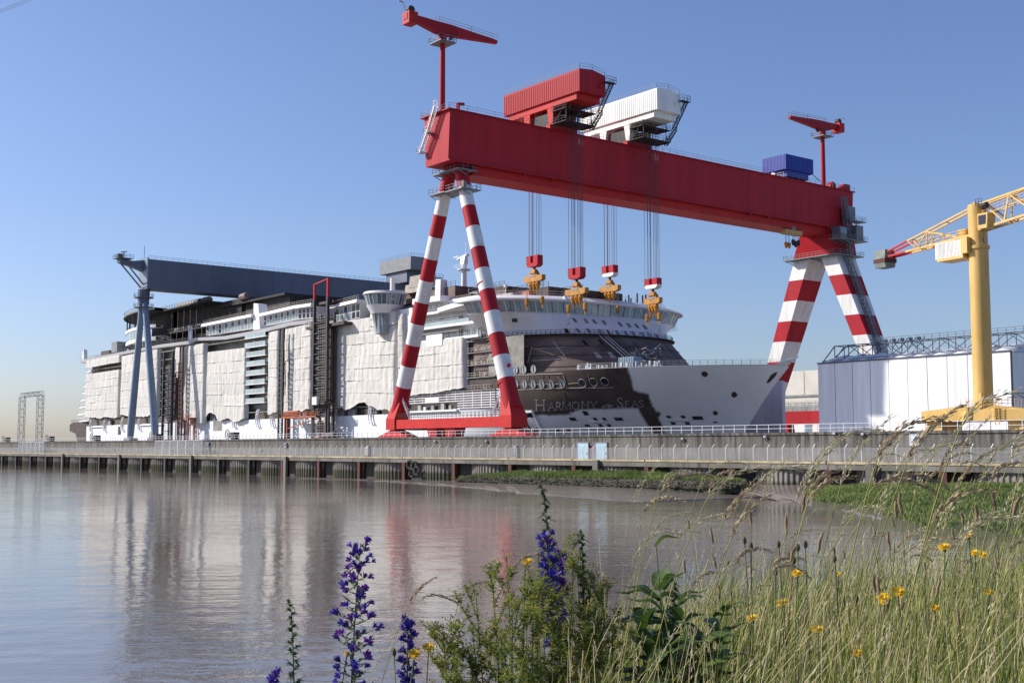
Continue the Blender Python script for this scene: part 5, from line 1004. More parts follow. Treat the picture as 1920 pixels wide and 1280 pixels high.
# white window blocks on the edge of the upper deck
def win_block(px0, px1, yb0, yb1, yt0, yt1, n, name, Y=SY0-.4, doors=(), depth=9, lean=1.0):
    p00, p10, p01, p11 = at(px0, yb0, Y=Y), at(px1, yb1, Y=Y), at(px0, yt0, Y=Y-lean), at(px1, yt1, Y=Y-lean)
    b = MB(); dz = .9
    b.hexa([(p01.x-1.5, Y-lean-.8, p01.z), (p11.x, Y-lean-.8, p11.z), (p11.x, Y+depth, p11.z), (p01.x-1.5, Y+depth, p01.z), (p01.x-1.5, Y-lean-.5, p01.z+dz), (p11.x, Y-lean-.5, p11.z+dz), (p11.x, Y+depth, p11.z+dz), (p01.x-1.5, Y+depth, p01.z+dz)]); rf = b.build(name+'_roof', 'ship_white', ship)
    b = MB(); b.rail([(p01.x-1, Y-lean, p01.z+dz), (p11.x, Y-lean, p11.z+dz)], 1.2, 1.1, .07); b.build('roof_railing', 'cover_tan', rf, fix=False)
    b = MB(); b.hexa([(p00.x, Y+.5, p00.z), (p10.x, Y+.5, p10.z), (p10.x, Y+depth, p10.z), (p00.x, Y+depth, p00.z), (p01.x, Y-lean+.5, p01.z-.01), (p11.x, Y-lean+.5, p11.z-.01), (p11.x, Y+depth, p11.z-.01), (p01.x, Y+depth, p01.z-.01)]); wl = b.build(name, 'ship_white', ship)
    for i in range(n):
        for j, (v0, v1, m_) in enumerate(((.06, .46, 'glass_pale'), (.52, .94, 'glass_pale'))):
            f0, f1 = (i+.12)/n, (i+.88)/n
            def Q(f, v): a = p00.lerp(p10, f); c = p01.lerp(p11, f); q = a.lerp(c, v); return Vector((q.x, q.y+.5-.03, q.z))
            b = MB(); b.quad(Q(f0, v0), Q(f1, v0), Q(f1, v1), Q(f0, v1)); b.build('pane', 'window_dark' if (i in doors or (j == 1 and i % 2 == 0)) else m_, wl)
win_block(384, 474, 629, 615, 612, 594, 15, 'window_gallery', doors=(4,))
win_block(492, 556, 611, 598, 593, 578, 12, 'window_lounge', doors=(0,)); win_block(556, 586, 598, 596, 578, 574, 4, 'open_lounge', doors=(0, 1, 2, 3))
win_block(626, 672, 603, 596, 578, 567, 6, 'window_saloon', Y=SY0-1, doors=(4, 5))
b = MB(); p = at(478, 612, Y=SY0-1); b.prism([(p.x-1.2, SY0-1, p.z-1), (p.x+3.5, SY0-1, p.z-1), (p.x+2, SY0-1, p.z+7), (p.x-1.2, SY0-1, p.z+7.5)], (0, 3, 0)); b.build('white_fin', 'ship_white', ship)
b = MB(); p = at(357, 630, Y=SY0-1)
for s in (-1.2, 1.2): b.bar((p.x+s, SY0-1, p.z-2), (p.x+s*.7, SY0-1, p.z+3.4), .5)
b.box(p.x-1.2, p.x+1.2, SY0-1.1, SY0-.8, p.z-1, p.z+1.6); b.build('white_derrick', 'ship_white', ship)
b = MB(); p = at(550, 571, Y=YC-10); b.tube([(p.x, p.y-1.2, p.z), (p.x, p.y, p.z)], [2.3, 1.2], 16); b.build('satellite_dish', 'ship_white', ship)
b = MB(); p = at(525, 578, Y=YC-14); b.box(p.x-6, p.x+6, p.y, p.y+2, p.z-1.5, p.z+1); b.build('deck_cabin', 'primer', ship)
# bridge wing style observation pod
pc = Vector((-276.6, 173.5, 0)); b = MB()
def cyl(z0, r0, z1, r1, name, m_, n=28): b = MB(); b.tube([pc+ZZ*z0, pc+ZZ*z1], [r0, r1], n); return smooth_by_angle(b.build(name, m_, ship), 40)
cyl(41.8, 3.6, 44.0, 5.0, 'pod_floor', 'ship_white'); cyl(44.01, 4.4, 46.6, 5.0, 'pod_core', 'window_dark'); cyl(46.9, 6.0, 47.5, 5.6, 'pod_roof', 'ship_white'); cyl(46.61, 5.2, 46.89, 6.0, 'pod_roof_edge', 'ship_white')
for i in range(26):
    a0, a1 = [2*math.pi*(i+d)/26 for d in (.08, .92)]; b = MB(); b.quad(*[pc+Vector((math.cos(a)*r, math.sin(a)*r, z)) for a, r, z in ((a0, 4.8, 44.1), (a1, 4.8, 44.1), (a1, 5.5, 46.6), (a0, 5.5, 46.6))]); b.build('pod_pane', 'glass' if i % 3 else 'glass_pale', ship)
    b = MB(); a = 2*math.pi*i/26; b.bar(pc+Vector((math.cos(a)*4.85, math.sin(a)*4.85, 44.05)), pc+Vector((math.cos(a)*5.6, math.sin(a)*5.6, 46.7)), .12); b.build('pod_mullion', 'ship_white', ship)
b = MB()
for i in range(8): a = 2*math.pi*i/8; b.bar(pc+Vector((math.cos(a)*2.4, math.sin(a)*2.4, 37)), pc+Vector((math.cos(a)*3.4, math.sin(a)*3.4, 42)), .25); b.bar(pc+Vector((math.cos(a)*2.4, math.sin(a)*2.4, 37)), pc+Vector((math.cos(a+.78)*3.4, math.sin(a+.78)*3.4, 42)), .12)
b.tube([pc+ZZ*36.5, pc+ZZ*42], [2.5, 3.1], 14); b.build('pod_stem', 'porthole_cover', ship)
b = MB(); p = at(736, 538, Y=180); b.tube([(p.x, 180, 47), (p.x, 180, p.z+2.4)], .7, 10); b.box(p.x-5, p.x-.5, 180, 184, 47.5, 49.6); b.build('funnel_pipe', 'ship_white', ship)
# forward decks with cabins, white parapets
b = MB(); b.box(-300, -246, SY0+5, YC+HB-5, 43.61, 44.8); b.build('sun_deck', 'brown_steel', ship)
x0, x1 = -263.5, -236.5
b = MB(); b.box(x0, x1-2, SY0+1.8, YC, 32.4, 43.4); b.build('cabin_front', 'ship_white', ship)
for k, (z, xe) in enumerate(((33.1, -234), (36.5, -236), (40.2, -238))):
    b = MB(); b.box(x0-1, xe, SY0-.8, SY0+1.79, z-.25, z); b.box(x0-1, xe, SY0-.85, SY0-.7, z-.3, z+.35); dk_ = b.build('balcony_deck', 'ship_white', ship)
    for i in range(9):
        b = MB(); xx = x0+.3+i*2.75; b.quad((xx, SY0+1.75, z+.25), (xx+1.9, SY0+1.75, z+.25), (xx+1.9, SY0+1.75, z+2.5), (xx, SY0+1.75, z+2.5)); o = b.build('cabin_window', 'window_dark' if i in (3, 6) and k < 2 else 'glass_pale', ship)
        b = MB(); b.bar((xx+.95, SY0+1.7, z+.2), (xx+.95, SY0+1.7, z+2.5), .12); b.bar((xx, SY0+1.7, z+1.3), (xx+1.9, SY0+1.7, z+1.3), .1); b.build('bar', 'ship_white', o)
    b = MB(); b.quad((x0, SY0-.75, z+.36), (xe-3, SY0-.75, z+.36), (xe-3, SY0-.75, z+1.3), (x0, SY0-.75, z+1.3)); b.build('balustrade', 'glass_pale', dk_) if k == 1 else None
b = MB(); b.box(-256.5, -249.5, SY0-1.3, SY0-.86, 31.7, 34.6); b.build('white_panel', 'ship_white', ship)
b = MB(); b.box(-271.5, -264.6, SY0-.2, SY0+2, 33.4, 42.5); b.build('side_panel', 'ship_white', ship)
b = MB(); b.prism([(-263.6, SY0-.9, 43.1), (-251, SY0-.9, 43.0), (-251, SY0-.9, 44.4), (-263.6, SY0-.9, 44.6)], (0, 8, 0)); b.build('upper_parapet', 'ship_white', ship)
b = MB(); b.hexa([(-252, SY0-1, 40.1), (-235.5, SY0-4, 40.5), (-235.5, SY0+4, 40.5), (-252, SY0+4, 40.1), (-252, SY0-1, 41.2), (-236, SY0-3.2, 42), (-236, SY0+4, 42), (-252, SY0+4, 41.2)]); b.build('near_wing_root', 'ship_white', ship)
b = MB(); p = at(901, 590, Y=SY0-.5); b.tube([(p.x, p.y, p.z-.7), (p.x, p.y, p.z), (p.x, p.y, p.z+.7)], [.4, .75, .4], 10); b.build('blue_buoy', 'blue_house', ship)
b = MB(); p = at(903, 610, Y=SY0-.5); lattice(b, (p.x, p.y, 32.6), (p.x, p.y, 39.5), 1.1, 6, .14); b.build('wing_stair', 'grey_steel', ship, fix=False)
# dark deckhouse, covers, mast on the top
for xx0, xx1, y0, y1, z0, z1, m_ in ((-287, -262, YC-14, YC+12, 44.9, 49.0, 'primer'), (-262, -246, YC-10, YC+12, 44.9, 47.6, 'brown_steel'), (-240, -226, YC-12, YC+8, 41, 45.2, 'brown_steel'), (-252, -240, YC-14, YC+8, 43, 45.8, 'primer'), (-226, -217, YC-9, YC+4, 41.5, 43.7, 'brown_steel')):
    b = MB(); b.box(xx0, xx1, y0, y1, z0, z1); b.rail([(xx0, y0+.1, z1), (xx1, y0+.1, z1)], 1.2, 2, .08); b.build('deckhouse', m_, ship)
for px, py, w, h, m_ in ((785, 526, 10, 3.2, 'cover_tan'), (775, 540, 9, 2.4, 'cover_tan'), (820, 545, 2.6, 6, 'ship_white'), (885, 553, 4, 1.5, 'deck_grey'), (945, 556, 7, 1.6, 'cover_tan'), (935, 558, 5, 1.3, 'cover_tan'), (984, 553, 3, 1.8, 'orange')):
    q = at(px, py, Y=YC-15.5); b = MB(); b.hexa([(q.x-w/2, q.y, q.z-h/2), (q.x+w/2, q.y, q.z-h/2), (q.x+w/2, q.y+2.5, q.z-h/2), (q.x-w/2, q.y+2.5, q.z-h/2), (q.x-w*.46, q.y+.2, q.z+h/2), (q.x+w*.46, q.y+.2, q.z+h/2), (q.x+w*.46, q.y+2.3, q.z+h/2), (q.x-w*.46, q.y+2.3, q.z+h/2)]); b.build('covered_unit', m_, ship)
q = at(870, 530, Y=YC); b = MB(); b.tube([(q.x, YC, 47), (q.x, YC, 58)], [.95, .7], 14); b.tube([(q.x, YC, 56.0), (q.x, YC, 56.3)], 1.9, 14); b.hexa([(q.x-2.9, YC-.5, 59.2), (q.x+1.8, YC-.5, 60.0), (q.x+1.8, YC+.5, 60.0), (q.x-2.9, YC+.5, 59.2), (q.x-2.9, YC-.5, 59.7), (q.x+1.8, YC-.5, 60.5), (q.x+1.8, YC+.5, 60.5), (q.x-2.9, YC+.5, 59.7)]); b.hexa([(q.x-.8, YC-.7, 57.6), (q.x+.8, YC-.7, 57.6), (q.x+.8, YC+.7, 57.6), (q.x-.8, YC+.7, 57.6), (q.x-1.2, YC-.5, 59.4), (q.x+1.2, YC-.5, 59.9), (q.x+1.2, YC+.5, 59.9), (q.x-1.2, YC+.5, 59.4)]); b.bar((q.x+1, YC, 60), (q.x+1, YC, 64), .15); b.bar((q.x-5, YC, 60.2), (q.x-2.6, YC, 60.3), .3); b.rail([(q.x-2.4, YC-1.6, 56.4), (q.x+2.4, YC-1.6, 56.4)], 1.1, 1, .07); b.build('radar_mast', 'rail_white', ship)
for px in (806, 948, 1060): q = at(px, {806: 533, 948: 536, 1060: 558}[px], Y=YC-15); b = MB(); b.tube([q-ZZ*.4, q+ZZ*.4], .45, 10); b.bar(q-ZZ*2.2, q-ZZ*.3, .12); b.build('work_lamp', 'rail_white', ship)
# boat recess: dark band, davit frames, white rail
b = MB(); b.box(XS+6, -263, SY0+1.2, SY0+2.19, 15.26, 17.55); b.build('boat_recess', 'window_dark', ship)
for px in (170, 196, 229, 261, 438, 482, 510, 561, 572, 627, 694):
    q = at(px, 790, Y=SY0-.3); b = MB()
    for s in (-.6, .6): b.tube([(q.x+s, SY0+.2, 18.4), (q.x+s, SY0-.4, 16.6), (q.x+s, SY0-.5, 14.6), (q.x+s+.5, SY0-.7, 13.3), (q.x+s+1.1, SY0-.8, 13.1)], .24, 6)
    for z in (17.8, 16.9, 16.0, 15.1): b.bar((q.x-.6, SY0-.3, z), (q.x+.6, SY0-.3, z), .16)
    b.build('boat_davit', 'ship_white', ship)
for px in (205, 312, 400, 455, 640, 660, 700): q = at(px, 788, Y=SY0+.6); b = MB(); b.box(q.x-2, q.x+2, SY0+.3, SY0+1.1, 15.27, 17.2); b.build('recess_panel', 'deck_grey' if px % 2 else 'grey_steel', ship)
b = MB()
for px0, px1 in ((340, 378), (262, 305), (170, 196)): p, q = at(px0, 790, Y=SY0-.4), at(px1, 790, Y=SY0-.4); b.box(p.x, q.x, SY0-.55, SY0-.05, 14.6, 15.0)
b.build('rubbing_rail', 'ship_white', ship)
for px, py, w, h in ((224, 807, 1.6, 3.2), (408, 797, 3.4, 3.6), (601, 800, 1.8, 3.6)): q = at(px, py, Y=SY0-.03); b = MB(); b.box(q.x-w, q.x+w, SY0-.04, SY0+.02, q.z-h/2, q.z+h/2); b.build('side_opening', 'dark_steel' if px != 408 else 'primer_grey', ship)
# forward promenade: stacked white rails with an opening behind
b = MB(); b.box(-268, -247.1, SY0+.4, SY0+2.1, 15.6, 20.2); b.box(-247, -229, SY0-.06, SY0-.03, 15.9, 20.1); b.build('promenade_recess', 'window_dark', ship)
for k in range(8):
    z = 16.0+k*.58; ps = [Vector((-267.5, SY0-.3, z)), Vector((-252, SY0-.3, z)), Vector((-244, SY0-.3, z)), Vector((-236, SY0-.1, z)), Vector((-229, SY0+.1, z)), Vector((-224, SY0+.3, z))]
    if k < 3: ps = ps[2:]
    if k < 4: ps = ps[:-1]
    b = MB()
    for a, c in zip(ps, ps[1:]): b.bar(a, c, .3, .2)
    b.build('promenade_rail', 'ship_white', ship)
b = MB()
for i in range(12): x = -267+i*3.6; b.box(x-.13, x+.13, SY0-.15, SY0, 16 if x > -245 else 17.7, 20.2)
b.build('promenade_post', 'ship_white', ship)
b = MB(); b.box(-268, -244.2, SY0-.7, SY0+.38, 15.3, 15.75); b.build('promenade_sill', 'ship_white', ship)
b = MB(); b.box(-258, -252, SY0-.5, SY0-.32, 17.6, 19.0); b.build('torn_sheet', 'ship_white', ship)
for x, s, m_ in ((-261, 1.3, 'cover_tan'), (-258.6, .9, 'rail_white'), (-255, 1.1, 'deck_grey'), (-250.6, 1.5, 'cover_tan'), (-247.4, 1.0, 'cover_tan')):
    b = MB(); b.box(x-s/2, x+s/2, SY0-.3, SY0+.35, 15.76, 15.8+s); tag(b.build('cargo_box', m_), {-261: 'tan box leftmost on the promenade sill', -258.6: 'small white box on the promenade sill', -255: 'grey box in the middle of the promenade sill', -250.6: 'tall tan box on the promenade sill under the torn sheet', -247.4: 'low tan box at the right end of the promenade sill'}[x], 'box', 'boxes on the promenade')
# unfinished open decks between wrapping and bow
b = MB(); b.box(-240, -226, SY0+.6, SY0+2, 19.6, 32.2); b.build('open_steel_wall', 'brown_steel', ship)
b = MB(); b.grid([[Vector((x, YC-half(x, min(23.3, z))+.03, z)) for x in [-232+i*.66 for i in range(21)]] for z in (23.35, 26, 29, 32.2)]); b.build('shoulder_plate', 'primer_grey', ship)
for z in (20.2, 23.2, 26.2, 29.2, 32.0):
    b = MB(); b.box(-241, -229, SY0-.5, SY0+1.9, z-.16, z); b.build('open_deck', 'deck_grey', ship)
    b = MB(); b.rail([(-240.8, SY0-.4, z), (-231, SY0-.4, z)], 1.1, 1.3, .08); b.build('scaffold_rail', 'cover_tan', ship, fix=False)
b = MB()
for _ in range(70): x, z = R(-240, -228), 20+R(0, 12); s = R(.3, 1.1); b.bar((x, SY0-.1+R(-.3, .6), z), (x+R(-1.8, 1.8), SY0+R(-.3, .6), z+R(-1, 1)), .08+.1*R(0, 1)*s)
b.build('scaffold_clutter', 'deck_grey', ship, kind='stuff', fix=False)
b = MB()
for _ in range(30): x, z = R(-240, -230), random.choice((20.2, 23.2, 26.2, 29.2)); s = R(.4, 1.2); b.box(x, x+s, SY0+.1, SY0+.55, z, z+s*1.3)
b.build('scaffold_stores', 'cover_tan', ship, kind='stuff')
# open glazed balconies
def balcony(px0, px1, yb, yt, lab=None):
    a, c = at(px0, yb, Y=SY0), at(px1, yb, Y=SY0); top = at((px0+px1)/2, yt, Y=SY0).z; k = 0
    b = MB(); b.box(a.x, c.x, SY0+1.9, WALL_Y+.1, a.z, top); b.build('cabin_wall', 'deck_grey', ship)
    for k in range(10):
        z = DECK0+k*DP
        if z < a.z-1 or z+1.2 > top: continue
        b = MB(); b.box(a.x, c.x, SY0-.9, SY0-.151, z-.3, z); b.build('balcony_edge', 'ship_white', ship)
        n = max(2, int((c.x-a.x)/2.4))
        for i in range(n):
            w = (c.x-a.x)/n; x = a.x+i*w; b = MB(); b.quad((x+.04, SY0-.85, z+.05), (x+w-.04, SY0-.85, z+.05), (x+w-.04, SY0-.85, z+1.25), (x+.04, SY0-.85, z+1.25)); b.build('balustrade_pane', 'glass_pale', ship)
            if (i+k) % 2: b = MB(); b.quad((x+.3, SY0+1.85, z+.1), (x+w*.7, SY0+1.85, z+.1), (x+w*.7, SY0+1.85, z+2.2), (x+.3, SY0+1.85, z+2.2)); b.build('cabin_window', 'glass', ship)
        b = MB(); b.bar((a.x, SY0-.85, z+1.3), (c.x, SY0-.85, z+1.3), .09); b.build('handrail', 'rail_white', ship)
balcony(461, 500, 766, 624); balcony(381, 433, 712, 682)
b = MB(); q = at(192, 717, Y=SY0); b.box(q.x-14, q.x+12, SY0+1.7, WALL_Y, q.z-3, q.z+3); b.build('window_row', 'window_dark', ship)
# ---------------------------------------------------------------- tarpaulins lashed deck by deck
def tarp(px0, px1, tl, tr_, bl, br_, lab, Y=SY0-1.1, ragged=.8, gap=None, sd=1, fold=.22, mat_='tarp'):
    xa, xb = at(px0, 700, Y=Y).x, at(px1, 700, Y=Y).x; zt0, zt1, zb0, zb1 = at(px0, tl, Y=Y).z, at(px1, tr_, Y=Y).z, at(px0, bl, Y=Y).z, at(px1, br_, Y=Y).z
    t = thing('tarpaulin', lab, 'tarpaulin', (xa, Y, min(zb0, zb1)), 'tarpaulins hung on the ship side'); nd = max(2, round((min(zt0, zt1)-max(zb0, zb1))/(DP*(.92+.11*(sd % 3))))); nz = 7
    rs = random.Random(sd*101); wd = xb-xa
    for d in range(nd):
        if gap and d in gap: continue
        cuts = [0.0]
        while cuts[-1] < 1: cuts.append(min(1, cuts[-1]+rs.uniform(5, 15)/wd)); cuts[-1] = 1 if wd*(1-cuts[-1]) < 3 else cuts[-1]
        for c0, c1 in zip(cuts, cuts[1:]):
            n_ = max(4, int((c1-c0)*wd/.36)); off = rs.uniform(-.03, .05); dz0, dz1 = rs.uniform(-.07, .07), rs.uniform(-.07, .07); tt = rs.uniform(0, .28); rows = []
            for j in range(nz+1):
                v = j/nz; row = []
                for i in range(n_+1):
                    w_ = i/n_; u = lerp(c0, c1, w_); x = lerp(xa, xb, u)+(.18 if w_ == 1 and c1 < 1 else 0); zt, zb = lerp(zt0, zt1, u), lerp(zb0, zb1, u); f = (d+v)/nd
                    z = lerp(zb, zt, f); e = noise.noise(Vector((x*.5, d*7.1, sd)))
                    if d == 0: z += (1-v)*(ragged*1.5*(noise.noise(Vector((x*.13, 3.3, sd*1.7)))+.25*noise.noise(Vector((x*.5, 3.3, sd)))-.15))
                    bell = math.sin(math.pi*min(1, v*1.05))**.7
                    y = Y-off-.07*bell*(1+e)-fold*.55*noise.noise(Vector((x*1.0, z*.10, sd)))-.6*fold*abs(noise.noise(Vector((x*2.4+z*.25, z*.12, sd+5))))-.25*fold*noise.noise(Vector((x*.5, z*1.1, sd+9)))-(max(0, tt*.5+.16*e) if j == 0 else 0)-.05*(1-v)**3+.10*noise.noise(Vector((x*.09, z*.09, sd+4)))
                    ed = min(u, 1-u)*wd; y += max(0, 1-ed/1.2)**2*1.3
                    row.append((x, y, z+(lerp(dz0, dz1, w_)*(1-v) if d else 0)-(.2+.1*e if j == 0 else 0)))
                rows.append(row)
            b = MB(); b.grid(rows); b.build('sheet', mat_, t, smooth=True, fix=False)
    return t
tarp(160, 224, 676, 664, 781, 778, 'pale tarpaulin nearest the stern with a dark window row showing through', gap=(6,), sd=1)
tarp(226, 296, 668, 654, 779, 777, 'pale tarpaulin behind the slim legs of the blue crane', sd=2)
tarp(326, 341, 652, 650, 786, 786, 'narrow tarpaulin strip just right of the aft hoist tower', sd=3, ragged=1.2)
tarp(344, 383, 650, 643, 785, 786, 'tarpaulin with two blue crane leg shadows falling on it', sd=4, ragged=1.4, Y=SY0-1.8)
tarp(386, 461, 641, 630, 778, 782, 'wide tarpaulin between the leg shadows and the open glass balconies', sd=5, gap=(6,), ragged=1.6)
tarp(500, 522, 624, 619, 770, 775, 'narrow tarpaulin right of the open glass balconies', sd=6, ragged=1.2)
tarp(531, 584, 618, 606, 772, 770, 'hanging tarpaulin between the thin hoist mast and the dark hoist tower', sd=7, ragged=1.6, fold=.3)
tarp(616, 742, 606, 588, 756, 760, 'largest white tarpaulin below the round observation pod', sd=8, ragged=1.4, fold=.28)
tarp(743, 757, 590, 587, 768, 764, 'narrow crumpled tarpaulin beside the white side panel', sd=9, ragged=1.5, fold=.5)
tarp(757, 871, 645, 632, 737, 728, 'cream tarpaulin seen between the two red and white crane legs', sd=10, ragged=.7, fold=.28)
tarp(690, 742, 585, 583, 612, 608, 'small crumpled tarpaulin tucked under the observation pod', sd=11, ragged=1, Y=SY0-1.4, fold=.4)
# ---------------------------------------------------------------- hoists against the ship side
def hoist(px0, px1, yt, lab, m_, Y=SY0-4, mesh=True, w=.75, topm=None, levels=DP):
    a, c = at(px0, 700, Y=Y).x, at(px1, 700, Y=Y).x; zt = at(px0, yt, Y=Y).z; t = thing('hoist_tower', lab, 'hoist', (a, Y, 2), 'hoists against the ship side')
    for x in (a, c):
        b = MB(); b.box(x-w/2, x+w/2, Y-w/2, Y+w/2, 2, zt); b.box(x-w/3, x+w/3, Y+2.0, Y+2.5, 2, zt-4); b.build('column', m_, t)
    z = 9.0
    while z < zt-6:
        b = MB(); b.box(a+w/2+.003, c-w/2-.003, Y-.2, Y+.2, z, z+.3); b.build('cross_beam', 'orange' if mesh and int(z) % 3 == 0 else m_, t)
        if mesh:
            b = MB()
            for i in range(6): x = a+w/2+(c-a-w)*(i+.5)/6; b.bar((x, Y+.3, z+.3), (x, Y+.3, z+levels-.1), .07)
            for i in range(3): b.bar((a+.4, Y+.3, z+.8+i*.8), (c-.4, Y+.3, z+.8+i*.8), .09)
            b.build('guard_mesh', 'deck_grey', t, fix=False)
        else:
            b = MB(); b.bar((a, Y, z+.3), (c, Y, z+levels), .14); b.build('brace', m_, t)
        z += levels
    if mesh: b = MB(); b.box(a+.3, c-.3, Y+1.2, Y+1.4, 16, zt-8); b.build('dark_backing', 'brown_steel', t)
    if topm:
        b = MB(); b.bar((a, Y, zt), (a, Y, zt+4.6), .6); b.bar((c, Y, zt), (c, Y, zt+5.4), .6); b.bar((a, Y, zt+4.4), (c, Y, zt+5.2), .35); b.build('top_frame', topm, t)
        b = MB(); b.box(a-6, c+8, Y+.5, Y+5, zt-8.2, zt-7.4); b.box(a-2, c+2, Y+.6, Y+4, zt-1.6, zt-.9); b.build('top_gangway', 'brown_steel', t); b = MB(); b.rail([(a-6, Y+.6, zt-7.4), (a-.5, Y+.6, zt-7.4)], 1.6, 1.2, .1, 3); b.build('railing', 'grey_steel', t, fix=False)
    return t
hoist(588, 613, 562, 'tall dark hoist tower with a red top frame in front of the ship', 'dark_steel', topm='red', Y=SY0-4.5)
hoist(307, 324, 660, 'dark meshed hoist tower right of the blue crane legs', 'dark_steel')
hoist(523.5, 530.5, 616, 'thin dark hoist mast in front of the middle tarpaulins', 'dark_steel', mesh=False, w=.45, Y=SY0-3.2, levels=1.5)
hoist(337, 342.5, 648, 'thin hoist mast, rusty above, beside the narrow tarpaulin strip', 'rust', mesh=False, w=.4, Y=SY0-3.6, levels=1.6)
def plat(px0, px1, py, lab, m_, Y=SY0-5.5):
    a, c = at(px0, py, Y=Y), at(px1, py, Y=Y); t = thing('work_platform', lab, 'platform', (a.x, Y, a.z), 'work platforms by the ship')
    b = MB(); b.box(a.x, c.x, Y, Y+3.5, a.z-.5, a.z); b.build('deck', m_, t); b = MB(); b.rail([(a.x, Y, a.z), (c.x, Y, a.z)], 1.2, 1.3, .1, 3); b.build('railing', m_, t, fix=False)
    b = MB()
    for x in (a.x+.4, c.x-.4): b.box(x-.2, x+.2, Y+1.4, Y+1.8, 2, a.z-.51)
    b.bar((a.x+.4, Y+1.6, a.z-3.5), (c.x-.4, Y+1.6, a.z-.6), .2); b.build('stilt', m_, t); return t
plat(528, 592, 781, 'orange steel platform between the thin mast and the dark hoist tower', 'orange'); plat(578, 608, 756, 'brown steel landing with a white cabinet on the dark hoist tower', 'brown_steel', SY0-6.2); plat(344, 358, 783, 'small orange platform below the leg shadow tarpaulin', 'orange', SY0-4)
q = at(592, 752, Y=SY0-6.4); tag(MB().box(q.x-1.3, q.x+1.3, SY0-6.9, SY0-5.9, q.z-1, q.z+1.2).build('white_cabinet', 'rail_white'), 'white cabinet on the landing of the dark hoist tower', 'cabinet')
q = at(546, 776, Y=SY0-5); b = MB(); a = q.x
for k in range(5): b.tube([(a-4.5, SY0-5.6+.5, q.z-1+k*.42), (a+4.5, SY0-5.1, q.z-.9+k*.42)], .22, 6)
tag(b.build('pipe_rack', 'orange'), 'stack of orange tubes lying on the orange platform', 'pipes')
q = at(616, 800, Y=SY0-4); b = MB(); b.tube([(q.x-2, SY0-4, 9.5), (q.x+4, SY0-4, 9.7)], 1.2, 10); b.box(q.x-1, q.x+.2, SY0-4.4, SY0-3.6, 9, 16); tag(b.build('duct', 'brown_steel'), 'brown duct standing at the foot of the dark hoist tower', 'duct')

# two workers, each one skinned figure
def worker(p, lab, face):
    me = bpy.data.meshes.new('person'); J = [(0, 0, .93), (0, .0, 1.2), (0, 0, 1.42), (0, .02, 1.52), (0, .04, 1.66), (-.1, 0, .88), (-.12, .05, .48), (-.12, 0, .05), (-.12, .14, .03), (.1, 0, .88), (.13, .02, .48), (.15, -.06, .05), (.15, .08, .03), (-.19, 0, 1.38), (-.26, .05, 1.12), (-.2, .24, 1.0), (.19, 0, 1.38), (.27, .02, 1.12), (.24, .1, .88)]
    E_ = [(0, 1), (1, 2), (2, 3), (3, 4), (0, 5), (5, 6), (6, 7), (7, 8), (0, 9), (9, 10), (10, 11), (11, 12), (2, 13), (13, 14), (14, 15), (2, 16), (16, 17), (17, 18)]
    rr = [.15, .15, .16, .06, .11, .1, .075, .055, .05, .1, .075, .055, .05, .075, .055, .045, .075, .055, .045]
    me.from_pydata(J, E_, []); o = bpy.data.objects.new('person', me); COL.objects.link(o); sk_ = o.modifiers.new('skin', 'SKIN')
    for v, r in zip(me.skin_vertices[0].data, rr): v.radius = (r, r)
    me.skin_vertices[0].data[0].use_root = True; sb = o.modifiers.new('sub', 'SUBSURF'); sb.levels = 1; sb.render_levels = 1
    dg = bpy.context.evaluated_depsgraph_get(); m2 = bpy.data.meshes.new_from_object(o.evaluated_get(dg)); o.modifiers.clear(); o.data = m2
    m2.materials.clear(); [m2.materials.append(M[k]) for k in ('blue_leg', 'pink_panel', 'dark_steel')]
    for f in m2.polygons: f.material_index = 1 if f.center.z > 1.5 else 2 if f.center.z < .12 else 0; f.use_smooth = True
    o.location = p; o.rotation_euler = (0, 0, face); tag(o, lab, 'person'); b = MB(); b.tube([(0, .04, 1.68), (0, .04, 1.74), (0, .04, 1.80)], [.15, .135, .05], 10); h = b.build('helmet', 'rail_white'); h.parent = o
q = at(885, 553, Y=YC-16); worker(Vector((q.x, YC-17, 45.0)), 'worker in blue overalls and white helmet standing on the deck by the dark deckhouse', 1.2)
b = MB(); b.box(q.x-6, q.x+6, YC-18.5, YC-14.1, 44.82, 44.99); b.build('deck_plate', 'deck_grey', ship)
q = at(598, 602, Y=SY0-3); worker(Vector((q.x, SY0-3, at(598, 602, Y=SY0-3).z)), 'worker in blue overalls standing on the gangway of the dark hoist tower', -.6)
b = MB(); b.box(q.x-3, q.x+3, SY0-4, SY0-2, q.z-.25, q.z-.01); b.build('gangway_plate', 'brown_steel', bpy.data.objects['hoist_tower'])
# ================================================================ NEAR RIVER BANK
def cam_uv(p): v = Vector((p.x, p.y, 0)); return v.dot(RT), v.dot(FW)
def uvp(u, v, z=0): q = RT*u+FW*v; return Vector((q.x, q.y, z))
def ground(u, v):
    r = max(0, min(1, (u+.6)/2.2)); r = r*r*(3-2*r)
    edge = lerp(4.6, 8.0, r); z = EYE-1.10+.10*noise.noise(Vector((u*.5, v*.5, 0)))-.02*v+.06*max(0, u)*r
    if v > edge: z -= (v-edge)*lerp(1.0, .75, r)
    return max(-1.0, z)
rows = []
for j in range(60):
    v = -6+j*.35; rows.append([(lambda u: uvp(u, v, ground(u, v)))(-14+i*.5) for i in range(57)])
b = MB(); b.grid(rows); struct(b.build('river_bank', 'bank_soil', smooth=True))
def base_at(px, d):
    "foot of a plant seen at photo column px, d metres off"
    u = (px-960)/FOC*d; return uvp(u, d, ground(u, d)-.01)
def tip_at(px, py, d): return at(px, py, d=d)
def bez(a, b_, c, n): return [a*(1-t)**2+b_*2*t*(1-t)+c*t*t for t in [i/n for i in range(n+1)]]
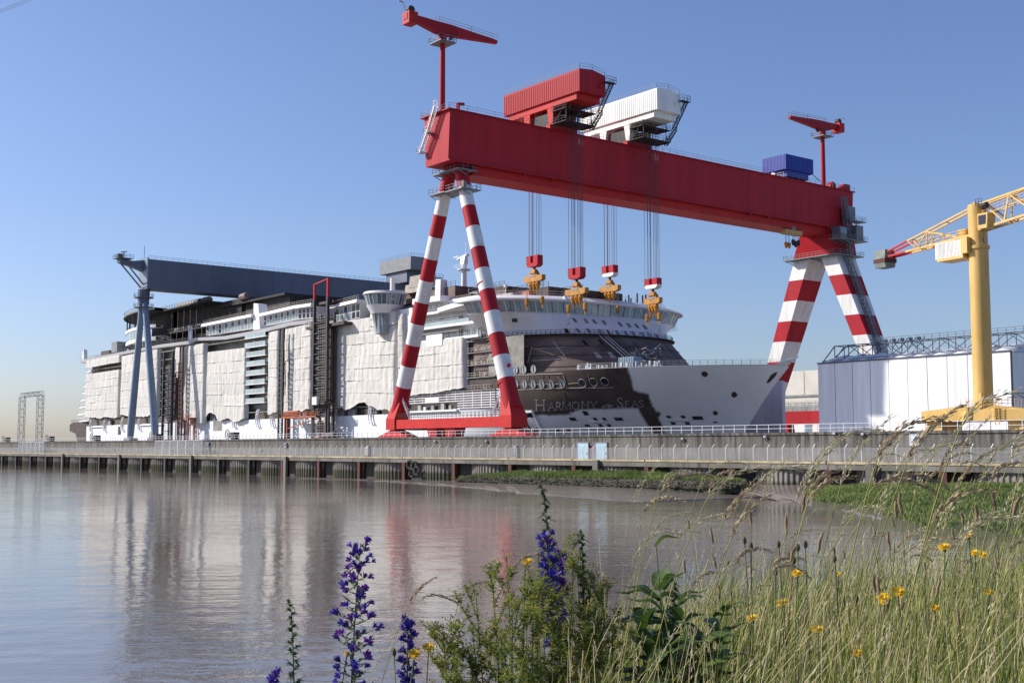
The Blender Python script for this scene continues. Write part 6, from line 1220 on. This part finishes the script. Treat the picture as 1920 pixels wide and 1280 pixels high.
def blade(b, p, q, w, bend, n=5, m=0):
    "flat tapering blade from p to q with a sag"
    mid = p.lerp(q, .55)+ZZ*(q-p).length*.12-Vector((0, 0, 0))+bend; pts = bez(p, mid, q, n); side = (q-p).cross(Vector((R(-1, 1), R(-1, 1), .2)))
    if side.length < 1e-5: return
    side.normalize(); k = len(b.v)
    for i, c in enumerate(pts):
        ww = w*(1-(i/n)**1.6)*.5; b.v += [c-side*ww, c+side*ww]
    for i in range(n): b.f.append((k+2*i, k+2*i+1, k+2*i+3, k+2*i+2)); b.m.append(m)
def leaf(b, p, d, up, L, w, n=4, curl=.2, m=0, fold=.12):
    "pointed leaf with a midrib crease"
    d = d.normalized(); s = d.cross(up); s = s.normalized() if s.length > 1e-4 else RT; up = s.cross(d); k = len(b.v)
    for i in range(n+1):
        t = i/n; ww = w*.5*math.sin(math.pi*min(1, t*.9+.1))**.8*(1 if t < 1 else 0); c = p+d*L*t-up*curl*L*t*t
        b.v += [c-s*ww+up*fold*ww*2, c, c+s*ww+up*fold*ww*2]
    for i in range(n):
        a = k+3*i; b.f += [(a, a+1, a+4, a+3), (a+1, a+2, a+5, a+4)]; b.m += [m, m]
# ---------------------------------------------------------------- grass
def density(px, d):  # how much grass stands at this photo column
    return max(0, min(1, (px-840)/620))
gs = MB(); cnt = 0
random.seed(5)
while cnt < 15000:
    d = R(2.3, 7.6); px = R(820, 2150); 
    if R(0, 1) > density(px, d)**1.15*(1.0 if d < 5.5 else .75): continue
    p = base_at(px, d); h = R(.25, .62)*(1.0+.25*max(0, (px-1500)/500)); lean = Vector((0, 0, 0))+RT*R(-.12, .42)*h+FW*R(-.3, .3)*h
    m = 0 if R(0, 1) < .56 else (1 if R(0, 1) < .7 else 2)
    blade(gs, p, p+lean+ZZ*h, R(.004, .009), RT*R(-.05, .02)+FW*R(-.04, .04), 4, m); cnt += 1
tag(gs.build('grass', ['grass_green', 'grass_yellow', 'grass_dry'], kind='stuff', fix=False), 'tall green and straw coloured grass covering the near bank', 'grass')
sw = MB()
for _ in range(2600):
    d = R(2.4, 6.8); px = R(900, 2150)
    if R(0, 1) > density(px, d)*(.55+.45*noise.noise(Vector((px*.012, d*1.7, 4)))): continue
    p = base_at(px, d); h = R(.4, .78); lean = RT*R(-.25, .65)*h+FW*R(-.35, .35)*h; q = p+lean+ZZ*h*R(.8, 1)
    sw.tube(bez(p, p.lerp(q, .5)+ZZ*.1*h-RT*.1*h, q, 5), [.0016, .0016, .0014, .0012, .001, .0007], 3, m=0 if R(0, 1) < .6 else 1, cap=False)
    if R(0, 1) < .5:
        for k in range(9): f = R(.8, 1.03); c = p.lerp(q, f)+ZZ*.02*h; leaf(sw, c, (q-p).normalized()+Vector((R(-.5, .5), R(-.5, .5), R(-.2, .3))), ZZ, R(.012, .022), .0045, 2, .1, 2)
tag(sw.build('straw', ['grass_dry', 'grass_yellow', 'seed_pale'], kind='stuff', fix=False), 'thin dry straw stalks crossing through the bank grass', 'grass')
gl = MB()
for _ in range(9000):
    d = R(2.3, 7.0); px = R(840, 2150)
    if R(0, 1) > density(px, d): continue
    p = base_at(px, d); h = R(.06, .26); blade(gl, p, p+RT*R(-.2, .2)+FW*R(-.15, .15)+ZZ*h, R(.005, .011), Vector((0, 0, 0)), 3, 0 if R(0, 1) < .55 else 1)
tag(gl.build('low_grass', ['grass_green', 'grass_dry'], kind='stuff', fix=False), 'short tangled grass close to the ground of the near bank', 'grass')
# tall flowering stems: five kinds, then copies
def panicle_stem(name, H, lean, droop, kind):
    "stem in local space from the origin; kind picks the seed head"
    t = bpy.data.objects.new(name, None); COL.objects.link(t)
    tip = Vector((lean, 0, H)); pts = bez(Vector((0, 0, 0)), Vector((lean*.28, .01, H*.62)), tip, 10); end = (pts[-1]-pts[-2]).normalized()
    b = MB(); head = []
    if kind in ('oat', 'plume'):
        L = .24 if kind == 'oat' else .19; c = pts[-1]; dirn = end
        for i in range(9): head.append(c.copy()); dirn = (dirn+Vector((.10*droop, 0, -.13*droop))).normalized(); c = c+dirn*L/8
    else: head = [pts[-1]+end*.02*i+Vector((.0015*i*i*lean, 0, 0)) for i in range(5)]
    allp = pts+head[1:]; b.tube(allp, [lerp(.0017, .0007, i/(len(allp)-1)) for i in range(len(allp))], 4, cap=False)
    for k in range(2): i = 2+k*2; dv = Vector((R(-1, 1), R(-1, 1), 1.3)); leaf(b, pts[i], dv, ZZ, R(.12, .2), .006, 4, .45)
    b.build('stem', 'grass_yellow' if kind != 'club' else 'stem_green', t, fix=False, smooth=True)
    b = MB()
    if kind in ('oat', 'plume'):
        n = 70 if kind == 'oat' else 85
        for i in range(n):
            f = (i+.5)/n*(len(head)-1.01); k = int(f); p = head[k].lerp(head[k+1], f-k); dd = (head[k+1]-head[k]).normalized(); s = 1-.5*abs(f/(len(head)-1)-.35)
            o_ = Vector((R(-1, 1), R(-1, 1), R(-1, 1))); o_ = (o_-dd*o_.dot(dd)).normalized(); q = p+o_*R(.002, .012 if kind == 'oat' else .009)*s+dd*R(0, .01)
            leaf(b, q, dd+o_*R(.15, .6), o_, R(.012, .021)*s, .0052*s*(1.2 if kind == 'plume' else 1), 2, .1)
            if kind == 'oat' and i % 3 == 0: b.bar(q, q+(dd+o_*.4)*.018, .0006)
        m_ = 'seed_pale' if kind == 'oat' else 'seed_tan'
    elif kind == 'club':
        L = R(.055, .08); c0 = head[0]; n = 9; prof = [.3, .8, 1, 1.05, 1, 1, .95, .8, .35]
        b.tube([c0+end*L*i/8+Vector((.002*math.sin(i), .001*i, 0)) for i in range(n)], [.0052*q for q in prof], 8)
        for i in range(90): a = R(0, 6.28); f = R(0, 1); p = c0+end*L*f; o_ = Vector((math.cos(a), math.sin(a), 0)); leaf(b, p+o_*.0042, o_+end*1.4, end, .005, .0018, 1, 0)
        m_ = 'seed_brown'
    b.build('seed_head', m_, t, fix=False)
    return t
protos = {}
for kind, n in (('oat', 5), ('plume', 4), ('club', 4)):
    for i in range(n):
        protos[kind, i] = panicle_stem({'oat': 'oat_plant', 'plume': 'brome_plant', 'club': 'timothy_plant'}[kind], 1.0, R(.12, .42) if kind != 'club' else R(-.08, .16), R(.5, 1.8), kind)
GLAB = {'oat': ('loose pale seed plume', 'loose seeded grass stems'), 'plume': ('dense tan seed plume', 'feathery grass stems'), 'club': ('brown club headed stem', 'club headed grass stems')}
ang = math.atan2(RT.y, RT.x); used = set()
def place(kind, i, px, d, tipy, rz=0, lean=None):
    src = protos[kind, i]
    if (kind, i) in used: t = copy_tree(src)
    else: t = src; used.add((kind, i))
    p = base_at(px, d); z = at(960, tipy, d=d).z; s = max(.25, z-p.z); t.location = p; t.scale = (s, s, s) if s < .9 else (s, s, s); t.rotation_euler = (R(-.06, .06), R(-.05, .08), ang+rz)
    ty = tipy; tx = px+60
    where = 'against the white shed' if ty < 800 else 'before the quay wall' if ty < 872 else 'before the sheet piles' if ty < 908 else 'before the green salt marsh' if ty < 985 and tx > 1510 else 'before open water' if ty < 1060 else 'low among the grass'
    side = 'left of the dock leaves' if tx < 1150 else 'above the dock leaves' if tx < 1380 else 'left of the yellow flower pair' if tx < 1640 else 'right of the yellow flower pair'
    tag(t, GLAB[kind][0]+', '+where+', '+side, 'wild grass', GLAB[kind][1])
random.seed(23)
for px, tipy, d, k in ((1235, 945, 3.6, 'oat'), (1290, 905, 3.8, 'oat'), (1330, 1010, 3.4, 'plume'), (1400, 905, 3.2, 'plume'), (1425, 930, 3.6, 'oat'), (1445, 900, 3.5, 'plume'), (1490, 870, 3.9, 'oat'), (1520, 905, 3.5, 'oat'), (1560, 860, 2.9, 'plume'), (1590, 870, 3.0, 'plume'), (1640, 880, 3.6, 'oat'), (1655, 800, 2.7, 'oat'), (1770, 880, 3.4, 'oat'), (1800, 860, 3.6, 'oat'), (1830, 900, 3.4, 'oat'), (1860, 840, 3.2, 'oat'), (1885, 800, 3.0, 'oat'), (1700, 930, 3.6, 'oat'), (1180, 1010, 3.9, 'oat')):
    place(k, random.randrange(5 if k == 'oat' else 4), px-70, d, tipy)
for _ in range(80):
    px = 1120+820*R(0, 1)**.8; d = R(3.0, 6.5); place('oat' if R(0, 1) < .6 else 'plume', random.randrange(4), px-60, d, R(900, 1130)-50*(px > 1600), R(-.7, .7))
for _ in range(44):
    px = 1250+700*R(0, 1)**.7; d = R(3.0, 5.5); place('club', random.randrange(4), px, d, R(985, 1190), R(-3, 3))
for px, tipy in ((1403, 955), (1660, 975), (1705, 965), (1745, 960), (1870, 960), (1890, 930)): place('club', random.randrange(4), px, 3.4, tipy, R(-1, 1))
for px, tipy, d in ((612, 1075, 3.8), (690, 1090, 4.0), (822, 1085, 4.0), (918, 1030, 4.0)): place('plume', random.randrange(4), px-16, d, tipy+40, R(-.5, .5))
# ---------------------------------------------------------------- viper's bugloss
fm = {}
def flower_mesh(matn):
    b = MB(); n = 5
    for i in range(n):
        a = 2*math.pi*i/n; c, s = math.cos(a), math.sin(a); e = Vector((c, s, 0)); t = Vector((-s, c, 0)); k = len(b.v)
        b.v += [Vector((0, 0, 0))+e*.0012, e*.0042-t*.0034+ZZ*.009, e*.0042+t*.0034+ZZ*.009, e*.0095-t*.0036+ZZ*.0145, e*.0095+t*.0036+ZZ*.0145, e*.0115+ZZ*.0135]
        b.f += [(k, k+1, k+2), (k+1, k+3, k+4, k+2), (k+3, k+5, k+4)]; b.m += [0, 0, 0]
    for i in range(3): b.bar((0, 0, .006), (.003*math.cos(i*2.1), .003*math.sin(i*2.1), .021), .0007)
    o = b.build('flower', matn, fix=False); me = o.data; bpy.data.objects.remove(o); return me
fm['petal_blue'] = flower_mesh('petal_blue'); fm['petal_violet'] = flower_mesh('petal_violet')
def bugloss(px_tip, py_tip, px_base, d, label, f0, f1, branch, leafy=1.0, nod=0.0, cym=30, violet=.35, fs=1.0):
    base = base_at(px_base, d); tip = tip_at(px_tip, py_tip, d); t = thing('viper_bugloss', label, 'wildflower', base, "spikes of viper's bugloss")
    mid = base.lerp(tip, .5)+RT*R(-.02, .02); pts = bez(base, mid, tip, 16)
    if nod: pts[-1] = pts[-1]+RT*nod*.5-ZZ*.004
    b = MB(); b.tube(pts, [lerp(.0052, .0016, i/16) for i in range(17)], 6, cap=False); b.build('stem', 'stem_green', t, smooth=True, fix=False)
    lf = MB(); H = (tip-base).length
    def P(f): f = f*15.99; k = int(f); return pts[k].lerp(pts[k+1], f-k)
    for i in range(int(26*leafy)):
        f = R(.02, .5); a = R(0, 6.28); leaf(lf, P(f), Vector((math.cos(a), math.sin(a), R(.2, .9))), ZZ, R(.04, .10)*(1-f*.5), .011, 3, .35)
    fl = 0
    for i in range(cym):
        f = lerp(f0, .995, (i+.5)/cym); a = i*2.4+R(-.3, .3); taper = min(1, (1-f)*3.2+.18); L = branch*taper*R(.75, 1.15); p = P(f); dv = Vector((math.cos(a), math.sin(a), R(.15, .55))).normalized(); q = p+dv*L
        b_ = [p, p.lerp(q, .6)-ZZ*.003, q]; lf.tube(b_, [.0014, .0012, .0009], 4, cap=False)
        for k in range(9): u = R(.1, 1.05); dd = (dv+Vector((R(-.7, .7), R(-.7, .7), R(-.2, .8)))).normalized(); leaf(lf, p.lerp(q, u), dd, ZZ, R(.014, .03)*(.6+.4*taper), R(.006, .010), 2, .25)
        leaf(lf, p, (dv-ZZ*.2), ZZ, R(.03, .055)*(.5+taper*.5), .010, 3, .45)
        if f1[0] <= f <= f1[1]:
            for k in range(random.choice((2, 2, 3, 4))):
                mt = 'petal_violet' if R(0, 1) < violet else 'petal_blue'; o = link('flower', fm[mt], t); o.location = q+Vector((R(-.011, .011), R(-.011, .011), R(-.006, .014)))-base
                up_ = (dv+Vector((R(-.5, .5), R(-.5, .5), R(.2, .9)))).normalized(); o.rotation_euler = up_.to_track_quat('Z', 'Y').to_euler(); s = R(.95, 1.4)*fs; o.scale = (s, s, s)
        else:
            for k in range(8): dd = Vector((R(-1, 1), R(-1, 1), R(-.2, 1))).normalized(); leaf(lf, q, dd, ZZ, .014, .007, 2, .2)
    lf.build('leaves', 'bugloss_leaf', t, kind='stuff', fix=False); return t
random.seed(31)
bugloss(676, 1018, 663, 4.0, "tall viper's bugloss with violet blue flowers all the way up, left of the bush", .2, (.22, 1), .055, cym=64, violet=.45, fs=.95)
bugloss(545, 1122, 560, 4.0, "thin mostly faded viper's bugloss, leftmost tall spike over the river", .3, (.34, .5), .016, cym=36, leafy=.5, nod=-.02)
bugloss(766, 1158, 778, 4.0, "short dense deep blue viper's bugloss beside two yellow flower heads", .3, (.3, 1), .016, cym=34, violet=.08, fs=1.0)
bugloss(1020, 905, 1052, 4.0, "tallest slender viper's bugloss rising above the bush with a budded green tip", .35, (.5, .84), .013, cym=60, violet=.1, nod=-.02)
bugloss(1047, 1040, 1068, 4.1, "short blue viper's bugloss half hidden in the top of the bush", .45, (.5, 1), .012, cym=34, violet=.5)
bugloss(1090, 993, 1106, 4.1, "grey green seed spike without flowers rising from the bush", .4, (2, 3), .013, cym=50, leafy=.6)
bugloss(515, 1262, 512, 4.0, "blue flower tip just peeping in at the bottom edge of the view", .5, (.6, 1), .014, cym=22, violet=.1)
bugloss(1265, 1075, 1235, 3.9, "small green budded spike in front of the broad leaved dock", .5, (2, 3), .012, cym=30, leafy=.4)
# ---------------------------------------------------------------- St John's wort bush
t = thing('wort_bush', 'bushy yellow green herb with tiny leaves and yellow flower buds on the bank', 'bush', base_at(985, 4.0)); random.seed(41)
br = MB(); lf = MB(); bd = MB()
def twig(p, q, r, depth):
    pts = bez(p, p.lerp(q, .5)+Vector((R(-.02, .02), R(-.02, .02), R(0, .03))), q, 7); br.tube(pts, [lerp(r, r*.45, i/7) for i in range(8)], 4, cap=False)
    L = (q-p).length; n = int(L/.0066)
    for i in range(n):
        f = (i+R(0, 1))/n
        if depth == 0 and f < .3: continue
        k = min(6, int(f*7)); c = pts[k].lerp(pts[k+1], f*7-k); a = R(0, 6.28)
        for s in (0, math.pi): leaf(lf, c, Vector((math.cos(a+s), math.sin(a+s), R(.1, .7))), ZZ, R(.012, .026), R(.006, .011), 2, .2)
    if depth < 2:
        for i in range(random.randint(6, 8)):
            f = R(.3, .95); k = min(6, int(f*7)); c = pts[k].lerp(pts[k+1], f*7-k); a = R(0, 6.28); l2 = L*R(.2, .36)*(1.15-f*.6); twig(c, c+(Vector((math.cos(a), math.sin(a), R(.7, 1.5))).normalized())*l2, r*.55, depth+1)
    for _ in range(3 if depth else 10): o_ = Vector((R(-1, 1), R(-1, 1), R(-.3, 1)))*.014; leaf(bd, q+o_, Vector((R(-.6, .6), R(-.6, .6), 1)), Vector((R(-1, 1), R(-1, 1), .1)), R(.006, .011), .0045, 2, 0)
for px, py, pb, d in ((845, 1165, 895, 3.9), (832, 1195, 880, 3.8), (893, 1120, 925, 3.8), (1140, 1110, 1095, 4.0), (1150, 1170, 1105, 3.8), (920, 1055, 950, 3.9), (950, 1040, 965, 4.1), (985, 1060, 985, 3.8), (1010, 1035, 1000, 4.0), (1040, 1050, 1020, 4.2), (1075, 1075, 1045, 4.0), (1110, 1065, 1070, 4.1), (1130, 1090, 1090, 4.0), (850, 1215, 890, 3.7), (885, 1175, 920, 3.9), (960, 1130, 960, 3.7), (1000, 1120, 1000, 3.7), (1050, 1130, 1040, 3.8), (1100, 1140, 1080, 3.9), (1020, 1180, 1020, 3.6), (940, 1200, 945, 3.6), (880, 1220, 900, 3.8), (1085, 1200, 1075, 3.7)):
    twig(base_at(pb, d), tip_at(px, py, d), .0032, 0)
br.build('stems', 'stem_green', t, kind='stuff', fix=False); lf.build('leaves', 'herb_leaf', t, kind='stuff', fix=False); bd.build('buds', 'bud_yellow', t, kind='stuff', fix=False)
# faded dark seed sprays behind the bush
t = thing('withered_herb', 'dark withered seed spray behind the right side of the bush', 'plant', base_at(1105, 4.3)); b = MB()
for _ in range(34):
    p = base_at(1100+R(-8, 8), 4.3); q = tip_at(R(1065, 1140), R(1062, 1130), 4.3); m_ = p.lerp(q, .75); b.tube([p, m_, q], .0009, 4, cap=False)
    for k in range(16): c = m_.lerp(q, R(0, 1.0)); leaf(b, c, Vector((R(-1, 1), R(-1, 1), R(-.2, 1))), ZZ, R(.006, .012), .005, 2, .1)
b.build('seed_spray', 'bud_brown', t, fix=False)
# ---------------------------------------------------------------- broad leaved dock
random.seed(51)
t = thing('dock_plant', 'leafy dark green dock with broad glossy leaves right of the bush', 'plant', base_at(1260, 4.0)); b = MB()
spots = [(1230, 1022, 1250, 4.0)]+[(R(1150, 1360), R(1075, 1230), R(1190, 1320), R(3.6, 4.2)) for _ in range(15)]
for px, py, pb, d in spots: b.tube(bez(base_at(pb, d), base_at(pb, d).lerp(tip_at(px, py, d), .5)+RT*R(-.02, .02), tip_at(px, py, d), 8), [.005-.0004*i for i in range(9)], 6, cap=False)
b.build('stem', 'stem_green', t, smooth=True)
for px, py, pb, d in spots:
    p0, p1 = base_at(pb, d), tip_at(px, py, d); n = 16 if px == 1230 else 12
    for i in range(n):
        f = R(.25, 1.0) if i else 1; c = p0.lerp(p1, f); a = i*2.4+R(-.4, .4); L = lerp(.22, .085, max(0, f-.25)/.75)*R(.85, 1.35); b = MB(); dv = Vector((math.cos(a), math.sin(a), R(.5, 1.5) if f > .8 else R(.2, .9)))
        leaf(b, c, dv, ZZ, L, L*R(.3, .42), 7, R(.25, .6), 0, .22)
        for k, v in enumerate(b.v): b.v[k] = v+Vector((0, 0, .006*math.sin(v.x*60+v.y*45)))
        b.build('leaf', 'dock_leaf', t, smooth=True, fix=False)
# ---------------------------------------------------------------- yellow hawkweed heads and buds
def head_mesh():
    b = MB()
    for r_, n, L, z, m in ((.004, 20, .0175, .004, 0), (.003, 16, .013, .006, 0), (.0015, 12, .008, .008, 0)):
        for i in range(n):
            a = 2*math.pi*i/n+R(-.1, .1); e = Vector((math.cos(a), math.sin(a), .28 if L > .015 else .5 if L > .01 else 1.0)).normalized(); leaf(b, Vector((math.cos(a)*r_, math.sin(a)*r_, z)), e, ZZ, L*R(.9, 1.1), .0045, 2, .05, m)
    o = b.build('flower_head', 'petal_yellow', fix=False); me = o.data; bpy.data.objects.remove(o); return me
HM = head_mesh()
def bud_mesh():
    b = MB(); b.tube([(0, 0, -.004), (0, 0, .002), (0, 0, .010), (0, 0, .016), (0, 0, .020)], [.0022, .0062, .0066, .0045, .0015], 8)
    for i in range(18): a = R(0, 6.28); z = R(0, .014); leaf(b, Vector((math.cos(a)*.006, math.sin(a)*.006, z)), Vector((math.cos(a)*.3, math.sin(a)*.3, 1)), ZZ, .007, .003, 1, 0)
    o = b.build('bud', 'bud_brown', fix=False); me = o.data; bpy.data.objects.remove(o); return me
BM_ = bud_mesh()
def hawk(px, py, d, label, kind, lean=0, s=1.0):
    q = tip_at(px, py, d); base = base_at(px+R(-40, 30), d+R(-.1, .1)); t = thing('hawkweed', label, 'wildflower', base, 'yellow hawkweed flowers' if kind == 'flower' else 'closed hawkweed buds')
    b = MB(); pts = bez(base, base.lerp(q, .5)+RT*R(-.04, .04), q, 9); b.tube(pts, [.0017]*9+[.0024], 5, cap=False)
    b.build('stem', 'stem_green' if R(0, 1) < .7 else 'stem_red', t, smooth=True, fix=False)
    up_ = (Vector((0, 0, 1))+RT*R(-.7, .1)-FW*R(.2, .9)).normalized() if kind == 'flower' else (pts[-1]-pts[-2]).normalized()
    o = link('bud', BM_, t); o.location = q-base-up_*.008; o.rotation_euler = up_.to_track_quat('Z', 'Y').to_euler(); o.scale = (s, s, s) if kind != 'flower' else (s*.85, s*.85, s*.7)
    if kind == 'flower': o = link('flower_head', HM, t); o.location = q-base; o.rotation_euler = up_.to_track_quat('Z', 'Y').to_euler(); o.scale = (s*1.25, s*1.25, s*1.25)
    if kind == 'tuft': o = link('flower_head', HM, t); o.location = q-base+up_*.010; o.rotation_euler = up_.to_track_quat('Z', 'Y').to_euler(); o.scale = (s*.35, s*.35, s*.9)
random.seed(61)
for px, py, s, lab in ((804, 1216, 1, 'yellow hawkweed head right of the short deep blue spike'), (777, 1228, .95, 'yellow hawkweed head in front of the short deep blue spike'), (651, 1226, .5, 'small yellow flower against the tall violet blue spike'), (990, 1056, .9, 'lone open yellow flower on top of the bush'), (1410, 1163, 1.05, 'yellow hawkweed head low over the grass, nearest the dock leaves'), (1469, 1133, .95, 'yellow hawkweed head between two stalks of brown buds'), (1495, 1077, .85, 'yellow hawkweed head on thin branching stalks against the water'), (1533, 1182, .9, 'small drooping yellow hawkweed head in the green grass'), (1658, 1125, 1.15, 'broad yellow hawkweed head, left and lower of the close pair'), (1684, 1112, 1.1, 'yellow hawkweed head, right and higher of the close pair'), (1606, 1226, .95, 'yellow hawkweed head lowest in the thick grass'), (1771, 1029, .95, 'yellow hawkweed head highest but one before the marsh'), (1828, 1038, .7, 'small yellow hawkweed head, left of two under the marsh edge'), (1842, 1041, .6, 'small yellow hawkweed head, right of two under the marsh edge'), (1816, 1006, .6, 'small yellow hawkweed head highest of all, before the marsh'), (1855, 1112, .65, 'small yellow hawkweed head deep in the grass at far right'), (1752, 1141, .65, 'half hidden small yellow hawkweed head below the close pair'), (1572, 1077, .45, 'tiny yellow flower among the thin dry stems')):
    hawk(px, py, R(3.7, 4.1), lab, 'flower', s=s)
for px, py, k, lab in ((1396, 1013, 'tuft', 'closed hawkweed bud with a dry yellow tuft, left of a close pair'), (1408, 1024, 'bud', 'closed hawkweed bud, right of a close pair'), (1460, 1020, 'bud', 'closed hawkweed bud alone on an upright stalk before the water'), (1496, 1026, 'bud', 'closed hawkweed bud, left of three dark ones'), (1510, 1020, 'bud', 'closed hawkweed bud, middle of three dark ones'), (1489, 1050, 'bud', 'small closed hawkweed bud below the three dark ones'), (1565, 1048, 'bud', 'small closed hawkweed bud between thin grass stems'), (1454, 1072, 'tuft', 'closed hawkweed bud with tuft above a yellow head'), (1606, 1122, 'bud', 'dark closed hawkweed bud left of the yellow pair'), (739, 1222, 'bud', 'closed round bud on a thin stalk between the two blue spikes'), (1345, 1190, 'tuft', 'closed hawkweed bud with tuft in front of the dock leaves'), (1693, 1135, 'bud', 'closed hawkweed bud hanging under the yellow pair')):
    hawk(px, py, R(3.7, 4.1), lab, k, s=1.05)
# thin condensation trail high in the sky
b = MB(); p, q = at(-30, 30, d=16000), at(95, -12, d=16000); b.tube([p, p.lerp(q, .5), q], [34, 38, 8], 10)
m = bpy.data.materials.new('vapour'); m.use_nodes = True; n = m.node_tree.nodes; L = m.node_tree.links; df = n.new('ShaderNodeBsdfDiffuse'); df.inputs[0].default_value = (.8, .8, .8, 1); tp = n.new('ShaderNodeBsdfTransparent'); mx = n.new('ShaderNodeMixShader'); mx.inputs[0].default_value = .13
L.new(tp.outputs[0], mx.inputs[1]); L.new(df.outputs[0], mx.inputs[2]); L.new(mx.outputs[0], n['Material Output'].inputs[0]); MATS['vapour'] = m
b.build('contrail', 'vapour', kind='stuff', smooth=True)
